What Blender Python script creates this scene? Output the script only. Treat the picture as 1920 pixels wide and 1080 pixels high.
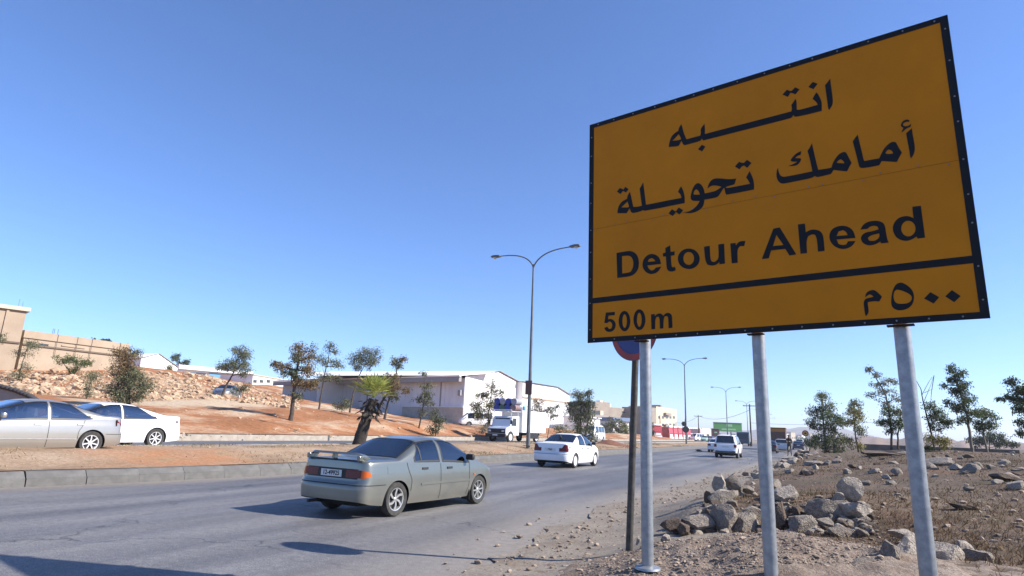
import bpy, bmesh, math, random
import numpy as np
from mathutils import Vector, Matrix, noise
from mathutils.geometry import tessellate_polygon

random.seed(7)
SC = bpy.context.scene
COL = SC.collection
for o in list(bpy.data.objects):
    bpy.data.objects.remove(o)

# ------------------------------------------------------------------ camera
CAM_H = 1.42
FPX, CX, CY = 1140.0, 960.0, 540.0          # focal length and centre in 1920 x 1080 pixels


def _ray(px, py):
    v = np.array([px - CX, CY - py, -FPX]); return v / np.linalg.norm(v)


_Y = _ray(1514, 825)                         # along the road
_Z = _ray(1150, -4400); _Z = _Z - (_Z @ _Y) * _Y; _Z /= np.linalg.norm(_Z)
_X = np.cross(_Y, _Z)
ROT = np.array([_X, _Y, _Z])                 # camera -> world, world y = road direction
CAMP = np.array([0.0, 0.0, CAM_H])
FWD = ROT @ np.array([0, 0, -1.0])
cam_d = bpy.data.cameras.new('camera'); cam = bpy.data.objects.new('camera', cam_d); COL.objects.link(cam)
cam_d.sensor_width = 36.0; cam_d.lens = 36.0 * FPX / 1920.0
cam_d.clip_start = 0.05; cam_d.clip_end = 9000
M4 = Matrix.Identity(4)
for i in range(3):
    for j in range(3):
        M4[i][j] = float(ROT[i][j])
M4[2][3] = CAM_H
cam.matrix_world = M4
SC.camera = cam

# ------------------------------------------------------------------ light
SUN_AZ, SUN_EL = math.radians(75), math.radians(36)      # azimuth clockwise from the road direction
world = bpy.data.worlds.new('World'); SC.world = world; world.use_nodes = True
nt = world.node_tree; nt.nodes.clear()
sky = nt.nodes.new('ShaderNodeTexSky'); sky.sky_type = 'NISHITA'; sky.sun_disc = False
sky.sun_elevation = SUN_EL; sky.sun_rotation = SUN_AZ
sky.altitude = 800; sky.air_density = 1.0; sky.dust_density = 0.0; sky.ozone_density = 8.5
bgn = nt.nodes.new('ShaderNodeBackground'); bgn.inputs['Strength'].default_value = 0.086
outn = nt.nodes.new('ShaderNodeOutputWorld')
tint = nt.nodes.new('ShaderNodeMix'); tint.data_type = 'RGBA'; tint.blend_type = 'MULTIPLY'; tint.inputs[0].default_value = 1.0
tint.inputs[7].default_value = (1.0, 0.97, 1.05, 1)
nt.links.new(sky.outputs[0], tint.inputs[6]); nt.links.new(tint.outputs[2], bgn.inputs[0]); nt.links.new(bgn.outputs[0], outn.inputs[0])
sun_d = bpy.data.lights.new('sun', 'SUN'); sun_d.energy = 3.9; sun_d.angle = math.radians(0.53)
sun_d.color = (1.0, 0.94, 0.86)
sun = bpy.data.objects.new('sun', sun_d); COL.objects.link(sun)
sdir = Vector((math.sin(SUN_AZ) * math.cos(SUN_EL), math.cos(SUN_AZ) * math.cos(SUN_EL), math.sin(SUN_EL)))
sun.rotation_euler = sdir.to_track_quat('Z', 'Y').to_euler()
SC.view_settings.view_transform = 'Standard'; SC.view_settings.look = 'None'
SC.view_settings.exposure = 1.35; SC.view_settings.gamma = 1.0
SC.view_settings.use_curve_mapping = False
SC.render.engine = 'CYCLES'
SC.cycles.use_denoising = True
SC.cycles.max_bounces = 8; SC.cycles.transparent_max_bounces = 24
SC.cycles.volume_bounces = 0
SC.cycles.sample_clamp_indirect = 6.0
SC.cycles.caustics_reflective = False; SC.cycles.caustics_refractive = False


# ------------------------------------------------------------------ geometry helpers
def wray(px, py):
    return ROT @ _ray(px, py)


def at(px, py, depth):
    """world point seen at a photo pixel, at that distance along the optical axis"""
    d = wray(px, py); t = depth / (d @ FWD); return CAMP + t * d


def gnd(px, py, z=0.0):
    d = wray(px, py); t = (z - CAM_H) / d[2]; return CAMP + t * d


def mpp(depth):
    return depth / FPX


def new_obj(name, verts, faces, mat=None, parent=None, smooth=False, kind=None, mats=None, fm=None, edges=()):
    me = bpy.data.meshes.new(name)
    me.from_pydata([tuple(map(float, v)) for v in verts], list(edges), faces)
    if mat is not None:
        me.materials.append(mat)
    if mats:
        for m_ in mats:
            me.materials.append(m_)
        if fm is not None:
            me.polygons.foreach_set('material_index', fm)
    if smooth:
        me.polygons.foreach_set('use_smooth', [True] * len(me.polygons))
    me.update()
    o = bpy.data.objects.new(name, me); COL.objects.link(o)
    if parent is not None:
        o.parent = parent
    if kind:
        o['kind'] = kind
    return o


def empty(name, loc=(0, 0, 0), rz=0.0):
    o = bpy.data.objects.new(name, None); COL.objects.link(o)
    o.empty_display_size = 0.2
    o.location = tuple(map(float, loc)); o.rotation_euler = (0, 0, rz)
    return o


def tag(o, label, cat, group=None, kind=None):
    o['label'] = label; o['category'] = cat
    if group: o['group'] = group
    if kind: o['kind'] = kind
    return o


def copy_tree(o, parent=None):
    c = o.copy(); COL.objects.link(c)
    if parent is not None:
        c.parent = parent
    for ch in [x for x in o.children]:
        copy_tree(ch, c)
    return c


def sharp(o, deg=35):
    me = o.data
    me.polygons.foreach_set('use_smooth', [True] * len(me.polygons))
    me.set_sharp_from_angle(angle=math.radians(deg))
    return o


class MB:
    """collects shapes for ONE mesh"""
    def __init__(s): s.v = []; s.f = []; s.m = []; s.mi = 0

    def add(s, vs, fs):
        n = len(s.v); s.v += [tuple(map(float, q)) for q in vs]; s.f += [tuple(i + n for i in q) for q in fs]
        s.m += [s.mi] * len(fs); return s

    def box(s, c, d, rz=0.0, bev=0.0):
        x, y, z = d[0] / 2, d[1] / 2, d[2] / 2
        if bev <= 0:
            vs = [(a * x, b * y, g * z) for g in (-1, 1) for b in (-1, 1) for a in (-1, 1)]
            fs = [(0, 2, 3, 1), (4, 5, 7, 6), (0, 1, 5, 4), (2, 6, 7, 3), (0, 4, 6, 2), (1, 3, 7, 5)]
        else:
            b_ = min(bev, x * .9, y * .9, z * .9); bm = bmesh.new()
            bmesh.ops.create_cube(bm, size=1.0)
            for v in bm.verts: v.co = Vector((v.co.x * d[0], v.co.y * d[1], v.co.z * d[2]))
            bmesh.ops.bevel(bm, geom=list(bm.edges), offset=b_, segments=2, affect='EDGES', profile=0.5)
            bm.verts.index_update()
            vs = [tuple(v.co) for v in bm.verts]; fs = [tuple(v.index for v in f.verts) for f in bm.faces]; bm.free()
        ca, sa = math.cos(rz), math.sin(rz)
        s.add([(c[0] + a * ca - b * sa, c[1] + a * sa + b * ca, c[2] + g) for a, b, g in vs], fs); return s

    def tube(s, pts, rad, n=10, cap=True):
        pts = [Vector(tuple(map(float, p))) for p in pts]
        if not hasattr(rad, '__len__'): rad = [rad] * len(pts)
        rings = []; up = Vector((0, 0, 1)); prev = None
        for i, p in enumerate(pts):
            t = (pts[min(i + 1, len(pts) - 1)] - pts[max(i - 1, 0)]).normalized()
            if prev is None:
                a = t.cross(up)
                if a.length < 1e-3: a = t.cross(Vector((1, 0, 0)))
            else:
                a = prev - t * prev.dot(t)
                if a.length < 1e-4: a = t.cross(Vector((1, 0, 0)))
            a.normalize(); prev = a; b = t.cross(a)
            rings.append([p + (a * math.cos(2 * math.pi * k / n) + b * math.sin(2 * math.pi * k / n)) * rad[i] for k in range(n)])
        vs = [q for r in rings for q in r]; fs = []
        for i in range(len(pts) - 1):
            for k in range(n):
                fs.append((i * n + k, i * n + (k + 1) % n, (i + 1) * n + (k + 1) % n, (i + 1) * n + k))
        if cap:
            fs.append(tuple(range(n))[::-1]); fs.append(tuple((len(pts) - 1) * n + k for k in range(n)))
        s.add(vs, fs); return s

    def lathe(s, prof, axis='z', n=24, c=(0, 0, 0), cap=False):
        vs = []; fs = []
        for k in range(n):
            a = 2 * math.pi * k / n; ca, sa = math.cos(a), math.sin(a)
            for r, h in prof:
                if axis == 'z': vs.append((c[0] + r * ca, c[1] + r * sa, c[2] + h))
                elif axis == 'y': vs.append((c[0] + r * ca, c[1] + h, c[2] + r * sa))
                else: vs.append((c[0] + h, c[1] + r * ca, c[2] + r * sa))
        m = len(prof)
        for k in range(n):
            for i in range(m - 1):
                a, b = k * m + i, ((k + 1) % n) * m + i
                fs.append((a, b, b + 1, a + 1))
        s.add(vs, fs); return s

    def prism(s, poly, axis, a, b):
        """polygon (2D) extruded along an axis between a and b"""
        n = len(poly)
        def P(u, v, w): return {'y': (u, w, v), 'x': (w, u, v), 'z': (u, v, w)}[axis]
        vs = [P(u, v, a) for u, v in poly] + [P(u, v, b) for u, v in poly]
        fs = [tuple(range(n)), tuple(range(2 * n - 1, n - 1, -1))]
        for i in range(n):
            j = (i + 1) % n; fs.append((i, j + 0, n + j, n + i))
        s.add(vs, fs); return s

    def build(s, name, mat=None, parent=None, smooth=None, kind=None, mats=None):
        o = new_obj(name, s.v, s.f, mat, parent, kind=kind, mats=mats, fm=s.m if mats else None)
        bm = bmesh.new(); bm.from_mesh(o.data); bmesh.ops.recalc_face_normals(bm, faces=bm.faces); bm.to_mesh(o.data); bm.free()
        if smooth: sharp(o, smooth)
        return o


# ------------------------------------------------------------------ materials
def mat(name, col, rough=0.7, metal=0.0, var=0.0, scale=4.0, bump=0.0, bscale=30.0, col2=None, spec=0.5, coat=0.0,
        detail=6.0, lo=0.35, hi=0.65, stretch=None, island=0.0, trans=0.0, bdist=0.02):
    m = bpy.data.materials.new(name); m.use_nodes = True
    n = m.node_tree.nodes; l = m.node_tree.links; p = n['Principled BSDF']
    p.inputs['Roughness'].default_value = rough; p.inputs['Metallic'].default_value = metal
    p.inputs['Specular IOR Level'].default_value = spec
    if coat: p.inputs['Coat Weight'].default_value = coat; p.inputs['Coat Roughness'].default_value = 0.08
    c1 = (*col, 1.0); p.inputs['Base Color'].default_value = c1
    tc = n.new('ShaderNodeTexCoord'); vec = tc.outputs['Object']
    if stretch:
        mp = n.new('ShaderNodeMapping'); mp.inputs['Scale'].default_value = stretch
        l.new(vec, mp.inputs['Vector']); vec = mp.outputs['Vector']
    src = None
    if var > 0 or col2:
        c2 = (*col2, 1.0) if col2 else tuple([max(0, c * (1 - var)) for c in col] + [1.0])
        nz = n.new('ShaderNodeTexNoise'); nz.inputs['Scale'].default_value = scale; nz.inputs['Detail'].default_value = detail
        nz.inputs['Roughness'].default_value = 0.62
        l.new(vec, nz.inputs['Vector'])
        rp = n.new('ShaderNodeValToRGB'); rp.color_ramp.elements[0].position = lo; rp.color_ramp.elements[1].position = hi
        rp.color_ramp.elements[0].color = c2; rp.color_ramp.elements[1].color = c1
        l.new(nz.outputs['Fac'], rp.inputs['Fac']); src = rp.outputs['Color']
    if island > 0:
        g = n.new('ShaderNodeNewGeometry'); hs = n.new('ShaderNodeHueSaturation')
        mr = n.new('ShaderNodeMapRange'); mr.inputs['To Min'].default_value = 1 - island; mr.inputs['To Max'].default_value = 1 + island
        l.new(g.outputs['Random Per Island'], mr.inputs['Value']); l.new(mr.outputs['Result'], hs.inputs['Value'])
        if src: l.new(src, hs.inputs['Color'])
        else: hs.inputs['Color'].default_value = c1
        src = hs.outputs['Color']
    if src: l.new(src, p.inputs['Base Color'])
    if bump > 0:
        nb = n.new('ShaderNodeTexNoise'); nb.inputs['Scale'].default_value = bscale; nb.inputs['Detail'].default_value = 5
        l.new(vec, nb.inputs['Vector'])
        b = n.new('ShaderNodeBump'); b.inputs['Strength'].default_value = bump; b.inputs['Distance'].default_value = bdist
        l.new(nb.outputs['Fac'], b.inputs['Height']); l.new(b.outputs['Normal'], p.inputs['Normal'])
    if trans > 0:
        tr = n.new('ShaderNodeBsdfTranslucent'); mx = n.new('ShaderNodeMixShader'); mx.inputs[0].default_value = trans
        if src: l.new(src, tr.inputs['Color'])
        else: tr.inputs['Color'].default_value = c1
        l.new(p.outputs[0], mx.inputs[1]); l.new(tr.outputs[0], mx.inputs[2]); l.new(mx.outputs[0], n['Material Output'].inputs[0])
    return m


def glass_mat(name, tint=(0.25, 0.3, 0.32), dark=0.5):
    m = bpy.data.materials.new(name); m.use_nodes = True
    n = m.node_tree.nodes; l = m.node_tree.links; n.remove(n['Principled BSDF'])
    t = n.new('ShaderNodeBsdfTransparent'); t.inputs['Color'].default_value = (*tint, 1)
    g = n.new('ShaderNodeBsdfGlossy'); g.inputs['Roughness'].default_value = 0.03
    f = n.new('ShaderNodeFresnel'); f.inputs['IOR'].default_value = 1.6
    ad = n.new('ShaderNodeMath'); ad.operation = 'MULTIPLY_ADD'; ad.inputs[1].default_value = 1.6; ad.inputs[2].default_value = dark * 0.12
    ad.use_clamp = True
    mx = n.new('ShaderNodeMixShader')
    l.new(f.outputs[0], ad.inputs[0]); l.new(ad.outputs[0], mx.inputs[0]); l.new(t.outputs[0], mx.inputs[1]); l.new(g.outputs[0], mx.inputs[2])
    l.new(mx.outputs[0], n['Material Output'].inputs[0])
    return m


MT = {}
MT['black'] = mat('black_vinyl', (0.006, 0.007, 0.009), 0.6, spec=.25)
MT['sign_yellow'] = mat('sign_amber', (0.66, 0.225, 0.003), 0.62, var=0.22, scale=1.6, col2=(0.52, 0.17, 0.003), bump=0.06, bscale=3.0, spec=0.18, lo=.25, hi=.75)
MT['galv'] = mat('galvanised_steel', (0.36, 0.375, 0.39), 0.48, 0.7, col2=(0.25, 0.265, 0.28), scale=18, bump=0.05, bscale=60)
MT['steel_dark'] = mat('weathered_steel', (0.10, 0.095, 0.085), 0.6, 0.5, col2=(0.05, 0.045, 0.04), scale=14)
MT['lamp_steel'] = mat('lamp_steel', (0.16, 0.17, 0.17), 0.5, 0.5, var=0.3, scale=2)
MT['lamp_glass'] = mat('lamp_bowl', (0.55, 0.55, 0.5), 0.2)
MT['rivet'] = mat('rivet_zinc', (0.30, 0.30, 0.30), 0.5, 0.6)
MT['sign_blue'] = mat('sign_blue', (0.015, 0.04, 0.22), 0.45, var=0.3, scale=6)
MT['sign_red'] = mat('sign_red', (0.33, 0.03, 0.02), 0.45, var=0.3, scale=6)
MT['sign_back'] = mat('sign_back_grey', (0.10, 0.10, 0.095), 0.55, 0.4, var=0.3, scale=5)
MT['tyre'] = mat('tyre_rubber', (0.022, 0.021, 0.020), 0.85, var=0.4, scale=12, col2=(0.05, 0.047, 0.042))
MT['rim'] = mat('rim_alloy', (0.55, 0.55, 0.53), 0.35, 0.7, var=0.2, scale=10)
MT['rim_white'] = mat('wheel_cover', (0.62, 0.62, 0.62), 0.4, 0.2)
MT['dark'] = mat('dark_plastic', (0.012, 0.012, 0.013), 0.6)
MT['under'] = mat('underbody', (0.012, 0.011, 0.010), 0.9)
MT['seat'] = mat('seat_cloth', (0.06, 0.06, 0.065), 0.9, var=0.3)
MT['seat_light'] = mat('seat_cloth_grey', (0.16, 0.155, 0.15), 0.9, var=0.3)
MT['glass'] = glass_mat('car_glass', (0.22, 0.25, 0.27))
MT['glass_dark'] = glass_mat('car_glass_tinted', (0.06, 0.07, 0.085), 0.7)
MT['glass_blue'] = glass_mat('car_glass_clear', (0.58, 0.64, 0.67), 2.4)
MT['tail_red'] = mat('tail_lamp_red', (0.12, 0.005, 0.005), 0.25, spec=.35)
MT['tail_orange'] = mat('tail_lamp_orange', (0.55, 0.10, 0.008), 0.25, spec=.35)
MT['lamp_clear'] = mat('headlamp', (0.6, 0.6, 0.58), 0.1, coat=0.8)
MT['plate'] = mat('plate_white', (0.62, 0.63, 0.62), 0.4)
MT['trim'] = mat('window_trim', (0.015, 0.015, 0.016), 0.5)
MT['seam'] = mat('panel_gap', (0.012, 0.012, 0.012), 0.8)


# ------------------------------------------------------------------ terrain
def pl(x, pts):
    return float(np.interp(x, [p[0] for p in pts], [p[1] for p in pts]))


KERB_X = [(-30, -15.6), (-10, -14.4), (6.6, -13.5), (8.7, -13.05), (11.8, -12.68), (16.3, -12.47), (22.9, -12.2), (27.6, -12.12), (57.7, -11.9), (88.7, -12.1), (200, -12.8), (420, -17), (900, -40)]
EDGE_X = [(-30, -2.4), (0, -2.5), (5.9, -2.85), (8.7, -3.19), (12.5, -3.28), (20.7, -2.87), (31.6, -2.2), (62, -0.7), (110, 0.3), (200, 0.3), (420, -4), (900, -27)]
BACK_X = [(-30, -21.0), (0, -19.9), (9, -19.2), (15, -18.6), (35, -18.6), (90, -18.0), (200, -19), (420, -23), (900, -46)]
FAR_X = [(-30, -27.5), (0, -26.0), (18, -25.2), (40, -25.2), (90, -25.6), (200, -27), (420, -31), (900, -54)]
OPP_Z = [(-30, .34), (40, .34), (90, .2), (200, .05), (900, .05)]


def med_z(y):
    return pl(y, [(-30, .50), (20, .50), (33, .53), (60, .42), (90, .27), (200, .2), (900, .2)])


class TPS:
    def __init__(s, pts):
        P = np.array(pts, float); s.xy = P[:, :2]; n = len(P)
        K = s.k(s.xy); A = np.zeros((n + 3, n + 3)); A[:n, :n] = K + np.eye(n) * 0.02
        A[:n, n] = 1; A[:n, n + 1:] = s.xy; A[n, :n] = 1; A[n + 1:, :n] = s.xy.T
        s.w = np.linalg.solve(A, np.concatenate([P[:, 2], [0, 0, 0]]))

    def k(s, q):
        d = np.linalg.norm(q[:, None, :] - s.xy[None], axis=2) + 1e-6
        return d

    def __call__(s, q):
        q = np.atleast_2d(np.array(q, float)); n = len(s.xy)
        return s.k(q) @ s.w[:n] + s.w[n] + q @ s.w[n + 1:]


def ctl(lst):
    return [tuple(at(*a)) for a in lst]


LEFT = TPS([(pl(y, FAR_X) - .3, y, z) for y, z in ((-25, .65), (0, .65), (18, .64), (30, .62), (45, .6), (60, .55), (80, .5), (110, .4), (160, .25), (260, .2), (400, .2))] + ctl([
    (0, 762, 33), (100, 764, 33), (250, 771, 33), (400, 789, 34), (140, 728, 47), (20, 722, 45), (60, 690, 60), (0, 690, 57), (160, 690, 63), (230, 692, 66),
    (300, 730, 50), (300, 694, 74), (425, 749, 60), (400, 707, 78), (480, 731, 80), (540, 756, 78), (550, 787, 41), (660, 779, 47), (780, 790, 50),
    (700, 775, 84), (865, 797, 94), (1000, 803, 95), (1100, 809, 110), (1200, 814, 130), (350, 702, 140), (500, 716, 150), (200, 674, 140), (60, 668, 130),
    (620, 770, 120), (900, 797, 150), (-150, 690, 60), (-300, 720, 45), (-400, 650, 110), (600, 766, 200), (800, 792, 200), (1000, 803, 200), (450, 722, 260), (200, 690, 250), (700, 785, 300), (583, 754, 110), (480, 735, 110)]))
RIGHT = TPS([(pl(y, EDGE_X) + .2, y, z) for y, z in ((-20, .0), (0, .03), (4, .05), (7, .05), (10, .03), (15, .03), (22, .02), (32, .02), (48, .02), (62, .0), (90, 0), (140, 0), (260, 0))] + ctl([
    (1200, 1040, 5.9), (1207, 1072, 5.25), (1450, 1065, 4.6), (1450, 1010, 6.0), (1290, 1002, 7.7), (1480, 1002, 7.3), (1600, 1005, 6.9), (1660, 1000, 6.4), (1420, 932, 9.6), (1500, 925, 9.8), (1600, 925, 9.6), (1690, 935, 9.0),
    (1720, 1040, 5.6), (1850, 960, 8.0), (1900, 1060, 5.0), (1800, 900, 13), (1700, 872, 19), (1900, 872, 15), (1550, 850, 34), (1700, 843, 38), (1900, 852, 32), (2000, 860, 28),
    (1600, 843, 60), (1750, 848, 70), (1900, 856, 70), (2200, 870, 40), (2200, 980, 8), (2400, 1100, 5), (1620, 838, 120), (1900, 850, 150)]) + [(6, -5, .3), (20, -10, .6), (40, 0, 1.0), (60, 40, 1.0), (90, 120, .2)])


def smooth01(t): t = max(0.0, min(1.0, t)); return t * t * (3 - 2 * t)


class Grid:
    """the spline sampled once on a lattice, read back bilinearly"""
    def __init__(s, f, x0, x1, y0, y1, st):
        s.x0, s.y0, s.st = x0, y0, st; xs = np.arange(x0, x1, st); ys = np.arange(y0, y1, st); s.nx, s.ny = len(xs), len(ys)
        a = np.empty((s.nx, s.ny))
        for i, x in enumerate(xs): a[i] = f(np.column_stack([np.full(s.ny, x), ys]))
        s.a = a.tolist()

    def __call__(s, x, y):
        u = (x - s.x0) / s.st; v = (y - s.y0) / s.st; u = min(max(u, 0), s.nx - 1.001); v = min(max(v, 0), s.ny - 1.001)
        i, j = int(u), int(v); u -= i; v -= j; a, b = s.a[i], s.a[i + 1]
        return (a[j] * (1 - v) + a[j + 1] * v) * (1 - u) + (b[j] * (1 - v) + b[j + 1] * v) * u


RG_N = Grid(RIGHT, -8, 22, -6, 40, .2); RG_F = Grid(RIGHT, -12, 230, -32, 440, 1.0); LG = Grid(LEFT, -180, -20, -34, 320, .6)


def pl(x, pts, _c={}):
    k_ = id(pts)
    if k_ not in _c: _c[k_] = ([p[0] for p in pts], [p[1] for p in pts], pts)
    X, Y, _ = _c[k_]
    if x <= X[0]: return Y[0]
    for i in range(1, len(X)):
        if x <= X[i]: return Y[i - 1] + (Y[i] - Y[i - 1]) * (x - X[i - 1]) / (X[i] - X[i - 1])
    return Y[-1]


MOUND = gnd(1420, 1045, .42)
HOLE = at(1655, 1010, 6.3)
W0, W1 = at(1335, 955, 8.6), at(1615, 950, 8.4); WD = (W1 - W0)[:2]; WL2 = float(WD @ WD)


def right_z(x, y):
    z = RG_N(x, y) if (-7.8 < x < 21.6 and -5.8 < y < 39.6) else RG_F(x, y); e = pl(y, EDGE_X)
    d = math.hypot((x - MOUND[0]) / 1.15, (y - MOUND[1]) / .8)
    z += .10 * math.exp(-d * d * 1.2)
    d = math.hypot((x - HOLE[0]) / .45, (y - HOLE[1]) / .5)
    z -= .30 * math.exp(-d * d)
    t_ = min(1.0, max(0.0, ((x - W0[0]) * WD[0] + (y - W0[1]) * WD[1]) / WL2)); qx, qy = x - W0[0] - WD[0] * t_, y - W0[1] - WD[1] * t_
    z += .17 * math.exp(-(qx * qx + qy * qy) / .30)
    r = smooth01((x - e) / 1.6)
    z = z * r + .02 * (1 - r)
    nn = noise.fractal(Vector((x * .35, y * .35, 1.7)), 1.0, 2.0, 4)
    n2 = noise.fractal(Vector((x * 1.9, y * 1.9, 5.1)), 1.0, 2.1, 5)
    near = max(0.25, min(1, 14 / (8 + math.hypot(x, y))))
    return z + r * (nn * .07 + n2 * .045 * near)


def left_z(x, y):
    z = LG(x, y); e = pl(y, FAR_X) - .3
    r = smooth01((e - x) / 3.0)
    ze = pl(y, OPP_Z) + .31
    nn = noise.fractal(Vector((x * .12, y * .12, 3.3)), 1.0, 2.0, 5)
    n2 = noise.fractal(Vector((x * .6, y * .6, 9.3)), 1.0, 2.0, 4)
    return z * r + ze * (1 - r) + r * (nn * .22 + n2 * .10)


def march(px, py, f, d0=3.0, d1=400.0):
    d = wray(px, py); t = d0
    while t < d1:
        p = CAMP + d * t
        if p[2] <= f(p[0], p[1]):
            a, b = t / 1.035, t
            for _ in range(6):
                c = (a + b) / 2; p = CAMP + d * c
                if p[2] <= f(p[0], p[1]): b = c
                else: a = c
            return CAMP + d * b
        t *= 1.035
    return CAMP + d * d1


def grid_mesh(name, xs_of, ys, nx, zf, m, kind='structure', smooth=True):
    vs = []; fs = []
    for y in ys:
        a, b = xs_of(y)
        for i in range(nx + 1):
            t = i / nx
            x = a + (b - a) * (t ** 1.6 if abs(b - a) > 25 else t)
            vs.append((x, y, zf(x, y)))
    w = nx + 1
    for j in range(len(ys) - 1):
        for i in range(nx):
            fs.append((j * w + i, j * w + i + 1, (j + 1) * w + i + 1, (j + 1) * w + i))
    o = new_obj(name, vs, fs, m, smooth=smooth, kind=kind)
    bm = bmesh.new(); bm.from_mesh(o.data); bmesh.ops.recalc_face_normals(bm, faces=bm.faces)
    if sum(f.normal.z for f in bm.faces) < 0: bmesh.ops.reverse_faces(bm, faces=bm.faces)
    bm.to_mesh(o.data); bm.free()
    return o


def ys_prog(a, b, s0, g):
    out = [a]; s = s0
    while out[-1] < b:
        out.append(out[-1] + s); s *= g if out[-1] > 8 else 1
    return out


# --- asphalt: worn, polished wheel tracks, dust drifting in from both edges
def asphalt(name, opp=False):
    m = bpy.data.materials.new(name); m.use_nodes = True
    n = m.node_tree.nodes; l = m.node_tree.links; p = n['Principled BSDF']
    tc = n.new('ShaderNodeTexCoord'); sx = n.new('ShaderNodeSeparateXYZ'); l.new(tc.outputs['Object'], sx.inputs[0])
    def N(sc, det=6, st=None, dist=0.0):
        t = n.new('ShaderNodeTexNoise'); t.inputs['Scale'].default_value = sc; t.inputs['Detail'].default_value = det; t.inputs['Distortion'].default_value = dist
        if st:
            mp = n.new('ShaderNodeMapping'); mp.inputs['Scale'].default_value = st; l.new(tc.outputs['Object'], mp.inputs[0]); l.new(mp.outputs[0], t.inputs['Vector'])
        else: l.new(tc.outputs['Object'], t.inputs['Vector'])
        return t.outputs['Fac']
    def ramp(src, pos, cols):
        r = n.new('ShaderNodeValToRGB'); e = r.color_ramp.elements
        while len(e) < len(pos): e.new(0.5)
        for i in range(len(pos)): e[i].position = pos[i]; e[i].color = cols[i] if len(cols[i]) == 4 else (*cols[i], 1)
        l.new(src, r.inputs[0]); return r.outputs[0]
    def mix(f, a, b, mode='MIX'):
        x = n.new('ShaderNodeMix'); x.data_type = 'RGBA'; x.blend_type = mode
        if isinstance(f, float): x.inputs[0].default_value = f
        else: l.new(f, x.inputs[0])
        l.new(a, x.inputs[6]) if not isinstance(a, tuple) else setattr(x.inputs[6], 'default_value', a)
        l.new(b, x.inputs[7]) if not isinstance(b, tuple) else setattr(x.inputs[7], 'default_value', b)
        return x.outputs[2]
    base = ramp(N(1.2, 8, (1, .12, 1)), [.28, .5, .72], [(.082, .082, .085), (.124, .122, .124), (.175, .17, .166)])
    fine = ramp(N(55, 3), [.35, .65], [(.62, .62, .64), (1.32, 1.3, 1.28)])
    c = mix(.9, base, fine, 'MULTIPLY')
    mid = ramp(N(11, 4), [.35, .65], [(.80, .80, .81), (1.16, 1.15, 1.14)])
    c = mix(.8, c, mid, 'MULTIPLY')
    spk = ramp(N(75, 1), [.66, .71], [(0, 0, 0), (1, 1, 1)])
    c = mix(spk, c, (.30, .29, .275, 1))
    pt = ramp(N(.22, 5, (1, .35, 1), .6), [.42, .5, .58], [(.80, .80, .82), (1, 1, 1), (1.14, 1.13, 1.1)])
    c = mix(.85, c, pt, 'MULTIPLY')
    trk = n.new('ShaderNodeTexWave'); trk.wave_type = 'BANDS'; trk.bands_direction = 'X'; trk.inputs['Scale'].default_value = .29; trk.inputs['Distortion'].default_value = 1.2; trk.inputs['Detail'].default_value = 3; trk.inputs['Detail Scale'].default_value = .3
    mpt = n.new('ShaderNodeMapping'); mpt.inputs['Scale'].default_value = (1, .05, 1); l.new(tc.outputs['Object'], mpt.inputs[0]); l.new(mpt.outputs[0], trk.inputs['Vector'])
    c = mix(.5, c, ramp(trk.outputs['Fac'], [.2, .8], [(.84, .84, .86), (1.1, 1.1, 1.09)]), 'MULTIPLY')
    # cracks
    v = n.new('ShaderNodeTexVoronoi'); v.feature = 'DISTANCE_TO_EDGE'; v.inputs['Scale'].default_value = .28
    wn = n.new('ShaderNodeTexNoise'); wn.inputs['Scale'].default_value = 1.7; wn.inputs['Detail'].default_value = 6
    l.new(tc.outputs['Object'], wn.inputs['Vector'])
    vm = n.new('ShaderNodeVectorMath'); vm.operation = 'MULTIPLY_ADD'; vm.inputs[1].default_value = (1.5, 1.5, 0)
    l.new(wn.outputs['Color'], vm.inputs[0]); l.new(tc.outputs['Object'], vm.inputs[2]); l.new(vm.outputs[0], v.inputs['Vector'])
    ck = ramp(v.outputs['Distance'], [.0, .009], [(1, 1, 1), (0, 0, 0)])
    ckm = ramp(N(.35, 2), [.42, .55], [(0, 0, 0), (.9, .9, .9)])
    ckf = n.new('ShaderNodeMath'); ckf.operation = 'MULTIPLY'; l.new(ck, ckf.inputs[0]); l.new(ckm, ckf.inputs[1])
    c = mix(ckf.outputs[0], c, (.03, .03, .032, 1))
    # dust along the edges (attribute edge = metres from the nearest edge)
    at_ = n.new('ShaderNodeAttribute'); at_.attribute_name = 'edge'
    ad = n.new('ShaderNodeMath'); ad.operation = 'MULTIPLY_ADD'; ad.inputs[1].default_value = 1.5; l.new(N(.9, 7, (1, .3, 1)), ad.inputs[0]); ad.inputs[2].default_value = -.75
    sm = n.new('ShaderNodeMath'); sm.operation = 'ADD'; l.new(at_.outputs['Fac'], sm.inputs[0]); l.new(ad.outputs[0], sm.inputs[1])
    mr = n.new('ShaderNodeMapRange'); mr.inputs[1].default_value = -.15; mr.inputs[2].default_value = 2.1; mr.inputs[3].default_value = .92; mr.inputs[4].default_value = .0
    mr.interpolation_type = 'SMOOTHSTEP'
    l.new(sm.outputs[0], mr.inputs[0])
    dust = ramp(N(9, 6), [.3, .7], [(.18, .155, .128), (.25, .22, .185)])
    c = mix(mr.outputs[0], c, dust)
    l.new(c, p.inputs['Base Color'])
    rr = n.new('ShaderNodeMapRange'); rr.inputs[3].default_value = .48; rr.inputs[4].default_value = .75
    l.new(N(.8, 5, (1, .1, 1)), rr.inputs[0])
    r2 = n.new('ShaderNodeMath'); r2.operation = 'MULTIPLY_ADD'; r2.inputs[1].default_value = .4; l.new(mr.outputs[0], r2.inputs[0]); l.new(rr.outputs[0], r2.inputs[2])
    l.new(r2.outputs[0], p.inputs['Roughness']); p.inputs['Specular IOR Level'].default_value = .5
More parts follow.
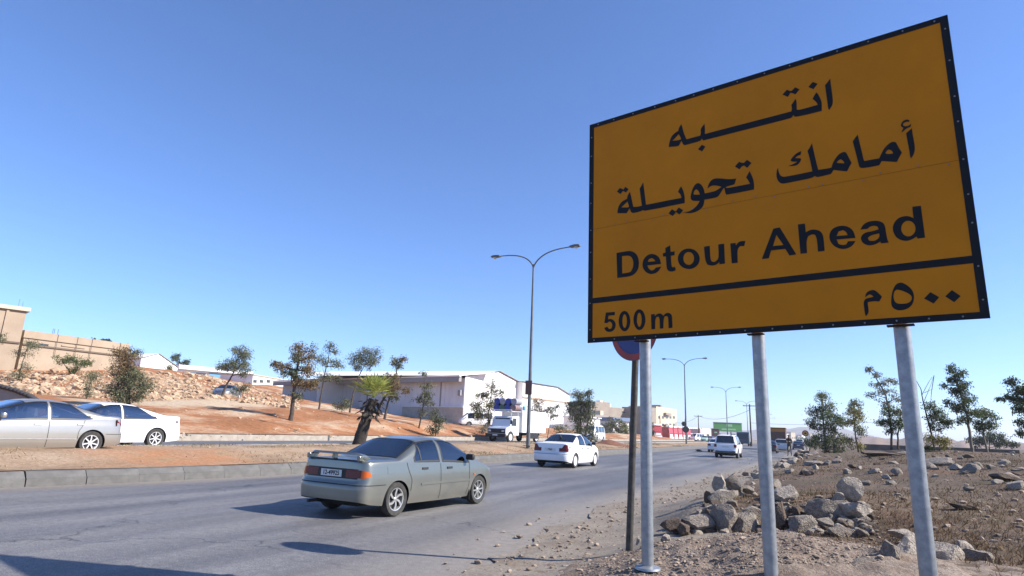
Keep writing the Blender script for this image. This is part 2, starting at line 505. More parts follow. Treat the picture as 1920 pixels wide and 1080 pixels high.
    b = n.new('ShaderNodeBump'); b.inputs['Strength'].default_value = .6; b.inputs['Distance'].default_value = .012
    l.new(N(70, 4), b.inputs['Height']); l.new(b.outputs[0], p.inputs['Normal'])
    return m


MT['asphalt'] = asphalt('asphalt')


def road_sheet(name, lx, rx, zf, y0, y1):
    ys = ys_prog(y0, y1, 1.0, 1.06); vs = []; fs = []; ed = []
    nx = 24
    for y in ys:
        a, b = pl(y, lx), pl(y, rx)
        for i in range(nx + 1):
            t = i / nx; x = a + (b - a) * t
            vs.append((x, y, zf(y))); ed.append(min((x - a) * 1.6 + .25, b - x - .45))
    w = nx + 1
    for j in range(len(ys) - 1):
        for i in range(nx): fs.append((j * w + i, j * w + i + 1, (j + 1) * w + i + 1, (j + 1) * w + i))
    o = new_obj(name, vs, fs, MT['asphalt'], kind='structure')
    a_ = o.data.attributes.new('edge', 'FLOAT', 'POINT'); a_.data.foreach_set('value', ed)
    return o


def ground_mat(name, cols, scale=1.0, patch=None, rough=.95, bump=.6, bscale=14, bdist=.05):
    """layered earth: cols dark..light, patch = (colour, scale, lo, hi) overlay"""
    m = bpy.data.materials.new(name); m.use_nodes = True
    n = m.node_tree.nodes; l = m.node_tree.links; p = n['Principled BSDF']; p.inputs['Roughness'].default_value = rough
    p.inputs['Specular IOR Level'].default_value = .2
    tc = n.new('ShaderNodeTexCoord')
    def N(sc, det=8):
        t = n.new('ShaderNodeTexNoise'); t.inputs['Scale'].default_value = sc; t.inputs['Detail'].default_value = det; t.inputs['Roughness'].default_value = .65
        l.new(tc.outputs['Object'], t.inputs['Vector']); return t.outputs['Fac']
    r = n.new('ShaderNodeValToRGB'); e = r.color_ramp.elements
    while len(e) < len(cols): e.new(.5)
    for i, c in enumerate(cols):
        e[i].position = .3 + .4 * i / (len(cols) - 1); e[i].color = (*c, 1)
    l.new(N(scale), r.inputs[0]); c = r.outputs[0]
    for pc, ps, lo, hi in (patch or []):
        x = n.new('ShaderNodeMix'); x.data_type = 'RGBA'
        q = n.new('ShaderNodeMapRange'); q.inputs[1].default_value = lo; q.inputs[2].default_value = hi; l.new(N(ps), q.inputs[0])
        l.new(q.outputs[0], x.inputs[0]); l.new(c, x.inputs[6]); x.inputs[7].default_value = (*pc, 1); c = x.outputs[2]
    f = n.new('ShaderNodeMix'); f.data_type = 'RGBA'; f.blend_type = 'MULTIPLY'; f.inputs[0].default_value = .8
    r2 = n.new('ShaderNodeValToRGB'); r2.color_ramp.elements[0].position = .3; r2.color_ramp.elements[0].color = (.6, .6, .6, 1)
    r2.color_ramp.elements[1].position = .7; r2.color_ramp.elements[1].color = (1.25, 1.25, 1.25, 1)
    l.new(N(scale * 22, 4), r2.inputs[0]); l.new(c, f.inputs[6]); l.new(r2.outputs[0], f.inputs[7])
    l.new(f.outputs[2], p.inputs['Base Color'])
    b = n.new('ShaderNodeBump'); b.inputs['Strength'].default_value = bump; b.inputs['Distance'].default_value = bdist
    l.new(N(bscale, 8), b.inputs['Height']); l.new(b.outputs[0], p.inputs['Normal'])
    return m


MT['red_earth'] = ground_mat('red_earth', [(.22, .098, .043), (.31, .138, .062), (.37, .19, .10)], .22, [((.46, .36, .25), .11, .50, .62), ((.40, .30, .2), .7, .60, .72)], bscale=6)
MT['median_earth'] = ground_mat('median_earth', [(.20, .135, .08), (.31, .215, .14), (.40, .30, .21)], .55, [((.36, .18, .09), .16, .52, .66), ((.24, .20, .12), 1.1, .58, .70)], bscale=10)
MT['dirt'] = ground_mat('roadside_dirt', [(.082, .058, .040), (.125, .09, .063), (.18, .135, .098)], .5, [((.10, .078, .048), .9, .50, .62), ((.135, .075, .048), .3, .54, .66), ((.19, .15, .11), 2.3, .60, .72)], bscale=16)
MT['field'] = ground_mat('far_field', [(.15, .10, .075), (.21, .145, .105), (.27, .2, .15)], .02, [((.2, .13, .1), .008, .5, .6)], bscale=1)
MT['dust'] = ground_mat('pale_dust', [(.17, .142, .113), (.22, .188, .152), (.26, .225, .185)], 1.2, [((.19, .145, .105), 2.3, .55, .70)], bscale=24, bdist=.02)
MT['concrete'] = mat('kerb_concrete', (.125, .12, .112), .85, col2=(.085, .081, .076), scale=3.5, bump=.3, bscale=30)
MT['concrete_light'] = mat('kerb_concrete_pale', (.34, .30, .25), .85, col2=(.25, .215, .175), scale=2.5, bump=.3, bscale=30)

ground = new_obj('ground', [(-5000, -400, -1.2), (5000, -400, -1.2), (5000, 7000, -1.2), (-5000, 7000, -1.2)], [(0, 1, 2, 3)], MT['field'], kind='structure')
road_sheet('road', KERB_X, [(y, x + .5) for y, x in EDGE_X], lambda y: 0.0, -30, 900)
road_sheet('opposite_road', FAR_X, BACK_X, lambda y: pl(y, OPP_Z), -30, 900)


def med_surface(x, y):
    a, b = pl(y, BACK_X), pl(y, KERB_X) - .28
    t = (b - x) / (b - a); zc = med_z(y)
    z = np.interp(t, [0, .12, .45, .8, 1], [.285, .32, zc + .02, zc + .01, zc - .03])
    nn = noise.fractal(Vector((x * .5, y * .5, 2.2)), 1.0, 2.0, 4)
    return float(z) + nn * .05 * smooth01(t * 6) * smooth01((1 - t) * 8)


grid_mesh('median', lambda y: (pl(y, BACK_X), pl(y, KERB_X) - .28), ys_prog(-30, 900, .35, 1.03), 22, med_surface, MT['median_earth'])
grid_mesh('left_slope', lambda y: (pl(y, FAR_X) - .25, -170.0), ys_prog(-30, 300, .9, 1.02), 90, left_z, MT['red_earth'])
grid_mesh('verge', lambda y: (pl(y, EDGE_X) - .0, pl(y, EDGE_X) + 12), ys_prog(-6, 60, .12, 1.012), 100, lambda x, y: right_z(x, y) - .012 * 0, MT['dirt'])
grid_mesh('right_field', lambda y: (pl(y, EDGE_X) + 11.8, 160.0), ys_prog(-20, 60.2, .6, 1.02), 60, lambda x, y: right_z(x, y) - .012, MT['dirt'])
grid_mesh('far_verge', lambda y: (pl(y, EDGE_X), 220.0), ys_prog(59.8, 420, 1.2, 1.03), 60, lambda x, y: min(right_z(x, y), 1.3) - .012, MT['dirt'])
# far plain either side of the road
new_obj('left_plain', [(-900, 290, -.1), (pl(420, FAR_X) - .3, 290, -.1), (-54, 900, -.1), (-600, 2600, -.1), (-2500, 2600, -.1)], [(0, 1, 2, 3, 4)], MT['field'], kind='structure')
new_obj('right_plain', [(-4, 418, -.3), (1200, 300, -.3), (2600, 2600, -.3), (-400, 2600, -.3), (-27, 900, -.3)], [(0, 1, 2, 3, 4)], MT['field'], kind='structure')
# dusty fringe where dirt has spilled over the asphalt edge
def fringe(x, y):
    e = pl(y, EDGE_X)
    return .006 + .05 * smooth01((x - e + .9) / 1.8) + .02 * noise.fractal(Vector((x * 3, y * 3, 0)), 1, 2, 4) * smooth01((x - e + .9) / .8)
def fr_x(y):
    e = pl(y, EDGE_X); w = noise.fractal(Vector((y * .45, 3.1, 0)), 1, 2, 4) * .5 + noise.noise(Vector((y * 2.3, 8, 0))) * .12
    return (e - .35 + w, e + 1.5 + .9 * smooth01((13 - y) / 4) + w * .9)
def fr_z(x, y):
    a, b = fr_x(y); t = (x - a) / (b - a); e = pl(y, EDGE_X); z = max(fringe(x, y), .005)
    if x > e: z = max(z * (1 - t), right_z(x, y) + .010)
    return z - .06 * smooth01((t - .86) / .14)
grid_mesh('dust_fringe', fr_x, ys_prog(1.5, 80, .1, 1.01), 40, fr_z, MT['dust'])


# hills on the horizon
def hills(name, x0, x1, d, top, seed, m):
    n = 120; vs = []; fs = []
    for i in range(n + 1):
        px = x0 + (x1 - x0) * i / n
        a = wray(px, 825 + .0385 * (px - 1514)); dr = np.array([a[0], a[1]]); dr /= np.linalg.norm(dr)
        hgt = top(px) * (1 + .18 * noise.fractal(Vector((px * .012, seed, 0)), 1, 2, 5))
        for k, (dd, hh) in enumerate(((0, 0), (250, .55), (500, .9), (750, 1.0), (1400, .6))):
            q = dr * (d + dd); vs.append((q[0], q[1], -1.5 + hh * hgt + (4 * noise.noise(Vector((px * .05, k * 3.1, seed))) if 0 < k < 4 else 0)))
    for i in range(n):
        for k in range(4): fs.append((i * 5 + k, (i + 1) * 5 + k, (i + 1) * 5 + k + 1, i * 5 + k + 1))
    return new_obj(name, vs, fs, m, smooth=True, kind='structure')


MT['hill'] = ground_mat('hill_scrub', [(.10, .085, .06), (.17, .13, .10), (.22, .18, .14)], .004, [((.08, .08, .05), .012, .55, .65)], bscale=.1, bdist=2)
hills('hills', 1050, 1640, 2300, lambda p: pl(p, [(1050, 20), (1400, 30), (1480, 52), (1540, 62), (1600, 45), (1640, 30)]), 1.3, MT['hill'])
hills('field_ridge', 1560, 2500, 420, lambda p: pl(p, [(1560, 3), (1620, 10.5), (1750, 10.0), (1850, 8.5), (1920, 9), (2500, 20)]), 4.4, MT['field'])


# ------------------------------------------------------------------ kerbs, stone by stone
def kerb(name, line, zf, side, hgt, prof, y0, y1, yfar, m):
    root = empty(name, (0, 0, 0)); root['kind'] = 'structure'
    L = .98; meshes = []
    for k in range(5):
        j = [random.uniform(-.006, .006) for _ in range(6)]
        pts = [(a * side + j[i % 6], b + j[(i + 2) % 6] * .6) for i, (a, b) in enumerate(prof)]
        mb = MB(); n = len(pts)
        secs = [(-L / 2 - .006, 0.998), (-L / 2 + .012, 1.0), (L / 2 - .012, 1.0), (L / 2 + .006, 0.998)]
        vs = [(x * sc, y, max(z * sc, -.05)) for y, sc in secs for x, z in pts]
        fs = []
        for s_ in range(3):
            for i in range(n - 1):
                fs.append((s_ * n + i, s_ * n + i + 1, (s_ + 1) * n + i + 1, (s_ + 1) * n + i))
        fs += [tuple(range(n)), tuple(range(4 * n - 1, 3 * n - 1, -1))]
        mb.add(vs, fs); o = mb.build('kerb_stone', m, root); meshes.append(o.data); bpy.data.objects.remove(o)
    y = y0; k = 0
    while y < y1:
        a = pl(y + 1, line); b = pl(y, line); dx = a - b; ln = math.hypot(dx, 1)
        o = bpy.data.objects.new('kerb_stone', meshes[random.randrange(5)]); COL.objects.link(o); o.parent = root
        ym = y + .5 / ln
        o.location = (pl(ym, line), ym, zf(ym) + random.uniform(-.004, .004)); o.rotation_euler = (random.uniform(-.003, .003), random.uniform(-.005, .005), -math.atan2(dx, 1) + random.uniform(-.004, .004))
        y += 1.0 / ln; k += 1
    ys = ys_prog(y, yfar, 3, 1.08); n = len(prof); vs = []; fs = []  # dark trim, also used for the shade painted under the warehouse eave
    for yy in ys:
        for a, b in prof: vs.append((pl(yy, line) + a * side, yy, zf(yy) + b))
    for s_ in range(len(ys) - 1):
        for i in range(n - 1): fs.append((s_ * n + i, s_ * n + i + 1, (s_ + 1) * n + i + 1, (s_ + 1) * n + i))
    o = new_obj('kerb_run', vs, fs, m, root)
    return root


KPROF = [(0.03, -.05), (0.02, 0.0), (0.0, .15), (-.02, .162), (-.13, .268), (-.15, .276), (-.30, .276), (-.32, -.05)]
kerb('near_kerb', KERB_X, lambda y: 0.0, 1, .35, KPROF, -4, 72, 900, MT['concrete'])
KP2 = [(0.02, -.05), (0.0, .0), (0.0, .26), (-.02, .28), (-.22, .28), (-.24, -.05)]
kerb('far_kerb', FAR_X, lambda y: pl(y, OPP_Z), 1, .28, KP2, 6, 75, 900, MT['concrete_light'])
KP3 = [(-.02, -.05), (0.0, .12), (.02, .15), (.18, .15), (.2, -.05)]
kerb('median_back_kerb', BACK_X, lambda y: pl(y, OPP_Z), 1, .15, KP3, 3, 60, 900, MT['concrete_light'])

# ------------------------------------------------------------------ the detour sign
BU = np.array([0.97739, -0.21145, 0.0])                       # along the board, left to right
BN = np.array([-0.21145, -0.97739, 0.0])                      # out of its face
SCL = (CAM_H - .36) / 1.35                                    # glyphs are listed in mm for a board 3687 x 2763
B_O = CAMP + (np.array([-2.2287, 6.6902, 2.5462]) - np.array([0, 0, 1.55])) * SCL
BW, BH = 3.6868 * SCL, 2.7634 * SCL
sign = empty('detour_sign', B_O - np.array([0, 0, B_O[2] - .36]))
tag(sign, 'large amber and black roadside detour board on three galvanised posts', 'road sign')
S_O = np.array(sign.location)


def bp(u, v, w=0.0):
    """board coordinates (m) -> local to the sign"""
    return (B_O - S_O) + BU * u + BN * w + np.array([0, 0, v])


def board_box(name, u0, u1, v0, v1, w0, w1, m, parent=sign):
    c = [(u0, v0), (u1, v0), (u1, v1), (u0, v1)]
    vs = [bp(u, v, w) for w in (w0, w1) for u, v in c]
    fs = [(3, 2, 1, 0), (4, 5, 6, 7), (0, 1, 5, 4), (1, 2, 6, 5), (2, 3, 7, 6), (3, 0, 4, 7)]
    return new_obj(name, vs, fs, m, parent)


k = SCL
seam = 1.372 * k
board_box('seam_strip', .01, BW - .01, seam - .02, seam + .02, -.006, -.0032, MT['black'])
board_box('panel', 0, BW, seam + .0012, BH, -.003, 0, MT['sign_yellow'])
board_box('panel', 0, BW, 0, seam - .0012, -.003, 0, MT['sign_yellow'])
bt = .056 * k
for nm, a in (('border_strip', (0, BW, 0, bt)), ('border_strip', (0, BW, BH - bt, BH)), ('border_strip', (0, bt * 1.1, bt, BH - bt)), ('border_strip', (BW - bt * 1.1, BW, bt, BH - bt))):
    board_box(nm, a[0], a[1], a[2], a[3], .0005, .0025, MT['black'])
board_box('divider_strip', bt * 1.1, BW - bt * 1.1, .462 * k, .526 * k, .0005, .0025, MT['black'])
board_box('back_rail', .02, BW - .02, .25 * k, .25 * k + .05, -.05, -.004, MT['galv'])
board_box('back_rail', .02, BW - .02, 1.25 * k, 1.25 * k + .05, -.05, -.004, MT['galv'])
board_box('back_rail', .02, BW - .02, 2.3 * k, 2.3 * k + .05, -.05, -.004, MT['galv'])
rv = MB().lathe([(0.0001, .0045), (.0035, .004), (.0055, .002), (.006, 0)], n=10)
rv_me = rv.build('rivet', MT['rivet'], sign, smooth=60); rme = rv_me.data; bpy.data.objects.remove(rv_me)
rot_face = Matrix((tuple(BU), (0, 0, 1), tuple(BN))).transposed().to_4x4()
rpos = []
for i in range(15):
    rpos.append((BW * (i + .35 + .1 * math.sin(i * 7)) / 15, bt * .5)); rpos.append((BW * (i + .5 + .12 * math.sin(i * 5)) / 15, BH - bt * .5))
for i in range(9):
    rpos.append((bt * .55, BH * (i + .5 + .1 * math.sin(i * 3)) / 9)); rpos.append((BW - bt * .55, BH * (i + .5 + .12 * math.sin(i * 4)) / 9))
for i in range(16):
    rpos.append((BW * (i + .4 + .25 * math.sin(i * 9)) / 16, seam + (.014 if i % 3 else -.016)))
for u, v in rpos:
    o = bpy.data.objects.new('rivet', rme); COL.objects.link(o); o.parent = sign
    mtx = rot_face.copy(); mtx.translation = Vector(bp(u, v, .003)); o.matrix_local = mtx


def soften(pts, it=1):
    for _ in range(it):
        out = []; n = len(pts)
        for i in range(n):
            a, b, c = Vector(pts[i - 1]), Vector(pts[i]), Vector(pts[(i + 1) % n])
            d1, d2 = b - a, c - b
            if d1.length < 1e-6 or d2.length < 1e-6: continue
            if d1.angle(d2) > .75: out.append(tuple(b))
            else:
                q = min(.25, .02 / max(d1.length, 1e-4)); r = min(.25, .02 / max(d2.length, 1e-4))
                out.append(tuple(b - d1 * max(q, .12))); out.append(tuple(b + d2 * max(r, .12)))
        pts = out
    return pts


def glyph(name, s, hs):
    P = lambda t: [tuple(float(c) * .001 * k for c in q.split(',')) for q in t.split()]
    loops = [soften(P(s), 2)] + ([soften(P(hs), 2)] if hs else [])
    tri = tessellate_polygon([[Vector((u, v, 0)) for u, v in lp] for lp in loops])
    flat = [q for lp in loops for q in lp]; n = len(flat)
    vs = [bp(u, v, .0022) for u, v in flat] + [bp(u, v, .0002) for u, v in flat]
    fs = [tuple(t) for t in tri]; off = 0
    for lp in loops:
        m_ = len(lp)
        for i in range(m_):
            a, b = off + i, off + (i + 1) % m_; fs.append((a, b, n + b, n + a))
        off += m_
    o = new_obj(name, vs, fs, MT['black'], sign)
    bm = bmesh.new(); bm.from_mesh(o.data); bmesh.ops.recalc_face_normals(bm, faces=bm.faces); bm.to_mesh(o.data); bm.free()


GLYPHS = [
('arabic_word', "1037,2186 1044,2230 1060,2278 1078,2309 1105,2332 1135,2345 1156,2351 1158,2375 1171,2396 1192,2426 1203,2386 1213,2329 1229,2276 1247,2222 1321,2223 1405,2223 1414,2253 1410,2296 1428,2321 1457,2351 1460,2288 1456,2228 2344,2225 2353,2258 2348,2295 2368,2319 2391,2350 2399,2309 2394,2228 2422,2217 2587,2221 2584,2234 2574,2258 2558,2283 2545,2297 2561,2328 2585,2359 2601,2325 2615,2277 2624,2237 2617,2146 2481,2147 2381,2154 2366,2164 2361,2182 2345,2159 2330,2153 1464,2157 1436,2157 1428,2169 1421,2183 1409,2166 1392,2159 1228,2156 1211,2166 1201,2187 1189,2221 1178,2205 1163,2176 1145,2166 1090,2176", "1083,2250 1122,2279 1157,2311 1171,2286 1182,2259 1185,2240 1156,2236"),
('arabic_dot', "1418,2109 1458,2079 1418,2031 1375,2069", ''),
('arabic_dot', "2317,2478 2344,2452 2363,2451 2395,2478 2434,2441 2392,2400 2363,2426 2345,2431 2321,2395 2272,2437", ''),
('arabic_dot', "2560,2481 2601,2448 2559,2401 2517,2441", ''),
('arabic_letter', "2716,2464 2716,2400 2722,2237 2717,2191 2704,2164 2681,2134 2675,2152 2673,2216 2665,2409 2693,2435", ''),
('arabic_word', "2184,1651 2176,1642 2167,1607 2163,1566 2170,1527 2186,1494 2209,1477 2236,1472 2355,1472 2470,1473 2493,1478 2509,1489 2525,1473 2544,1470 2648,1475 2661,1489 2673,1508 2676,1511 2737,1486 2785,1470 2794,1483 2809,1514 2830,1544 2815,1587 2802,1631 2790,1662 2776,1670 2755,1668 2724,1651 2696,1617 2672,1578 2659,1538 2635,1536 2545,1542 2539,1575 2527,1666 2516,1762 2508,1832 2487,1791 2463,1763 2479,1673 2492,1540 2404,1539 2291,1540 2226,1543 2204,1561 2192,1586 2185,1619", "2706,1580 2724,1598 2743,1603 2759,1586 2770,1564 2767,1554 2743,1563 2718,1569"),
('arabic_mark', "2408,1777 2392,1771 2364,1763 2330,1737 2306,1709 2305,1696 2322,1683 2363,1673 2353,1665 2316,1653 2279,1647 2320,1637 2354,1636 2379,1651 2400,1682 2400,1695 2392,1703 2347,1714 2357,1725 2380,1737 2399,1738", ''),
('arabic_word', "2901,1812 2885,1794 2856,1757 2862,1705 2872,1627 2882,1545 2888,1494 2897,1478 2920,1470 2991,1466 3046,1467 3057,1483 3069,1503 3129,1483 3182,1465 3193,1481 3212,1519 3229,1543 3217,1575 3205,1612 3192,1655 3175,1664 3154,1663 3124,1644 3094,1613 3071,1570 3052,1533 2997,1535 2934,1536 2927,1558 2921,1629 2911,1711 2906,1768", "3104,1576 3120,1596 3133,1600 3148,1591 3160,1571 3163,1554 3135,1553 3109,1563"),
('arabic_letter', "3325,1755 3323,1695 3329,1617 3329,1560 3323,1528 3311,1498 3291,1470 3286,1491 3285,1562 3280,1650 3277,1718 3299,1736", ''),
('arabic_mark', "3314,1834 3298,1849 3276,1849 3253,1832 3243,1808 3248,1791 3263,1776 3243,1741 3253,1740 3283,1765 3316,1772 3324,1801 3308,1789 3289,1784 3270,1790 3261,1803 3263,1817 3276,1827 3293,1830 3309,1821", ''),
('arabic_word', "1907,1682 1926,1631 1941,1573 1944,1518 1940,1473 1794,1473 1660,1476 1652,1489 1644,1541 1642,1553 1637,1558 1618,1536 1596,1502 1571,1473 1542,1466 1425,1469 1421,1443 1415,1416 1398,1386 1362,1360 1288,1342 1189,1363 1256,1367 1314,1394 1353,1429 1375,1465 1305,1479 1284,1494 1273,1519 1280,1563 1298,1617 1322,1658 1350,1674 1372,1672 1398,1646 1421,1601 1432,1539 1513,1539 1561,1545 1614,1573 1589,1589 1542,1607 1510,1611 1486,1604 1464,1587 1467,1608 1485,1649 1513,1677 1550,1685 1602,1673 1674,1647 1725,1635 1769,1632 1748,1573 1712,1570 1671,1566 1654,1557 1673,1546 1905,1543 1898,1561 1887,1591 1869,1620 1888,1651", "1307,1569 1320,1598 1340,1608 1358,1592 1374,1560 1377,1537 1340,1544 1310,1552"),
('arabic_dot', "1807,1811 1832,1794 1854,1786 1888,1813 1931,1767 1884,1724 1855,1758 1832,1755 1806,1727 1762,1770", ''),
('arabic_word', "387,1516 391,1559 404,1599 430,1634 462,1655 513,1669 516,1699 532,1727 550,1747 561,1702 576,1626 591,1553 638,1544 700,1545 688,1627 674,1760 696,1789 718,1830 727,1758 738,1653 749,1548 833,1546 1010,1545 1171,1542 1166,1574 1153,1600 1133,1619 1151,1653 1170,1680 1190,1632 1203,1583 1208,1530 1206,1476 1067,1476 892,1475 736,1478 720,1482 711,1493 693,1482 600,1477 575,1483 559,1502 547,1543 538,1539 518,1509 503,1493 448,1504", "436,1578 474,1604 516,1635 525,1612 537,1576 533,1561 493,1564"),
('arabic_dot', "420,1825 453,1803 466,1794 491,1823 533,1785 498,1751 462,1779 453,1772 427,1746 381,1787", ''),
('arabic_dot', "1060,1433 1091,1404 1105,1399 1137,1438 1187,1397 1144,1354 1110,1389 1096,1386 1067,1351 1019,1392", ''),
('arabic_letter', "2893,317 2914,312 2938,287 2964,248 2952,228 2939,207 2902,216 2852,211 2850,188 2853,148 2850,113 2827,85 2822,106 2820,161 2819,206 2828,231 2840,243 2871,250 2901,254 2889,270 2873,279 2855,271 2836,255 2841,285 2862,308", ''),
('arabic_digit', "3106,360 3130,353 3160,327 3185,293 3197,257 3197,214 3185,171 3163,140 3129,121 3092,115 3060,122 3037,141 3027,167 3029,211 3040,269 3055,312 3076,347", "3059,287 3076,299 3100,295 3135,276 3165,253 3181,230 3181,206 3167,183 3138,171 3101,171 3069,178 3053,199 3047,239"),
('arabic_digit', "3315,252 3371,203 3328,153 3267,202", ''),
('arabic_digit', "3463,253 3515,198 3468,151 3413,206", ''),
('digit', "238,339 352,338 352,301 270,300 264,259 298,263 332,248 358,218 363,182 352,143 321,117 281,111 242,122 216,162 256,175 267,156 287,144 310,153 321,180 315,211 293,231 270,230 256,216 218,221", ''),
('digit', "544,217 541,187 534,160 522,137 508,120 491,109 472,107 454,112 436,125 422,144 410,169 403,197 401,228 403,258 411,286 422,309 437,326 455,336 473,339 492,333 509,320 523,300 535,275 541,247", "503,220 502,200 499,181 494,166 488,154 481,146 474,144 467,147 460,156 454,169 449,185 447,204 446,224 447,245 450,263 454,279 460,291 467,299 475,301 482,297 489,289 495,276 499,259 502,240"),
('digit', "725,219 722,190 715,162 703,139 689,122 672,111 653,109 635,114 618,127 604,146 592,171 586,200 583,230 586,261 593,288 605,312 620,329 637,340 656,342 674,336 691,323 705,303 716,278 723,250", "682,221 681,201 678,182 673,166 667,154 660,146 652,144 645,148 638,156 632,169 627,186 624,205 624,226 625,246 628,265 633,281 639,294 646,301 654,303 661,300 668,291 674,278 679,261 681,242"),
('letter', "793,272 835,273 837,248 860,268 891,276 917,266 934,245 957,268 988,275 1017,263 1034,232 1034,108 991,107 991,219 977,239 952,237 936,214 931,108 893,108 893,217 878,240 855,237 839,211 837,107 796,107", ''),
('letter', "374,1030 543,1033 601,1006 643,953 657,883 647,803 603,750 541,730 384,731", "444,982 523,980 566,955 588,902 585,829 555,783 512,775 446,776"),
('letter', "818,955 868,934 904,893 920,825 756,829 774,786 806,764 838,769 857,791 921,794 888,745 842,724 787,725 736,755 704,805 698,850 709,899 743,939 781,954", "761,869 775,898 808,909 840,889 855,865"),
('letter', "1029,1021 1030,946 1079,945 1075,902 1034,901 1037,787 1050,768 1078,771 1086,732 1049,720 1009,729 983,759 977,901 944,905 942,943 974,946 973,999", ''),
('letter', "1353,822 1348,793 1336,767 1316,747 1291,732 1262,725 1231,725 1200,733 1171,748 1146,769 1127,796 1116,825 1112,856 1117,885 1130,911 1150,932 1176,947 1206,954 1237,953 1268,944 1297,929 1321,907 1339,880 1350,851", "1293,834 1290,816 1284,800 1274,786 1261,777 1247,771 1231,771 1216,776 1202,785 1189,798 1180,814 1175,832 1173,852 1176,870 1182,887 1192,900 1205,910 1220,915 1235,915 1251,910 1265,901 1277,888 1286,872 1291,853"),
('letter', "1403,946 1464,947 1465,805 1480,773 1508,765 1541,782 1555,817 1554,948 1614,947 1615,734 1559,733 1558,758 1527,733 1482,727 1434,746 1411,796", ''),
('letter', "1678,939 1731,936 1733,907 1758,940 1793,947 1830,941 1815,890 1776,896 1751,875 1743,831 1743,725 1684,726", ''),
('letter', "2103,1023 2163,1027 2296,731 2234,729 2201,801 2069,805 2044,729 1979,730", "2128,957 2089,846 2186,843"),
('letter', "2329,1028 2392,1025 2393,936 2428,953 2472,954 2522,927 2542,879 2543,730 2486,730 2485,861 2472,899 2445,909 2412,896 2393,849 2391,731 2334,732", ''),
('letter', "2709,949 2760,926 2793,881 2804,813 2650,823 2662,779 2694,760 2725,764 2742,791 2802,784 2771,740 2721,721 2669,729 2619,768 2592,825 2592,879 2615,925 2655,947", "2652,856 2671,897 2709,904 2734,884 2743,850"),
('letter', "2849,884 2871,924 2909,948 2967,950 3015,933 3041,898 3044,820 3049,751 3057,729 2998,730 2993,748 2955,728 2905,723 2864,747 2844,789 2852,827 2887,852 2944,853 2992,864 2983,891 2959,904 2923,900 2907,883", "2900,797 2927,819 2992,825 2993,795 2977,772 2944,760 2909,770"),
('letter', "3259,1023 3321,1020 3324,730 3270,730 3265,750 3231,730 3190,720 3138,741 3107,784 3095,846 3111,903 3149,942 3198,950 3231,940 3258,918", "3264,822 3261,804 3254,788 3244,775 3232,765 3219,760 3205,760 3192,765 3180,774 3170,787 3163,804 3159,822 3159,840 3163,859 3169,875 3179,888 3191,898 3205,903 3218,902 3232,898 3244,888 3253,875 3260,859 3264,841"),
]
for nm, s, hs in GLYPHS:
    glyph(nm, s, hs)
# posts stand behind the board
for i, u in enumerate((.66, 1.871, 3.075)):
    base = np.array(bp(u * k, 0, -.052 - .045)); foot = -S_O[2] + (.36, .36, .36)[i] - .25
    base[2] = 0
    r = .0485 if i < 2 else .0505
    mb = MB(); top = bp(0, BH - .15)[2]
    mb.tube([(base[0], base[1], foot), (base[0], base[1], top)], r, 24)
    po = mb.build('post', MT['galv'], sign, smooth=40)
    for v in (.25 * k, 1.25 * k, 2.3 * k):
        q = bp(u * k, v + .025, -.05)
        MB().box(q, (.2, .012, .045), rz=math.atan2(BU[1], BU[0])).build('clamp', MT['galv'], po)
    if i < 2:
        q = bp(u * k, -.007, -.03); MB().box(q, (.12, .05, .012), rz=math.atan2(BU[1], BU[0]), bev=.004).build('bracket', MT['black'], po)
    else:
        q = bp(u * k, -.007, -.03); MB().box(q, (.16, .05, .012), rz=math.atan2(BU[1], BU[0]), bev=.004).build('bracket', MT['black'], po)
    if i == 0:
        z = -S_O[2] + .375
        MB().lathe([(.03, .02), (r + .012, .018), (r + .03, .008), (.10, .006), (.105, -.01), (.03, -.012)], n=20, c=(base[0], base[1], z)).build('base_flange', MT['galv'], po, smooth=30)

# ------------------------------------------------------------------ no-parking disc on its own pole, behind the board
NP = gnd(1180, 1022, .25)
nps = empty('no_parking_sign', NP)
tag(nps, 'round blue and red no parking disc on a dark weathered pole', 'road sign')
MB().tube([(0, 0, -.3), (0, 0, 2.66)], .038, 20).build('pole', MT['steel_dark'], nps, smooth=40)
n2 = np.array([-.5, -.866, 0]); t2 = np.array([.866, -.5, 0]); zc = 2.33; R_ = .36


def disc_pt(a, r, w, zc=zc): return t2 * (r * math.cos(a)) + np.array([0, 0, zc + r * math.sin(a)]) + n2 * (.042 + w)


def ring(name, r0, r1, w, m, par):
    n = 48; vs = []; fs = []
    for i in range(n):
        a = 2 * math.pi * i / n; vs += [disc_pt(a, r0, w), disc_pt(a, r1, w), disc_pt(a, r1, w - .003), disc_pt(a, r0, w - .003)]
    for i in range(n):
        j = (i + 1) % n
        for q in range(4):
            fs.append((i * 4 + q, j * 4 + q, j * 4 + (q + 1) % 4, i * 4 + (q + 1) % 4))
    return new_obj(name, vs, fs, m, par)


def disc(name, r, w, th, m, par):
    n = 48; vs = [disc_pt(2 * math.pi * i / n, r, w) for i in range(n)] + [disc_pt(2 * math.pi * i / n, r, w - th) for i in range(n)]
    fs = [tuple(range(n)), tuple(range(2 * n - 1, n - 1, -1))] + [(i, (i + 1) % n, n + (i + 1) % n, n + i) for i in range(n)]
    return new_obj(name, vs, fs, m, par)


d0 = disc('disc', R_, 0, .004, MT['sign_blue'], nps)
ring('red_ring', R_ * .80, R_ * .985, .004, MT['sign_red'], d0)
ring('rim', R_ * .975, R_ * 1.01, .003, MT['sign_back'], d0)
vs = []
for a, s_ in ((2.2, 1), (2.5, 1), (2.2 + math.pi, 1), (2.5 + math.pi, 1)): vs.append(disc_pt(a, R_ * .8, .0035))
new_obj('red_bar', vs, [(0, 1, 2, 3)], MT['sign_red'], d0)

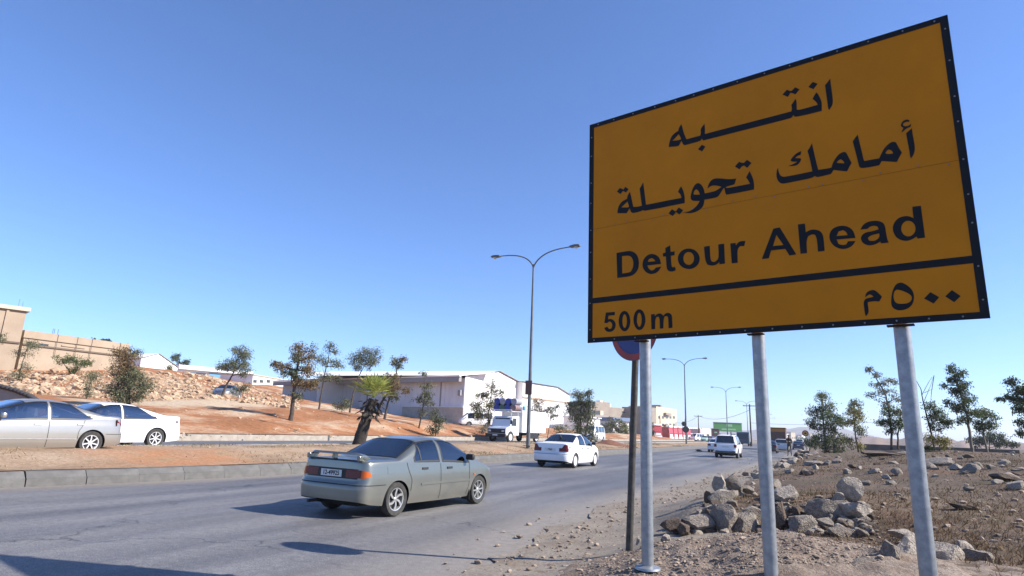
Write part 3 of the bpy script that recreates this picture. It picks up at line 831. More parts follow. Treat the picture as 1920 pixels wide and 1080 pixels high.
nps.rotation_euler = Matrix.Rotation(math.radians(-3.2), 3, Vector(n2)).to_euler()

# ------------------------------------------------------------------ street lamps along the median
LAMP_H = 10.3


def make_lamp():
    root = empty('street_lamp')
    zs = np.linspace(-.2, LAMP_H, 8)
    MB().tube([(0, 0, z) for z in zs], [.115 - .06 * (z / LAMP_H) for z in zs], 14).build('pole', MT['lamp_steel'], root, smooth=40)
    MB().box((0, 0, .02), (.42, .42, .03), bev=.006).build('base_plate', MT['lamp_steel'], root)
    MB().box((.0, -.10, .9), (.12, .04, .4), bev=.01).build('access_door', MT['lamp_steel'], root)
    for s_ in (-1, 1):
        pts = []
        for i in range(15):
            t = i / 14
            pts.append((s_ * (2.35 * (t ** 1.55) + .05 * t), 0, LAMP_H - .25 + 1.02 * (1 - (1 - t) ** 2.3)))
        a = MB().tube(pts, [.045 - .015 * i / 14 for i in range(15)], 10).build('arm', MT['lamp_steel'], root, smooth=40)
        e = pts[-1]; x0 = e[0]
        prof = [(.0, .05), (.1, .085), (.35, .12), (.55, .10), (.62, .04), (.62, -.02), (.5, -.06), (.1, -.06), (0, -.03)]
        mb = MB(); n = len(prof); secs = [(-.12, .55), (-.1, .85), (0, 1), (.1, .85), (.12, .55)]
        vs = [(x0 + s_ * (u - .05), y, e[2] + v * sc) for y, sc in secs for u, v in prof]; fs = []
        for q in range(4):
            for i in range(n): fs.append((q * n + i, q * n + (i + 1) % n, (q + 1) * n + (i + 1) % n, (q + 1) * n + i))
        fs += [tuple(range(n)), tuple(range(5 * n - 1, 4 * n - 1, -1))]
        hd = mb.add(vs, fs).build('lamp_head', MT['lamp_steel'], root, smooth=50)
        MB().lathe([(.001, -.14), (.07, -.125), (.115, -.08), (.12, -.05)], n=14, c=(x0 + s_ * .33, 0, e[2])).build('bowl', MT['lamp_glass'], hd, smooth=60)
    return root


lamp0 = make_lamp()
lspots = [(at(990, 836, 33.3), 0), (at(1287, 833.7, 78.3), 0)]
p1_, p2_ = lspots[0][0], lspots[1][0]; stp = p2_[1] - p1_[1]
for i in range(2, 7):
    y = p2_[1] + stp * (i - 1) * .97; lspots.append((np.array([pl(y, KERB_X) - 2.1 + .004 * max(0, y - 130), y, med_z(y)]), 0))
LL = ['double arm street lamp with a brown box sign, nearest of the row on the median', 'double arm street lamp carrying two round signs on the median', 'third street lamp along the median, seen in front of the green billboard',
      'fourth street lamp along the median, partly behind the middle post of the detour sign', 'fifth street lamp along the median, just right of the middle sign post', 'sixth street lamp along the median, far off', 'farthest and smallest street lamp in the median row']
for i, (p, a) in enumerate(lspots):
    o = lamp0 if i == 0 else copy_tree(lamp0)
    o.location = tuple(map(float, p)); o.rotation_euler = (0, 0, math.radians(-6 if i == 0 else -2))
    tag(o, LL[i], 'street lamp', 'street lamps along the median')
b1 = MB().box((0, -.13, 3.15), (.42, .05, .78), bev=.01).build('box_sign', mat('brown_sign', (.12, .06, .05), .6, var=.3), lamp0)
b1['label'] = 'brown rectangular box sign on the pole'
l2 = [o for o in bpy.data.objects if o.name.startswith('street_lamp.')][0]
for z, r, dx in ((1.9, .42, 0.0), ):
    MB().lathe([(.001, .012), (r, .012), (r, -.012), (.001, -.012)], axis='y', n=28, c=(dx, -.12, z)).build('round_sign', MT['sign_back'], l2)
MB().lathe([(.001, .012), (.5, .012), (.5, -.012), (.001, -.012)], axis='x', n=3, c=(-.05, -.12, 2.75)).build('triangle_sign', MT['sign_back'], l2)
MB().lathe([(.001, .012), (.34, .012), (.34, -.012), (.001, -.012)], axis='y', n=6, c=(-.22, -.14, 2.6)).build('hexagon_sign', MT['sign_back'], l2)


# ------------------------------------------------------------------ cars: body surface as functions of (x along, height / section)
def paint(name, col, metal=.0, rough=.35, dirt=.25):
    m = bpy.data.materials.new(name); m.use_nodes = True
    n = m.node_tree.nodes; l = m.node_tree.links; p = n['Principled BSDF']
    p.inputs['Metallic'].default_value = metal; p.inputs['Coat Weight'].default_value = .55; p.inputs['Coat Roughness'].default_value = .07
    tc = n.new('ShaderNodeTexCoord'); sx = n.new('ShaderNodeSeparateXYZ'); l.new(tc.outputs['Object'], sx.inputs[0])
    nz = n.new('ShaderNodeTexNoise'); nz.inputs['Scale'].default_value = 3.5; nz.inputs['Detail'].default_value = 8; l.new(tc.outputs['Object'], nz.inputs['Vector'])
    # road dirt on the lower body
    mr = n.new('ShaderNodeMapRange'); mr.inputs[1].default_value = .75; mr.inputs[2].default_value = .18; mr.inputs[3].default_value = 0; mr.inputs[4].default_value = dirt
    l.new(sx.outputs[2], mr.inputs[0])
    mu = n.new('ShaderNodeMath'); mu.operation = 'MULTIPLY'; l.new(mr.outputs[0], mu.inputs[0]); l.new(nz.outputs['Fac'], mu.inputs[1])
    m2 = n.new('ShaderNodeMath'); m2.operation = 'MULTIPLY_ADD'; m2.inputs[1].default_value = 1.6; m2.inputs[2].default_value = .04; l.new(mu.outputs[0], m2.inputs[0])
    x = n.new('ShaderNodeMix'); x.data_type = 'RGBA'; l.new(m2.outputs[0], x.inputs[0]); x.inputs[6].default_value = (*col, 1); x.inputs[7].default_value = (.22, .18, .14, 1)
    l.new(x.outputs[2], p.inputs['Base Color'])
    r = n.new('ShaderNodeMath'); r.operation = 'MULTIPLY_ADD'; r.inputs[1].default_value = .8; r.inputs[2].default_value = rough; l.new(m2.outputs[0], r.inputs[0]); l.new(r.outputs[0], p.inputs['Roughness'])
    return m


def smcurve(pts, sm=.12):
    xs = np.linspace(pts[0][0], pts[-1][0], 500); ys = np.interp(xs, [p[0] for p in pts], [p[1] for p in pts])
    w = max(1, int(sm / (xs[1] - xs[0]))); ker = np.ones(w) / w
    for _ in range(2):
        e = np.concatenate([np.full(w, ys[0]), ys, np.full(w, ys[-1])]); ys = np.convolve(e, ker, 'same')[w:-w]
    return lambda x: float(np.interp(x, xs, ys))


class Body:
    """x = 0 at the rear bumper, L at the nose; y to the left"""
    def __init__(s, P):
        s.P = P; s.L = P['L']; s.hw = P['W'] / 2
        s.zt = smcurve(P['top'], P.get('sm', .10)); s.zb = smcurve(P['belt'], .2); s.sill = smcurve(P['sill'], .06)
        s.side = smcurve(P['side'], .05); s.er = smcurve(P['rear'], .03); s.ef = smcurve(P['front'], .05)
        s.n = P.get('n', 5.0); s.k = P.get('tumble', .22); s.xr, s.xf = P.get('xr', .45), P.get('xf', .8)
        s.mr, s.mf = P.get('mr', 5.0), P.get('mf', 3.2); s.taper = P.get('taper', .04)

    def endu(s, x):
        if x < s.xr: return (s.xr - x) / s.xr, s.mr, -1
        if x > s.L - s.xf: return (x - s.L + s.xf) / s.xf, s.mf, 1
        return 0, 5, 0

    def w(s, x):
        u, m, d = s.endu(x); u = min(max(u, 0), 1)
        t = abs((x - s.L * .52) / (s.L * .5)) ** 2.4
        return s.hw * (1 - s.taper * t) * (1 - u ** m) ** (1 / m)

    def xs(s, x, z):
        u, m, d = s.endu(x)
        if d < 0: return x + (u ** 3) * s.er(z)
        if d > 0: return x - (u ** 2) * s.ef(z)
        return x

    def lower(s, x, z, sg=1):
        return Vector((s.xs(x, z), sg * s.w(x) * s.side(z), z))

    def upper_q(s, x, q, sg=1):
        zb, H = s.zb(x), max(s.zt(x) - s.zb(x), .004); f = max(0, 1 - q ** s.n) ** (1 / s.n)
        return s.upper(x, f, q, sg)

    def upper_f(s, x, f):
        q = max(0, 1 - abs(f) ** s.n) ** (1 / s.n); return s.upper(x, abs(f), q, 1 if f >= 0 else -1)

    def upper(s, x, f, q, sg):
        zb = s.zb(x); H = max(s.zt(x) - zb, .004); wb = s.w(x) * s.side(zb)
        y = wb * f * (1 - s.k * min(1, H / .5) * q); z = zb + H * q
        return Vector((s.xs(x, z), sg * y, z))

    def rear(s, y, z):
        """point of the tail face at lateral y"""
        W = s.hw * (1 - s.taper * abs((0 - s.L * .52) / (s.L * .5)) ** 2.4) * s.side(z)
        f = min(abs(y) / W, .9995); u = (1 - f ** s.mr) ** (1 / s.mr); x = s.xr * (1 - u)
        return Vector((x + u ** 3 * s.er(z), y, z))

    def nose(s, y, z):
        W = s.hw * (1 - s.taper) * s.side(z); f = min(abs(y) / W, .9995); u = (1 - f ** s.mf) ** (1 / s.mf)
        x = s.L - s.xf * (1 - u); return Vector((x - u ** 2 * s.ef(z), y, z))


def panel(name, fn, a0, a1, lo, hi, na, nb, off, m, parent, skirt=.0, smooth=True):
    """a patch of the body surface, lifted off by off; fn(a, b) -> point"""
    vs = []; fs = []; lo_ = lo if callable(lo) else (lambda a: lo); hi_ = hi if callable(hi) else (lambda a: hi); e = 1e-3
    P = [[None] * (nb + 1) for _ in range(na + 1)]; Nn = [[None] * (nb + 1) for _ in range(na + 1)]
    for i in range(na + 1):
        a = a0 + (a1 - a0) * i / na
        for j in range(nb + 1):
            b = lo_(a) + (hi_(a) - lo_(a)) * j / nb; p = fn(a, b)
            da = fn(a + e, b) - fn(a - e, b); db = fn(a, b + e) - fn(a, b - e); nn = da.cross(db)
            nn = nn.normalized() if nn.length > 1e-12 else Vector((0, 0, 1))
            c = Vector((p.x - parent['cx'], p.y, p.z - .6)) if 'cx' in parent else Vector((p.x - 2.1, p.y, p.z - .6))
            if nn.dot(c) < 0: nn = -nn
            P[i][j] = p; Nn[i][j] = nn
    for i in range(na + 1):
        for j in range(nb + 1): vs.append(P[i][j] + Nn[i][j] * off)
    w = nb + 1
    for i in range(na):
        for j in range(nb): fs.append((i * w + j, i * w + j + 1, (i + 1) * w + j + 1, (i + 1) * w + j))
    if skirt:
        rim = [(i, 0) for i in range(na + 1)] + [(na, j) for j in range(1, nb + 1)] + [(i, nb) for i in range(na - 1, -1, -1)] + [(0, j) for j in range(nb - 1, 0, -1)]
        b0 = len(vs)
        for i, j in rim: vs.append(P[i][j] + Nn[i][j] * (off - skirt))
        for q in range(len(rim)):
            r = (q + 1) % len(rim); a = rim[q][0] * w + rim[q][1]; b = rim[r][0] * w + rim[r][1]; fs.append((a, b, b0 + r, b0 + q))
    o = new_obj(name, vs, fs, m, parent)
    bm = bmesh.new(); bm.from_mesh(o.data); bmesh.ops.remove_doubles(bm, verts=bm.verts, dist=1e-5); bmesh.ops.recalc_face_normals(bm, faces=bm.faces); bm.to_mesh(o.data); bm.free()
    sharp(o, 40)
    return o


def wheel_meshes(r, wd, style, rimmat):
    rr = r * .66; key = ('wheel', r, wd, style, rimmat.name)
    if key in MT: return MT[key]
    h = wd / 2
    ty = MB().lathe([(rr, -h * .8), (r * .8, -h), (r * .94, -h * .96), (r * .99, -h * .7), (r, 0), (r * .99, h * .7), (r * .94, h * .96), (r * .8, h), (rr, h * .8), (rr * .97, h * .3)], axis='y', n=36).build('wheel', MT['tyre'], smooth=45)
    mb = MB()
    mb.lathe([(rr * 1.01, h * .82), (rr * .93, h * .78), (rr * .88, h * .45), (rr * .88, -h * .5)], axis='y', n=36)
    mb.lathe([(.0005, h * .72), (rr * .13, h * .72), (rr * .2, h * .62), (rr * .22, h * .3)], axis='y', n=16)
    if style == 'cover':
        mb.lathe([(rr * .2, h * .62), (rr * .55, h * .74), (rr * .93, h * .78)], axis='y', n=36)
    else:
        ns = {'swirl': 6, 'spoke8': 8, 'spoke7': 7}[style]
        for i in range(ns):
            a = 2 * math.pi * i / ns; tw = .42 if style == 'swirl' else 0.0; vs = []
            for (rad, ww, yy, t_) in ((rr * .15, .30, h * .64, 0), (rr * .55, .25 if style != 'swirl' else .36, h * .74, tw * .5), (rr * .91, .22 if style != 'swirl' else .42, h * .72, tw)):
                for sg in (-1, 1):
                    aa = a + t_ + sg * ww * rr * .55 / rad * .5
                    vs.append((rad * math.cos(aa), yy, rad * math.sin(aa)))
                for sg in (-1, 1):
                    aa = a + t_ + sg * ww * rr * .55 / rad * .5
                    vs.append((rad * math.cos(aa), yy - .03, rad * math.sin(aa)))
            fs = []
            for q in (0, 4): fs += [(q, q + 1, q + 5, q + 4), (q + 2, q + 6, q + 7, q + 3), (q, q + 4, q + 6, q + 2), (q + 1, q + 3, q + 7, q + 5)]
            mb.add(vs, fs)
    rm = mb.build('rim', rimmat, smooth=40)
    bk = MB().lathe([(.0005, h * .2), (rr * .9, h * .2), (rr * .95, h * .1), (rr * .9, -h * .6), (.0005, -h * .6)], axis='y', n=24).build('dark_backing', MT['dark'])  # plain black disc that backs the rim
    res = (ty.data, rm.data, bk.data)
    for o in (ty, rm, bk): bpy.data.objects.remove(o)
    MT[key] = res
    return res


def inwin(s, x, q, f, wins):
    for t, x0, x1, lo, hi in wins:
        if x0 < x < x1:
            if t == 'side' and lo(x) < q < hi(x): return True
            if t == 'top' and f < hi(x): return True
    return False


def build_car(name, P, pm, det=1.0):
    B = Body(P); L = P['L']; root = empty(name); root['cx'] = L * .5
    ax = [P['ro'], P['ro'] + P['wb']]; r = P['r']; Ra = P.get('arch', r * 1.17)
    # stations
    na = int(70 * det) + 10; X = []
    for i in range(14): ph = math.pi / 2 * (1 - i / 14); X.append(B.xr * (1 - math.sin(ph) ** (2 / B.mr)))
    X += list(np.linspace(B.xr, L - B.xf, na))
    for i in range(1, 17): ph = math.pi / 2 * i / 16; X.append(L - B.xf * (1 - math.sin(ph) ** (2 / B.mf)))
    for a in ax:
        for i in range(25): t = math.pi * i / 24; X.append(a + Ra * math.cos(t) * .9999)
        X += [a - Ra - .004, a + Ra + .004]
    for w_ in P['wins']: X += [w_[1], w_[2]]
    X = sorted(set(round(x, 4) for x in X if 0 <= x <= L)); X = [x for i, x in enumerate(X) if i == 0 or x - X[i - 1] > .0008]
    NL, NU = 14, 20; vs = []; fs = []; rows = []
    for x in X:
        zb = B.zb(x); z0 = B.sill(x)
        for a in ax:
            if abs(x - a) < Ra: z0 = max(z0, r + math.sqrt(Ra * Ra - (x - a) ** 2) * .97)
        z0 = min(z0, zb - .02); row = []
        for j in range(NL): row.append((B.lower(x, z0 + (zb - z0) * j / NL), -1, 1))
        for j in range(NU + 1):
            t = math.pi / 2 * j / NU; q = math.sin(t) ** (2 / B.n); f = math.cos(t) ** (2 / B.n) if j < NU else 0.0
            row.append((B.upper(x, f, q, 1), q, f))
        rows.append(row)
    W = NL + NU + 1
    for sg in (1, -1):
        base = len(vs)
        for row in rows:
            for p, q, f in row: vs.append((p.x, p.y * sg, p.z))
        for i in range(len(X) - 1):
            xm = (X[i] + X[i + 1]) / 2
            for j in range(W - 1):
                if j >= NL:
                    qm = (rows[i][j][1] + rows[i][j + 1][1]) / 2; fm = (rows[i][j][2] + rows[i][j + 1][2]) / 2
                    if inwin(B, xm, qm, fm, P['wins']): continue
                a = base + i * W + j; q4 = (a, a + 1, a + W + 1, a + W)
                fs.append(q4 if sg < 0 else q4[::-1])
    body = new_obj('body', vs, fs, pm, root)
    bm = bmesh.new(); bm.from_mesh(body.data); bmesh.ops.remove_doubles(bm, verts=bm.verts, dist=2e-4)
    bmesh.ops.dissolve_degenerate(bm, edges=bm.edges, dist=1e-5); bmesh.ops.recalc_face_normals(bm, faces=bm.faces); bm.to_mesh(body.data); bm.free()
    sharp(body, P.get('crease', 38))
    S = lambda sg: (lambda x, q: B.upper_q(x, min(max(q, 0), .9999), sg))
    LW = lambda sg: (lambda x, z: B.lower(x, z, sg))
    gl = MT[P.get('glass', 'glass')]
    n1 = int(14 * det) + 4
    # windows with their trims
    for t, x0, x1, lo, hi in P['wins']:
        if t == 'top':
            o = panel('rear_window' if x1 < L * .5 else 'windscreen', lambda x, f: B.upper_f(x, max(-1, min(1, f))), x0 - .012, x1 + .012, lambda x: -hi(x) - .02, lambda x: hi(x) + .02, n1, 16, .004, gl, root)
            for u0, u1, a_, b_ in ((x0 - .006, x0 + .012, -1, 1), (x1 - .01, x1 + .015, -1, 1)):
                panel('seal', lambda x, f: B.upper_f(x, max(-1, min(1, f))), u0, u1, lambda x: -hi(x) - .02, lambda x: hi(x) + .02, 2, 16, .007, MT['trim'], o)
            for sg in (-1, 1):
                panel('seal', lambda x, f: B.upper_f(x, max(-1, min(1, f))), x0 - .02, x1 + .02, lambda x: sg * (hi(x) - .012), lambda x: sg * (hi(x) + .035), n1, 2, .007, MT['trim'], o)
        else:
            for sg in (-1, 1):
                o = panel('side_window', S(sg), x0 - .004, x1 + .004, lambda x: lo(x) - .02, lambda x: hi(x) + .012, n1, 8, .003, gl, root)
                for l_, h_ in ((lambda x: lo(x) - .06, lambda x: lo(x) + .015), (lambda x: hi(x) - .03, lambda x: hi(x) + .02)):
                    panel('seal', S(sg), x0 - .01, x1 + .01, l_, h_, n1, 2, .006, MT['trim'], o)
                for xx in (x0, x1):
                    panel('seal', S(sg), xx - .014, xx + .014, lambda x: lo(x) - .06, lambda x: hi(x) + .02, 2, 6, .006, MT['trim'], o)
    # gaps between panels
    for xs_ in P.get('seams', []):
        for sg in (-1, 1):
            fx = smcurve(xs_, .08)
            panel('door_gap', lambda z, x: B.lower(x, z, sg), xs_[0][0], xs_[-1][0], lambda z: fx(z) - .006, lambda z: fx(z) + .006, 16, 1, .0035, MT['seam'], root)
    for z, x0, x1, hh, mm in P.get('mouldings', []):
        for sg in (-1, 1):
            panel('side_moulding', LW(sg), x0, x1, z - hh / 2, z + hh / 2, 20, 2, .012, pm if mm == 'paint' else MT[mm], root, skirt=.014)
    for x, z in P.get('handles', []):
        for sg in (-1, 1):
            panel('door_handle', LW(sg), x - .085, x + .085, z - .02, z + .02, 5, 2, .016, MT['dark'] if P.get('dark_handles', True) else pm, root, skirt=.02)
    zb_ = P.get('bumper_gap')
    if zb_:
        panel('bumper_gap', B.rear, -B.hw * .955, B.hw * .955, zb_ - .006, zb_ + .006, 40, 1, .004, MT['seam'], root)
        for sg in (-1, 1): panel('bumper_gap', LW(sg), .06, ax[0] - Ra * .98, zb_ - .006, zb_ + .006, 8, 1, .004, MT['seam'], root)
    # tail lamps etc. on the tail face: (name, y0, y1, z0, z1, material, both sides)
    for nm, y0, y1, lo, hi, mm, both in P.get('tail', []):
        for sg in ((1, -1) if both else (1,)):
            panel(nm, lambda y, z: B.rear(sg * y, z), y0, y1, lo, hi, 14, 5, .008, MT[mm], root, skirt=.01)
    for nm, y0, y1, lo, hi, mm, both in P.get('nosep', []):
        for sg in ((1, -1) if both else (1,)):
            panel(nm, lambda y, z: B.nose(sg * y, z), y0, y1, lo, hi, 12, 4, .008, MT[mm], root, skirt=.01)
    if 'plate' in P:
        z, txt = P['plate']; p = B.rear(0, z)
        pt = MB().box((p.x - .018, 0, z), (.012, .50, .115), bev=.003).build('licence_plate', MT['plate'], root)
        if txt:
            cu = bpy.data.curves.new('plate_text', 'FONT'); cu.body = txt; cu.size = .105; cu.align_x = 'CENTER'; cu.align_y = 'CENTER'; cu.offset = .0022; cu.extrude = .0008
            to = bpy.data.objects.new('plate_text', cu); COL.objects.link(to); bpy.context.view_layer.update()
            tm = bpy.data.meshes.new_from_object(to.evaluated_get(bpy.context.evaluated_depsgraph_get())); bpy.data.objects.remove(to); bpy.data.curves.remove(cu)
            tm.materials.clear(); tm.materials.append(MT['black']); to = bpy.data.objects.new('plate_text', tm); COL.objects.link(to); to.parent = pt
            to.matrix_local = Matrix(((0, 0, -1, p.x - .0255), (-1, 0, 0, 0), (0, 1, 0, z), (0, 0, 0, 1)))
    # mirrors
    mx, mz = P['mirror']
    for sg in (-1, 1):
        p = B.lower(mx, B.zb(mx), sg)
        MB().box((mx + .0, p.y + sg * .10, mz + .06), (.10, .19, .125), bev=.035).build('wing_mirror', MT['dark'] if P.get('dark_mirror', True) else pm, root, smooth=40)
    # underside, wheels, seats
    MB().box((L * .5, 0, .33), (L - .5, P['W'] * .60, .28), bev=.03).build('underbody', MT['under'], root)
    MB().box((L * .5, 0, .40), (P['wb'] - 2 * Ra, P['W'] * .90, .36)).build('floor_pan', MT['under'], root)
    wd = P.get('wwidth', .19); styles = P.get('styles', ('cover', 'cover'))
    for i, a in enumerate(ax):
        ty, rm, bk = wheel_meshes(r, wd, styles[i], MT[P.get('rimmat', 'rim')])
        for sg in (-1, 1):
            w = bpy.data.objects.new('wheel', ty); COL.objects.link(w); w.parent = root
            w.location = (a, sg * (B.hw - wd / 2 - .015), r); w.rotation_euler = (0, .3 * i + sg * .2, math.pi if sg < 0 else 0)
            for me, nm in ((rm, 'rim'), (bk, 'dark_backing')):
                q = bpy.data.objects.new(nm, me); COL.objects.link(q); q.parent = w
    for x, y, ww in P.get('seats', []):
        st = MB(); st.box((x + .2, y, .48), (.5, ww, .16), bev=.05); st.box((x - .05, y, .80 if ww < .7 else .70), (.14, ww, .58 if ww < .7 else .50), bev=.05)
        if ww < .7: st.box((x - .08, y, 1.14), (.09, .24, .17), bev=.04)
        st.build('seat', MT[P.get('seatmat', 'seat')], root, smooth=40)
    if P.get('dash'):
        MB().box((P['dash'], 0, .78), (.35, P['W'] * .8, .22), bev=.05).build('dashboard', MT['dark'], root)
    return root, B


def place_car(root, P, rear_pt, front_pt, side='right', sink=.0, sc=1.0):
    root.scale = (sc, sc, sc)
    a, b = np.array(rear_pt, float), np.array(front_pt, float); d = b - a; ang = math.atan2(d[1], d[0])
    s = 1 if side == 'right' else -1
    off = (P['W'] / 2 - .10) * sc
    lx, ly = P['ro'] * sc, -s * off                       # local position of the rear wheel on that side
    ca, sa = math.cos(ang), math.sin(ang)
    root.location = (a[0] - (lx * ca - ly * sa), a[1] - (lx * sa + ly * ca), a[2] - sink); root.rotation_euler = (0, 0, ang)


def place_at(root, P, centre, ang, z=None):
    ca, sa = math.cos(ang), math.sin(ang); L = P['L']
    root.location = (centre[0] - L / 2 * ca, centre[1] - L / 2 * sa, centre[2] if z is None else z); root.rotation_euler = (0, 0, ang)


SIDE = [(.1, .90), (.2, .945), (.32, .985), (.45, 1.0), (.60, 1.0), (.75, .985), (.90, .955), (1.1, .93)]


def sedan(L=4.27, W=1.69, H=1.385, wb=2.5, ro=.90, r=.295, belt=(.90, .88), trunk=1.0, **kw):
    xw = kw.pop('xw', (0.93, 1.62, 2.60, 3.32))          # backlight foot, roof rear, roof front, windscreen foot
    P = dict(L=L, W=W, wb=wb, ro=ro, r=r,
             top=[(0, trunk - .05), (.1, trunk - .01), (xw[0], trunk + .0), (xw[0] + .02, trunk + .01), (xw[1], H - .045), (xw[1] + .45, H), (xw[2] - .25, H - .005), (xw[2], H - .05), (xw[3], .955), (L - .55, .80), (L - .15, .70), (L, .62)],
             belt=[(0, trunk - .09), (.5, trunk - .07), (ro + .3, belt[0] + .02), (ro + wb * .55, belt[0]), (ro + wb, belt[1] - .04), (L - .5, .74), (L, .60)],
             sill=[(0, .30), (.25, .24), (.6, .20), (L * .5, .185), (L - .5, .19), (L - .2, .21), (L, .26)],
             side=SIDE, rear=[(.1, .12), (.22, .06), (.3, .0), (.5, .0), (.56, .015), (.60, .07), (.9, .10), (1.1, .13)],
             front=[(.1, .12), (.25, .02), (.45, .0), (.55, .03), (.7, .12), (.9, .3)],
             n=5.0, tumble=.22)
    q0, q1 = .07, .86
    def lo(x): return q0
    Bt = Body(P)
    xm = kw.pop('xm', (xw[1] - .25, ro + wb * .46, ro + wb * .50, xw[3] - .33))
    Hf = H - belt[0]
    rt = kw.pop('rtaper', .22); rq = kw.pop('rtq', .30)
    def hi(x): return q1 - (q1 - rq) * max(0.0, min(1.0, (xm[0] + rt - x) / rt)) ** 1.3
    wins = [('top', xw[0] + .05, xw[1] - .03, None, lambda x: .84), ('top', xw[2] + .04, xw[3] - .06, None, lambda x: .85)]
    # side glass: front and rear door, tops follow the section of the roof
    qc = kw.pop('quarter', True)
    wins.append(('side', xm[0], xm[1], lo, hi)); wins.append(('side', xm[2], xm[3], lo, hi))
    P['wins'] = wins
    P['seams'] = [[(.22, xm[1] + .03), (.88, xm[1] + .03)], [(.24, ro + wb - .50), (.40, ro + wb - .42), (.9, ro + wb - .40)], [(.42, ro + r * 1.22), (.62, ro + .38), (.75, ro + .30), (.92, ro + .24)]]
    P['handles'] = [(xm[0] + .30, .80), (xm[2] + .22, .79)]
    P['mirror'] = (xm[3] - .10, .93); P['dash'] = xw[3] - .2
    P['seats'] = [(ro + wb * .58, -.36, .5), (ro + wb * .58, .36, .5), (ro + .40, 0, 1.2)]
    P['bumper_gap'] = .56
    P.update(kw)
    return P

MT['paint_silver'] = paint('paint_silver_green', (.21, .22, .195), .7, .26, .5)
MT['paint_white'] = paint('paint_white', (.78, .78, .80), 0, .3, .25)
MT['paint_beige'] = paint('paint_champagne', (.42, .395, .35), .7, .27, .2)
MT['paint_pure'] = paint('paint_bright_white', (.82, .82, .82), 0, .3, .12)
MT['paint_grey'] = paint('paint_grey', (.30, .31, .32), .5, .35, .5)
MT['paint_black'] = paint('paint_black', (.015, .016, .02), .1, .3, .4)
MT['paint_navy'] = paint('paint_navy', (.02, .03, .07), .2, .3, .4)
MT['paint_red'] = paint('paint_red', (.42, .03, .03), 0, .35, .3)

# --- the silver-green sedan in the near lane
P1 = sedan(L=4.46, wb=2.69, xw=(.95, 1.62, 2.72, 3.50), glass='glass_dark', styles=('swirl', 'spoke8'), plate=(.735, '12-49925'), rimmat='rim', arch=.335, trunk=.985, H=1.375,
           mouldings=[(.52, 1.55, 3.22, .035, 'paint')],
           tail=[('tail_panel', -.60, .60, .655, .82, 'dark', False),
                 ('tail_lamp', .34, .665, .675, .805, 'tail_red', True),
                 ('indicator', .67, .806, lambda y: .672 + .9 * max(0, y - .70) ** 1.5, lambda y: .808 - 1.6 * max(0, y - .70) ** 1.5, 'tail_orange', True)],
           nosep=[('headlamp', .42, .80, .58, .70, 'lamp_clear', True), ('grille', -.4, .4, .60, .69, 'dark', False)])
c1, B1 = build_car('sedan', P1, MT['paint_silver'])
tag(c1, 'dusty silver-green sedan with a boot spoiler driving in the near lane', 'car')
place_car(c1, P1, gnd(735, 968), gnd(895, 943.5), sc=.885)
# boot spoiler: a bar on two feet
mb = MB(); n = 17; vs = []; fs = []
for i in range(n):
    y = -.66 + 1.32 * i / (n - 1); xb = .045 + .10 * abs(y / .66) ** 3; dz = -.07 * max(0, (abs(y) - .50) / .16) ** 2 - .035
    for a, b in ((0, .12), (.02, .145), (.16, .125), (.18, .11), (.08, .10)): vs.append((xb + a, y, .985 + b + dz))
for i in range(n - 1):
    for j in range(5): fs.append((i * 5 + j, i * 5 + (j + 1) % 5, (i + 1) * 5 + (j + 1) % 5, (i + 1) * 5 + j))
fs += [tuple(range(5)), tuple(range(n * 5 - 1, n * 5 - 6, -1))]
mb.add(vs, fs); sp = mb.build('spoiler', MT['paint_silver'], c1, smooth=40)
MB().box((.12, 0, 1.02), (.10, .05, .10), bev=.01).build('spoiler_foot', MT['paint_silver'], sp)
for s_ in (-1, 1): MB().box((.16, s_ * .61, 1.0), (.2, .08, .09), bev=.015).build('spoiler_foot', MT['paint_silver'], sp)
MB().box((.10, 0, 1.075), (.012, .34, .018)).build('brake_light', MT['tail_red'], sp)
MB().tube([(-.02, .42, .235), (.3, .42, .235)], .028, 12).build('exhaust_pipe', MT['steel_dark'], c1, smooth=40)
for s_ in (-1, 1): MB().box((P1['ro'] + P1['wb'] - .38, s_ * .74, .22), (.012, .2, .2)).build('mud_flap', MT['dark'], c1)
panel('fuel_flap', lambda x, z: B1.lower(x, z, -1), .62, .78, .74, .86, 4, 4, .004, MT['paint_silver'], c1, skirt=.004)
panel('side_repeater', lambda x, z: B1.lower(x, z, -1), 3.34, 3.40, .62, .645, 2, 2, .012, MT['tail_orange'], c1, skirt=.012)
for sg in (-1, 1):
    panel('quarter_pillar', lambda x, q: B1.upper_q(x, q, sg), 1.545, 1.575, .05, .87, 2, 6, .008, MT['trim'], c1)

# --- white sedan ahead of it
P2 = sedan(glass='glass', styles=('cover', 'cover'), rimmat='rim_white', plate=(.73, '7960'), dark_mirror=True, H=1.40, trunk=1.02, arch=.335, seatmat='seat_light', mr=4.2,
           tail=[('tail_lamp', .40, .80, lambda y: .66, lambda y: .80 + .14 * max(0, min(1, (y - .52) / .1)) - .5 * max(0, y - .70), 'tail_red', True)],
           nosep=[('headlamp', .42, .80, .58, .70, 'lamp_clear', True)])
c2, B2 = build_car('sedan', P2, MT['paint_white'])
tag(c2, 'white sedan with white wheel covers on the road beyond the silver-green sedan', 'car')
pr, pf = gnd(1076, 877.5), gnd(1120, 872.8)
d = pf - pr; d /= np.linalg.norm(d)
place_car(c2, P2, pr, pr + d * 2.5, sc=.94)

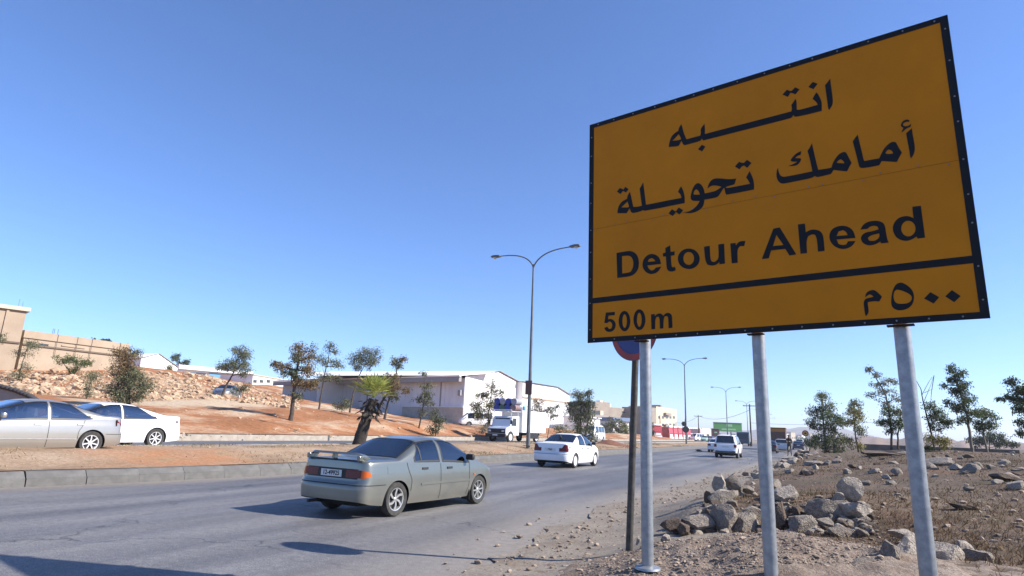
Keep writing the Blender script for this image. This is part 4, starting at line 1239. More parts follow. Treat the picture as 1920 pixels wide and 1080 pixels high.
# --- cars on the opposite carriageway: they face left, we see their right... left flanks
P3 = sedan(L=4.54, W=1.75, H=1.435, wb=2.70, ro=.93, r=.315, belt=(.90, .86), trunk=1.06, xw=(.62, 1.55, 2.55, 3.75), xm=(.98, 2.02, 2.10, 3.25), rtaper=.55, rtq=.12, glass='glass_blue', styles=('spoke7', 'spoke7'), rimmat='rim_white',
           dark_handles=False, dark_mirror=False, mouldings=[(.42, .95 + .38, 3.20, .03, 'rim')], bumper_gap=.55, sm=.22,
           tail=[('tail_lamp', .56, .86, .78, .95, 'tail_red', True)], nosep=[('headlamp', .42, .80, .6, .74, 'lamp_clear', True)])
c3, B3 = build_car('sedan', P3, MT['paint_beige'])
tag(c3, 'champagne silver sedan cut by the left edge of the picture on the opposite road', 'car')
zo = pl(10, OPP_Z)
pr = at(163, 853.5, 15.9); dirn = np.array([BACK_X[1][1] - BACK_X[3][1], BACK_X[1][0] - BACK_X[3][0], 0.0]); dirn = np.array([-.03, -1.0, 0]); dirn /= np.linalg.norm(dirn)
pr[2] = zo
place_car(c3, P3, pr, pr + dirn * 2.7, side='left', sc=.95)
P4 = sedan(L=4.80, W=1.80, H=1.46, wb=2.78, ro=1.02, r=.325, belt=(.92, .88), trunk=1.10, xw=(.70, 1.70, 2.75, 3.85), xm=(1.05, 2.20, 2.28, 3.40), rtaper=.65, rtq=.12, glass='glass_blue', styles=('spoke7', 'spoke7'), rimmat='rim_white', dark_handles=False, dark_mirror=False, sm=.25,
           tail=[('tail_lamp', .58, .89, .84, .95, 'tail_red', True)], nosep=[('headlamp', .42, .80, .6, .74, 'lamp_clear', True)], bumper_gap=.58)
c4, B4 = build_car('sedan', P4, MT['paint_pure'])
tag(c4, 'bright white sedan with seven-spoke wheels beside the champagne sedan', 'car')
pr = at(287, 835.5, 20.3); pr[2] = pl(14, OPP_Z)
place_car(c4, P4, pr, pr + dirn * 2.78, side='left', sc=.97)
for c_, P_ in ((c3, P3), (c4, P4)):
    for i, ch in enumerate(c_.children):
        pass

# --- distant traffic: simpler bodies
P_suv = dict(L=4.55, W=1.78, wb=2.62, ro=.90, r=.36, arch=.43, top=[(0, 1.0), (.05, 1.04), (.12, 1.14), (.34, 1.70), (.6, 1.78), (2.4, 1.78), (2.7, 1.72), (3.25, 1.18), (4.0, 1.06), (4.45, .95), (4.55, .8)],
             belt=[(0, 1.02), (1.5, 1.05), (3.2, 1.03), (4.2, .96), (4.55, .75)], sill=[(0, .42), (.4, .38), (2, .36), (4.2, .36), (4.55, .42)],
             side=[(.2, .92), (.4, .97), (.6, 1.0), (.9, .99), (1.1, .96)], rear=[(.2, .12), (.4, 0), (.62, 0), (.66, .06), (1.2, .08), (1.4, .1)], front=[(.2, .1), (.5, 0), (.8, .05), (1.1, .2)],
             n=6, tumble=.16, xr=.35, xf=.6, glass='glass_dark', mirror=(3.05, 1.08), seams=[[(.4, 2.1), (1.0, 2.1)], [(.4, 3.0), (1.0, 3.05)]], handles=[(1.4, .93), (2.3, .92)],
             seats=[(2.2, -.36, .5), (2.2, .36, .5), (1.3, 0, 1.2)], bumper_gap=.66, plate=(.86, ''),
             tail=[('tail_lamp', .64, .86, .82, 1.05, 'tail_red', True), ('fog_lamp', .5, .7, .5, .56, 'dark', True)], nosep=[('headlamp', .5, .84, .72, .88, 'lamp_clear', True)], styles=('spoke7', 'spoke7'), rimmat='rim')
P_suv['wins'] = [('top', .14, .36, None, lambda x: .82), ('top', 2.72, 3.2, None, lambda x: .86), ('side', .55, 1.05, lambda x: .06, lambda x: .86), ('side', 1.12, 2.05, lambda x: .06, lambda x: .86), ('side', 2.13, 2.85, lambda x: .06, lambda x: .86)]
c5, B5 = build_car('off_road_car', P_suv, MT['paint_white'], .6)
tag(c5, 'white off-road estate with dark windows seen from behind, right of the middle lamp', 'car')
pr = gnd(1383, 859.5); place_car(c5, P_suv, pr, pr + np.array([.012, 1, 0]) * 2.6, sc=.88)
MB().box((.9, .55, 1.83), (2.2, .05, .05)).build('roof_rail', MT['dark'], c5); MB().box((.9, -.55, 1.83), (2.2, .05, .05)).build('roof_rail', MT['dark'], c5)
MB().box((-.03, 0, .46), (.12, 1.5, .16), bev=.03).build('rear_bumper', MT['sign_back'], c5)
MB().box((.15, 0, .36), (.3, .9, .14)).build('spare_wheel', MT['under'], c5)

PS = sedan(glass='glass', rimmat='rim_white', plate=(.73, ''), arch=.335, tail=[('tail_lamp', .45, .80, .66, .84, 'tail_red', True)], nosep=[('headlamp', .42, .80, .58, .70, 'lamp_clear', True)])
far = [('paint_white', gnd(1341, 848.5), 91, 'white sedan just left of the white off-road estate', None),
       ('paint_black', gnd(1443, 849.5), 90, 'black sedan right of the middle sign post', None),
       ('paint_navy', gnd(1496, 843.5), 93, 'dark blue car ahead of the person at the road edge', None)]
proto = None
for pm, p, ang, lab, g in far:
    c, b = build_car('sedan', PS, MT[pm], .35)
    tag(c, lab, 'car'); c.scale = (.88, .88, .88); place_at(c, PS, p + np.array([0, 2, 0]), math.radians(ang), 0.0)
P_h = dict(P_suv); P_h.update(L=4.1, top=[(0, .95), (.05, 1.0), (.10, 1.1), (.30, 1.50), (.55, 1.58), (2.3, 1.58), (2.5, 1.54), (3.2, 1.05), (3.7, .92), (4.0, .8), (4.1, .7)], belt=[(0, .97), (1.5, .98), (3.1, .95), (3.8, .82), (4.1, .62)], r=.31, arch=.36, wb=2.5, ro=.75,
                           sill=[(0, .3), (.4, .24), (2, .22), (3.8, .24), (4.1, .3)], mirror=(3.0, 1.0), W=1.70)
P_h['wins'] = [('top', .12, .34, None, lambda x: .84), ('top', 2.55, 3.1, None, lambda x: .86), ('side', .5, 1.0, lambda x: .06, lambda x: .86), ('side', 1.1, 1.95, lambda x: .06, lambda x: .86), ('side', 2.03, 2.75, lambda x: .06, lambda x: .86)]
P_h['tail'] = [('tail_lamp', .64, .82, .72, 1.0, 'tail_red', True)]
c, b = build_car('hatchback', P_h, paint('paint_pale_grey', (.5, .53, .55), .3, .35, .3), .4); tag(c, 'pale grey hatchback seen from behind, between the black sedan and the person', 'car')
c.scale = (.9, .9, .9); place_at(c, P_h, gnd(1466, 847.5) + np.array([0, 2, 0]), math.radians(90), 0.0)
c, b = build_car('hatchback', P_h, MT['paint_white'], .3); tag(c, 'small white car far down the road beside the dark blue car', 'car')
place_at(c, P_h, np.array([-1.6, 150, 0]), math.radians(92), 0.0)
# parked on the slope at the left
c, b = build_car('sedan', PS, MT['paint_grey'], .35); tag(c, 'grey sedan parked on the dirt slope below the rubble bank', 'car')
q = at(424, 749, 60); place_at(c, PS, (q[0], q[1], left_z(q[0], q[1]) - .05), math.radians(-58))
# vans
P_van = dict(P_suv); P_van.update(L=4.9, W=1.75, wb=2.6, ro=.95, r=.32, arch=.38, top=[(0, 1.2), (.03, 1.3), (.10, 1.85), (.4, 1.96), (3.3, 1.96), (3.7, 1.86), (4.55, 1.1), (4.8, .9), (4.9, .75)], belt=[(0, 1.1), (3.0, 1.1), (4.3, 1.0), (4.9, .65)],
                                 sill=[(0, .36), (.4, .3), (2, .28), (4.5, .3), (4.9, .36)], mirror=(4.1, 1.12), tail=[('tail_lamp', .7, .85, .75, 1.1, 'tail_red', True)], nosep=[('headlamp', .42, .8, .62, .78, 'lamp_clear', True)], seats=[(3.0, -.4, .5), (3.0, .4, .5)], mf=4)
P_van['wins'] = [('top', .05, .12, None, lambda x: .8), ('top', 3.75, 4.45, None, lambda x: .88), ('side', .4, 1.5, lambda x: .08, lambda x: .8), ('side', 1.6, 2.7, lambda x: .08, lambda x: .8), ('side', 2.85, 3.75, lambda x: .06, lambda x: .82)]
P_van['seams'] = [[(.4, 2.75), (1.05, 2.75)]]; P_van['handles'] = [(2.6, .95)]
c, b = build_car('minibus', P_van, MT['paint_pure'], .4); tag(c, 'white minibus parked by the warehouse corner behind the dirt slope', 'van')
q = at(892, 800, 84); place_at(c, P_van, (q[0], q[1], left_z(q[0], q[1]) - .02), math.radians(-140))
c, b = build_car('minibus', P_van, MT['paint_white'], .4); tag(c, 'white van half hidden behind the bushy tree by the white sedan', 'van')
q = gnd(1112, 829, .2); place_at(c, P_van, (q[0], q[1], pl(q[1], OPP_Z)), math.radians(-90))
for i, (px, py, dd, nm, lab) in enumerate(((1292, 826, 165, 'minibus', 'white van standing right of the round signs on the second lamp'), (1308, 827, 160, 'minibus', 'white van with dark windscreen left of the green billboard'))):
    c, b = build_car(nm, P_van, MT['paint_white'], .3); tag(c, lab, 'van'); q = gnd(px, py, .0); q = at(px, py, dd); place_at(c, P_van, (q[0], q[1], max(q[2], .05)), math.radians(-95 - 20 * i))
for i, (px, lab) in enumerate(((1322, 'pale green car in the far queue left of the white sedan'), (1332, 'pale grey car in the far queue beside the pale green car'))):
    c, b = build_car('sedan', PS, MT['paint_grey'] if i else mat('paint_green', (.35, .5, .4), .4, coat=.4), .3); tag(c, lab, 'car'); q = at(px, 829.5, 150); place_at(c, PS, (q[0], q[1], .1), math.radians(-90))


# ------------------------------------------------------------------ trees
def leafmat(name, col, col2, isl=.45):
    return mat(name, col, .65, col2=col2, scale=1.3, island=isl, trans=.22, spec=.25)


LM = {'grey': leafmat('leaf_grey_green', (.15, .155, .085), (.09, .10, .055)), 'brown': leafmat('leaf_brown', (.21, .13, .06), (.12, .10, .048)),
      'green': leafmat('leaf_green', (.11, .14, .045), (.065, .09, .03)), 'yellow': leafmat('leaf_yellow', (.27, .22, .04), (.15, .14, .03)),
      'pale': leafmat('leaf_pale', (.24, .225, .14), (.15, .15, .09)), 'dark': leafmat('leaf_dark', (.07, .085, .034), (.04, .052, .022)),
      'olive': leafmat('leaf_olive', (.17, .17, .062), (.105, .115, .042))}
MT['bark'] = mat('bark', (.075, .055, .042), .9, col2=(.04, .03, .024), scale=9, bump=.6, bscale=18)
MT['bark_pale'] = mat('bark_pale', (.21, .17, .13), .9, col2=(.12, .10, .08), scale=9, bump=.5, bscale=18)


def tree(name, label, cat_, depth, trunks, lobes, zf=None, bark='bark', group=None, leaf=.11, thin=.35, droop=.6, r0=.09, seed=0, twigs=True, dens=1.0, base_z=None):
    """trunks: lists of photo pixels from the foot up; lobes: (px, py, rx, ry, leaf colour, density); all given real size and depth at that distance"""
    hs_ = sum(ord(c) * (i + 1) for i, c in enumerate(label)); rng = random.Random(hs_ + seed); nr = np.random.RandomState(hs_ % 65521); s = mpp(depth)
    f0 = trunks[0][0]; foot = at(f0[0], f0[1], depth)
    if zf is not None: foot[2] = zf(foot[0], foot[1])
    root = empty(name, foot); tag(root, label, cat_, group)
    vd = np.array([foot[0], foot[1], 0]); vd /= np.linalg.norm(vd)              # away from the viewer
    lat = np.array([vd[1], -vd[0], 0])
    ref = at(f0[0], f0[1], depth); up = np.array([0, 0, 1.0])
    def loc(px, py, dd=0.0):
        q = at(px, py, depth) - ref
        return q @ lat * lat + np.array([0, 0, q[2]]) + vd * dd
    ends = []; mb = MB()
    for ti, tr in enumerate(trunks):
        ph = [rng.uniform(-1, 1) for _ in range(4)]; P = []
        for i, (px, py) in enumerate(tr):
            t = i / max(1, len(tr) - 1); P.append(loc(px, py, math.sin(t * 2 + ph[0]) * .25 * t * s * 60))
        if ti == 0: P[0] = P[0] * 0 + np.array([0, 0, -.15])
        else: P[0][2] -= .15
        # refine
        Q = []
        for i in range(len(P) - 1):
            for k_ in range(4): Q.append(P[i] + (P[i + 1] - P[i]) * k_ / 4 + np.array([rng.uniform(-1, 1), rng.uniform(-1, 1), 0]) * r0 * .25)
        Q.append(P[-1]); n = len(Q)
        sub_ = .32 if (ti > 0 and np.linalg.norm(P[0] * np.array([1, 1, 0])) > .05 and P[0][2] > .6) else 1.0
        mb.tube(Q, [max(.008, sub_ * r0 * (1.15 - .85 * i / (n - 1))) for i in range(n)], 8)
        ends.append(Q)
    # limbs to every lobe
    lv = {}; 
    for li, (px, py, rx, ry, colr, den) in enumerate(lobes):
        R = np.array([rx * s, rx * s * .9, ry * s]); dd = rng.uniform(-.5, .5) * rx * s; c = loc(px, py, dd)
        tr = min(ends, key=lambda Q: min(np.linalg.norm(q - c) for q in Q))
        cand = [q for q in tr if q[2] < c[2] + ry * s * .2] or [tr[-1]]
        st = min(cand, key=lambda q: np.linalg.norm(q - c) + .3 * abs(q[2] - c[2] + ry * s))
        md = (st + c) / 2 + np.array([rng.uniform(-.1, .1) * rx * s] * 2 + [-.05 * ry * s])
        mb.tube([st, md, c, c + (c - md) * .5], [r0 * .45, r0 * .33, r0 * .2, .006], 6)
        # clumps: sub-centres give light and dark groups with gaps between
        nc = max(8, int(16 * den)); nl = int(dens * den * 9.0 * (rx * s) * (ry * s) / (leaf * leaf * thin) / nc) + 8
        for c_i in range(nc):
            while True:
                u = np.array([rng.uniform(-1, 1) for _ in range(3)])
                if np.linalg.norm(u) <= 1: break
            u *= .95; cc = c + lat * u[0] * R[0] + vd * u[1] * R[1] + up * u[2] * R[2]; cr = .50 * min(R[0], R[2]) + .05
            if twigs and rng.random() < .8: mb.tube([c + (cc - c) * .1, (c + cc) / 2 + up * .03, cc], [r0 * .14 + .006, .010, .004], 4, cap=False)
            g = nr.normal(0, .5, (nl, 3)); p = cc + (np.outer(g[:, 0], lat) + np.outer(g[:, 1], vd)) * cr + np.outer(g[:, 2], up) * cr * .8
            a = nr.normal(0, 1, (nl, 3)); a[:, 2] -= droop * 1.6; a /= np.linalg.norm(a, axis=1)[:, None]
            b = np.cross(a, nr.normal(0, 1, (nl, 3))); b /= np.linalg.norm(b, axis=1)[:, None] + 1e-6
            l_ = (leaf * nr.uniform(.6, 1.5, nl))[:, None]; w_ = l_ * thin * .5; m_ = p + a * l_ * .5
            lv.setdefault(colr, []).append(np.stack([p, m_ + b * w_, p + a * l_, m_ - b * w_], 1).reshape(-1, 3))
    mb.build('trunk', MT[bark], root, smooth=50)
    for c_, L_ in lv.items():
        V = np.concatenate(L_); n_ = len(V); me = bpy.data.meshes.new('crown'); me.vertices.add(n_); me.vertices.foreach_set('co', V.ravel().astype(np.float32))
        me.loops.add(n_); me.loops.foreach_set('vertex_index', np.arange(n_, dtype=np.int32)); me.polygons.add(n_ // 4); me.polygons.foreach_set('loop_start', np.arange(0, n_, 4, dtype=np.int32))
        me.update(calc_edges=True); me.materials.append(LM[c_]); o = bpy.data.objects.new('crown', me); COL.objects.link(o); o.parent = root
    return root


def lz(x, y): return left_z(x, y)
def rz_(x, y): return right_z(x, y)


GL, GR = 'trees and bushes on the left slope', 'trees beyond the rocky verge'
tree('tree', 'feathery grey-green tree in front of the beige tower at the left edge', 'tree', 50, [[(33, 715), (42, 680), (52, 650)]], [(52, 652, 27, 16, 'grey', .5), (38, 690, 14, 22, 'grey', .8), (62, 640, 14, 9, 'grey', .5)], lz, group=GL, r0=.05, leaf=.16, thin=.2)
tree('tree', 'leafy branch tip reaching in at the left edge before the tower', 'tree', 40, [[(-40, 715), (-30, 660), (-22, 620)]], [(-6, 615, 16, 20, 'grey', .6), (-25, 600, 20, 20, 'grey', .7)], lz, group=GL, r0=.06, leaf=.15, thin=.25)
tree('acacia', 'low flat-topped green acacia against the long beige wall', 'tree', 57, [[(138, 690), (132, 680), (122, 668)], [(139, 690), (148, 676), (160, 668)]], [(125, 660, 18, 9, 'green', 1.0), (145, 664, 22, 11, 'green', 1.1), (165, 666, 15, 7, 'green', .9), (138, 680, 14, 8, 'green', .9)], lz, group=GL, r0=.07, leaf=.15, droop=.1)
tree('bush', 'slim grey bush below the acacia, right of the dirt track', 'bush', 40, [[(158, 762), (165, 740), (170, 722)]], [(168, 724, 16, 16, 'grey', 1.0), (163, 745, 11, 14, 'grey', .9)], lz, group=GL, r0=.04, leaf=.12, thin=.25)
tree('tree', 'dense bushy tree with a browned top behind the white sedan', 'tree', 36, [[(240, 772), (240, 730), (238, 690), (236, 668)]], [(236, 672, 24, 15, 'brown', 1.5), (255, 668, 12, 9, 'grey', 1.0), (230, 692, 22, 16, 'brown', 1.3), (246, 700, 20, 14, 'grey', 1.4), (222, 728, 24, 22, 'grey', 1.6), (258, 730, 24, 22, 'grey', 1.6), (240, 750, 34, 16, 'grey', 1.6), (240, 715, 26, 16, 'grey', 1.5)], lz, group=GL, r0=.1, leaf=.11)
tree('tree', 'leaning grey-green tree beside the parked grey sedan', 'tree', 57, [[(414, 752), (424, 728), (435, 710), (444, 680)]], [(452, 664, 18, 13, 'grey', 1.4), (462, 672, 10, 10, 'grey', 1.2), (432, 688, 22, 13, 'grey', 1.5), (450, 692, 18, 15, 'grey', 1.5), (412, 694, 10, 8, 'grey', 1.0), (458, 705, 12, 9, 'grey', .9)], lz, group=GL, r0=.11, leaf=.15)
tree('bush', 'small grey bush right of the parked grey sedan', 'bush', 52, [[(444, 768), (446, 755)]], [(446, 752, 17, 11, 'grey', .9), (460, 744, 8, 8, 'grey', .7)], lz, group=GL, r0=.03, leaf=.12)
tree('tree', 'tall tree with rusty brown foliage, biggest on the red slope', 'tree', 40, [[(545, 788), (549, 755), (553, 720), (559, 680), (563, 645)]], [(562, 648, 18, 14, 'brown', 1.2), (556, 666, 15, 12, 'grey', 1.2), (588, 652, 9, 15, 'grey', .7), (575, 668, 16, 13, 'brown', 1.1), (532, 686, 22, 10, 'brown', 1.2), (515, 680, 10, 7, 'brown', .8), (545, 700, 18, 12, 'dark', 1.3), (572, 690, 22, 14, 'brown', 1.4), (566, 712, 18, 13, 'brown', 1.3), (588, 718, 18, 10, 'brown', 1.2), (560, 740, 11, 12, 'grey', .8)], lz, group=GL, r0=.14, leaf=.13)
tree('tree', 'slender open grey tree right of the rusty brown tree', 'tree', 50, [[(597, 775), (602, 745), (606, 715), (614, 685), (619, 655)]], [(618, 656, 12, 13, 'grey', .8), (632, 662, 9, 7, 'grey', .6), (604, 680, 14, 13, 'grey', .8), (622, 684, 17, 11, 'grey', .9), (640, 690, 10, 6, 'grey', .5), (610, 712, 18, 9, 'grey', .9), (628, 716, 12, 8, 'grey', .6)], lz, group=GL, r0=.07, leaf=.14, thin=.3)
tree('tree', 'round-headed grey tree standing behind the palm', 'tree', 55, [[(654, 782), (662, 745), (672, 712), (684, 690)]], [(664, 678, 16, 12, 'grey', 1.2), (684, 668, 18, 14, 'grey', 1.2), (704, 672, 16, 14, 'grey', 1.1), (690, 686, 22, 11, 'grey', 1.2), (668, 694, 12, 8, 'grey', .9)], lz, group=GL, r0=.08, leaf=.15, thin=.3)
tree('tree', 'brown-tinged tree with a separate top tuft right of the palm', 'tree', 47, [[(703, 800), (712, 772), (728, 745), (742, 715), (748, 690)], [(720, 796), (726, 770), (735, 745)]], [(742, 688, 13, 9, 'grey', 1.2), (756, 682, 11, 7, 'brown', 1.0), (748, 698, 10, 7, 'grey', .9), (738, 722, 22, 12, 'brown', 1.3), (722, 735, 18, 14, 'brown', 1.3), (748, 742, 20, 10, 'brown', 1.2), (735, 756, 14, 9, 'grey', .9)], lz, group=GL, r0=.10, leaf=.14)
tree('bush', 'low grey scrub left of the palm trunk', 'bush', 50, [[(640, 778), (642, 765)]], [(638, 764, 18, 11, 'grey', .9), (624, 780, 9, 8, 'grey', .7), (652, 758, 12, 9, 'grey', .7)], lz, group=GL, r0=.03, leaf=.12)
tree('tree', 'thin layered tree before the grey warehouse wall', 'tree', 48, [[(785, 805), (790, 780), (796, 750), (796, 722), (795, 700)]], [(794, 700, 10, 4, 'grey', 1.0), (800, 724, 17, 7, 'grey', .9), (796, 742, 18, 9, 'grey', 1.1), (784, 752, 12, 7, 'grey', .8), (804, 758, 14, 8, 'grey', .8), (790, 775, 10, 9, 'grey', .7)], lz, group=GL, r0=.06, leaf=.13)
tree('bush', 'tall dark bush at the warehouse wall, left of the minibus', 'bush', 46, [[(817, 812), (818, 790), (820, 770)]], [(818, 772, 14, 14, 'grey', 1.1), (826, 786, 13, 12, 'grey', 1.1), (812, 798, 12, 12, 'dark', 1.0)], lz, group=GL, r0=.04, leaf=.12)
tree('tree', 'ragged green tree behind the cab of the barrel truck', 'tree', 78, [[(915, 806), (916, 780), (920, 750), (924, 722)]], [(922, 726, 14, 12, 'grey', 1.0), (938, 740, 13, 8, 'grey', .9), (908, 745, 16, 9, 'olive', 1.2), (898, 765, 18, 14, 'olive', 1.4), (925, 762, 16, 14, 'olive', 1.3), (905, 782, 22, 11, 'olive', 1.3)], lz, group=GL, r0=.10, leaf=.2)
tree('bush', 'straw coloured scrub at the kerb left of the barrel truck', 'bush', 55, [[(904, 815), (904, 805)]], [(904, 802, 11, 11, 'pale', 1.0)], lz, group=GL, r0=.03, leaf=.13, thin=.2, droop=-.5)
tree('tree', 'brown-leaved tree just right of the lamp pole behind the truck', 'tree', 80, [[(1014, 806), (1013, 775), (1011, 750)]], [(1010, 748, 11, 10, 'brown', 1.2), (1004, 762, 9, 9, 'grey', 1.0), (1016, 768, 8, 12, 'brown', 1.0)], lz, group=GL, r0=.07, leaf=.2)
tree('tree', 'slim young tree with an airy crown right of the barrel truck', 'tree', 66, [[(1026, 815), (1031, 790), (1034, 770)]], [(1032, 762, 14, 8, 'grey', 1.0), (1044, 756, 8, 6, 'grey', .8), (1038, 774, 12, 7, 'grey', .9)], lz, group=GL, r0=.04, leaf=.15)
tree('tree', 'dense dark tree with drooping twigs right of the barrel truck', 'tree', 47, [[(1088, 832), (1088, 800), (1090, 765), (1088, 740)], [(1094, 832), (1104, 790), (1106, 745)]], [(1084, 745, 14, 12, 'grey', 1.3), (1104, 740, 10, 10, 'grey', 1.1), (1074, 765, 14, 12, 'grey', 1.3), (1098, 762, 18, 13, 'dark', 1.5), (1084, 785, 18, 14, 'grey', 1.5), (1106, 788, 13, 14, 'grey', 1.3), (1066, 775, 8, 8, 'grey', .9), (1092, 808, 22, 12, 'grey', 1.5), (1110, 818, 12, 10, 'grey', 1.0)], lz, group=GL, r0=.09, leaf=.16, thin=.28)
tree('bush', 'pale yellowish bush left of the dense dark tree', 'bush', 62, [[(1058, 818), (1058, 806)]], [(1056, 802, 15, 13, 'olive', 1.2)], lz, group=GL, r0=.03, leaf=.16)
for i, (px, py, rx, ry, c_) in enumerate(((1146, 795, 13, 13, 'grey'), (1160, 800, 14, 14, 'olive'), (1136, 803, 12, 12, 'pale'), (1171, 803, 11, 11, 'olive'), (1219, 800, 9, 12, 'dark'))):
    tree('tree', ('dark green round tree left of the no parking pole, tallest of its clump', 'olive tree beside the blue-roofed kiosk', 'pale dusty tree behind the white van', 'olive bush closest to the no parking pole', 'dark tree behind the left post of the detour sign')[i], 'tree', 125, [[(px, 824), (px, 805)]], [(px, py - 4, rx, ry * .7, c_, 1.0), (px + 3, py + 7, rx * .9, ry * .7, c_, 1.0)], None, bark='bark_pale', group='far trees along the opposite road', r0=.12, leaf=.34)
CON = ['first dark conifer from the left above the beige wall', 'second dark conifer above the beige wall, broad', 'pointed dark conifer in the middle above the beige wall', 'fourth dark conifer above the beige wall', 'last slim dark conifer at the right above the beige wall']
for i, (px, w_, h_) in enumerate(((149, 7, 9), (165, 8, 8), (176, 4, 12), (192, 7, 9), (204, 4, 9))):
    tree('conifer', CON[i], 'tree', 112, [[(px, 668), (px, 650), (px, 634)]], [(px, 640, w_, h_ * .6, 'dark', 1.6), (px, 646, w_ * 1.2, 6, 'dark', 1.5)], None, group='conifers behind the beige wall', r0=.12, leaf=.3, thin=.5)
tree('tree', 'dark spreading tree behind the small white shed', 'tree', 150, [[(332, 700), (332, 680)]], [(330, 670, 10, 8, 'dark', 1.4), (344, 684, 12, 9, 'dark', 1.3), (350, 676, 6, 5, 'dark', .9)], None, group='conifers behind the beige wall', r0=.15, leaf=.4)
tree('bush', 'green bush at the corner of the small white shed', 'bush', 100, [[(318, 706), (318, 695)]], [(318, 690, 8, 8, 'olive', 1.2)], None, r0=.06, leaf=.25)
# right side
tree('tree', 'dense green tree, leftmost beyond the verge beside the round yellow sign', 'tree', 46, [[(1548, 848), (1546, 810), (1542, 770), (1540, 738)], [(1566, 848), (1562, 815), (1568, 785)]], [(1540, 736, 14, 11, 'olive', 1.2), (1552, 752, 14, 12, 'olive', 1.3), (1530, 765, 17, 13, 'dark', 1.6), (1556, 775, 18, 13, 'green', 1.6), (1524, 785, 13, 10, 'dark', 1.4), (1548, 795, 20, 13, 'dark', 1.7), (1575, 785, 13, 12, 'green', 1.4), (1538, 815, 18, 12, 'green', 1.5), (1566, 815, 20, 14, 'olive', 1.6), (1560, 835, 28, 9, 'dark', 1.5)], rz_, group=GR, r0=.09, leaf=.14, bark='bark_pale')
tree('tree', 'yellowing slender tree right of the dense green tree', 'tree', 43, [[(1611, 850), (1604, 815), (1600, 780), (1602, 752)]], [(1603, 752, 13, 9, 'olive', 1.2), (1600, 768, 16, 11, 'yellow', 1.3), (1612, 775, 12, 12, 'yellow', 1.2), (1596, 788, 14, 10, 'yellow', 1.2), (1610, 800, 12, 14, 'olive', 1.0), (1594, 825, 8, 14, 'olive', .8), (1613, 830, 8, 14, 'yellow', .8)], rz_, group=GR, r0=.06, leaf=.13, bark='bark_pale')
tree('tree', 'two-stemmed green tree with a tall sparse pale top, left of the right post', 'tree', 38, [[(1671, 850), (1672, 820), (1668, 780), (1660, 740), (1640, 705), (1626, 690)], [(1684, 850), (1684, 820), (1688, 790)]], [(1627, 691, 7, 5, 'pale', 1.2), (1642, 703, 8, 6, 'pale', .9), (1650, 722, 16, 8, 'pale', .8), (1668, 718, 15, 9, 'pale', .8), (1664, 738, 22, 10, 'pale', .7), (1640, 742, 14, 8, 'pale', .5), (1655, 757, 20, 9, 'pale', .5), (1684, 750, 14, 10, 'pale', .5), (1668, 775, 14, 10, 'green', 1.5), (1688, 778, 14, 13, 'olive', 1.5), (1660, 795, 16, 10, 'dark', 1.5), (1684, 800, 17, 11, 'green', 1.6), (1672, 812, 12, 7, 'dark', 1.1)], rz_, group=GR, r0=.065, leaf=.12)
tree('tree', 'half bare leaning tree with reddish bark just right of the right post', 'tree', 36, [[(1754, 850), (1747, 820), (1738, 785), (1731, 755), (1726, 730), (1716, 712)], [(1731, 755), (1742, 735), (1752, 706)], [(1728, 740), (1742, 718), (1748, 709)], [(1733, 735), (1750, 732)]], [(1745, 765, 13, 10, 'green', 1.2), (1760, 778, 15, 10, 'green', 1.3), (1744, 788, 16, 9, 'dark', 1.3), (1768, 795, 12, 8, 'green', 1.0), (1755, 806, 14, 8, 'dark', 1.0), (1780, 800, 12, 9, 'dark', 1.2)], rz_, group=GR, r0=.05, leaf=.12)
tree('bush', 'bright yellow bush at the foot of the half bare tree', 'bush', 35, [[(1762, 848), (1762, 838)]], [(1750, 826, 15, 12, 'yellow', 1.4), (1768, 830, 12, 12, 'yellow', 1.4), (1740, 843, 16, 6, 'olive', 1.3)], rz_, group=GR, r0=.04, leaf=.1)
tree('tree', 'tallest green tree at the right, with a narrow leaning crown', 'tree', 34, [[(1824, 852), (1819, 820), (1814, 785), (1804, 750), (1792, 715), (1786, 690)]], [(1784, 690, 10, 9, 'green', 1.3), (1798, 702, 12, 10, 'green', 1.3), (1784, 712, 13, 9, 'dark', 1.3), (1806, 722, 13, 10, 'green', 1.4), (1792, 735, 17, 11, 'dark', 1.6), (1778, 758, 12, 7, 'dark', 1.1), (1812, 750, 16, 13, 'green', 1.5), (1800, 768, 16, 11, 'dark', 1.5), (1824, 778, 13, 12, 'green', 1.3), (1806, 792, 16, 9, 'dark', 1.2), (1768, 722, 7, 5, 'green', .7)], rz_, group=GR, r0=.075, leaf=.13, bark='bark_pale')
tree('tree', 'shorter airy green tree right of the tallest one', 'tree', 36, [[(1853, 852), (1846, 825), (1842, 800), (1840, 775)]], [(1840, 775, 14, 10, 'olive', 1.3), (1856, 782, 15, 10, 'green', 1.3), (1834, 795, 15, 10, 'dark', 1.3), (1860, 798, 12, 9, 'green', 1.1), (1846, 808, 14, 7, 'dark', 1.0)], rz_, group=GR, r0=.06, leaf=.13, bark='bark_pale')
tree('tree', 'dark green tree leaning in from the right edge', 'tree', 24, [[(1962, 860), (1950, 810), (1932, 765), (1912, 720)]], [(1892, 706, 12, 9, 'dark', 1.3), (1903, 722, 14, 9, 'dark', 1.3), (1886, 736, 9, 6, 'green', 1.0), (1869, 738, 7, 4, 'green', 1.0), (1908, 742, 17, 11, 'dark', 1.6), (1925, 755, 17, 14, 'green', 1.6), (1906, 762, 11, 9, 'dark', 1.3), (1916, 785, 10, 12, 'dark', 1.3), (1928, 725, 16, 14, 'green', 1.5), (1910, 806, 8, 7, 'dark', 1.0)], rz_, group=GR, r0=.07, leaf=.10)
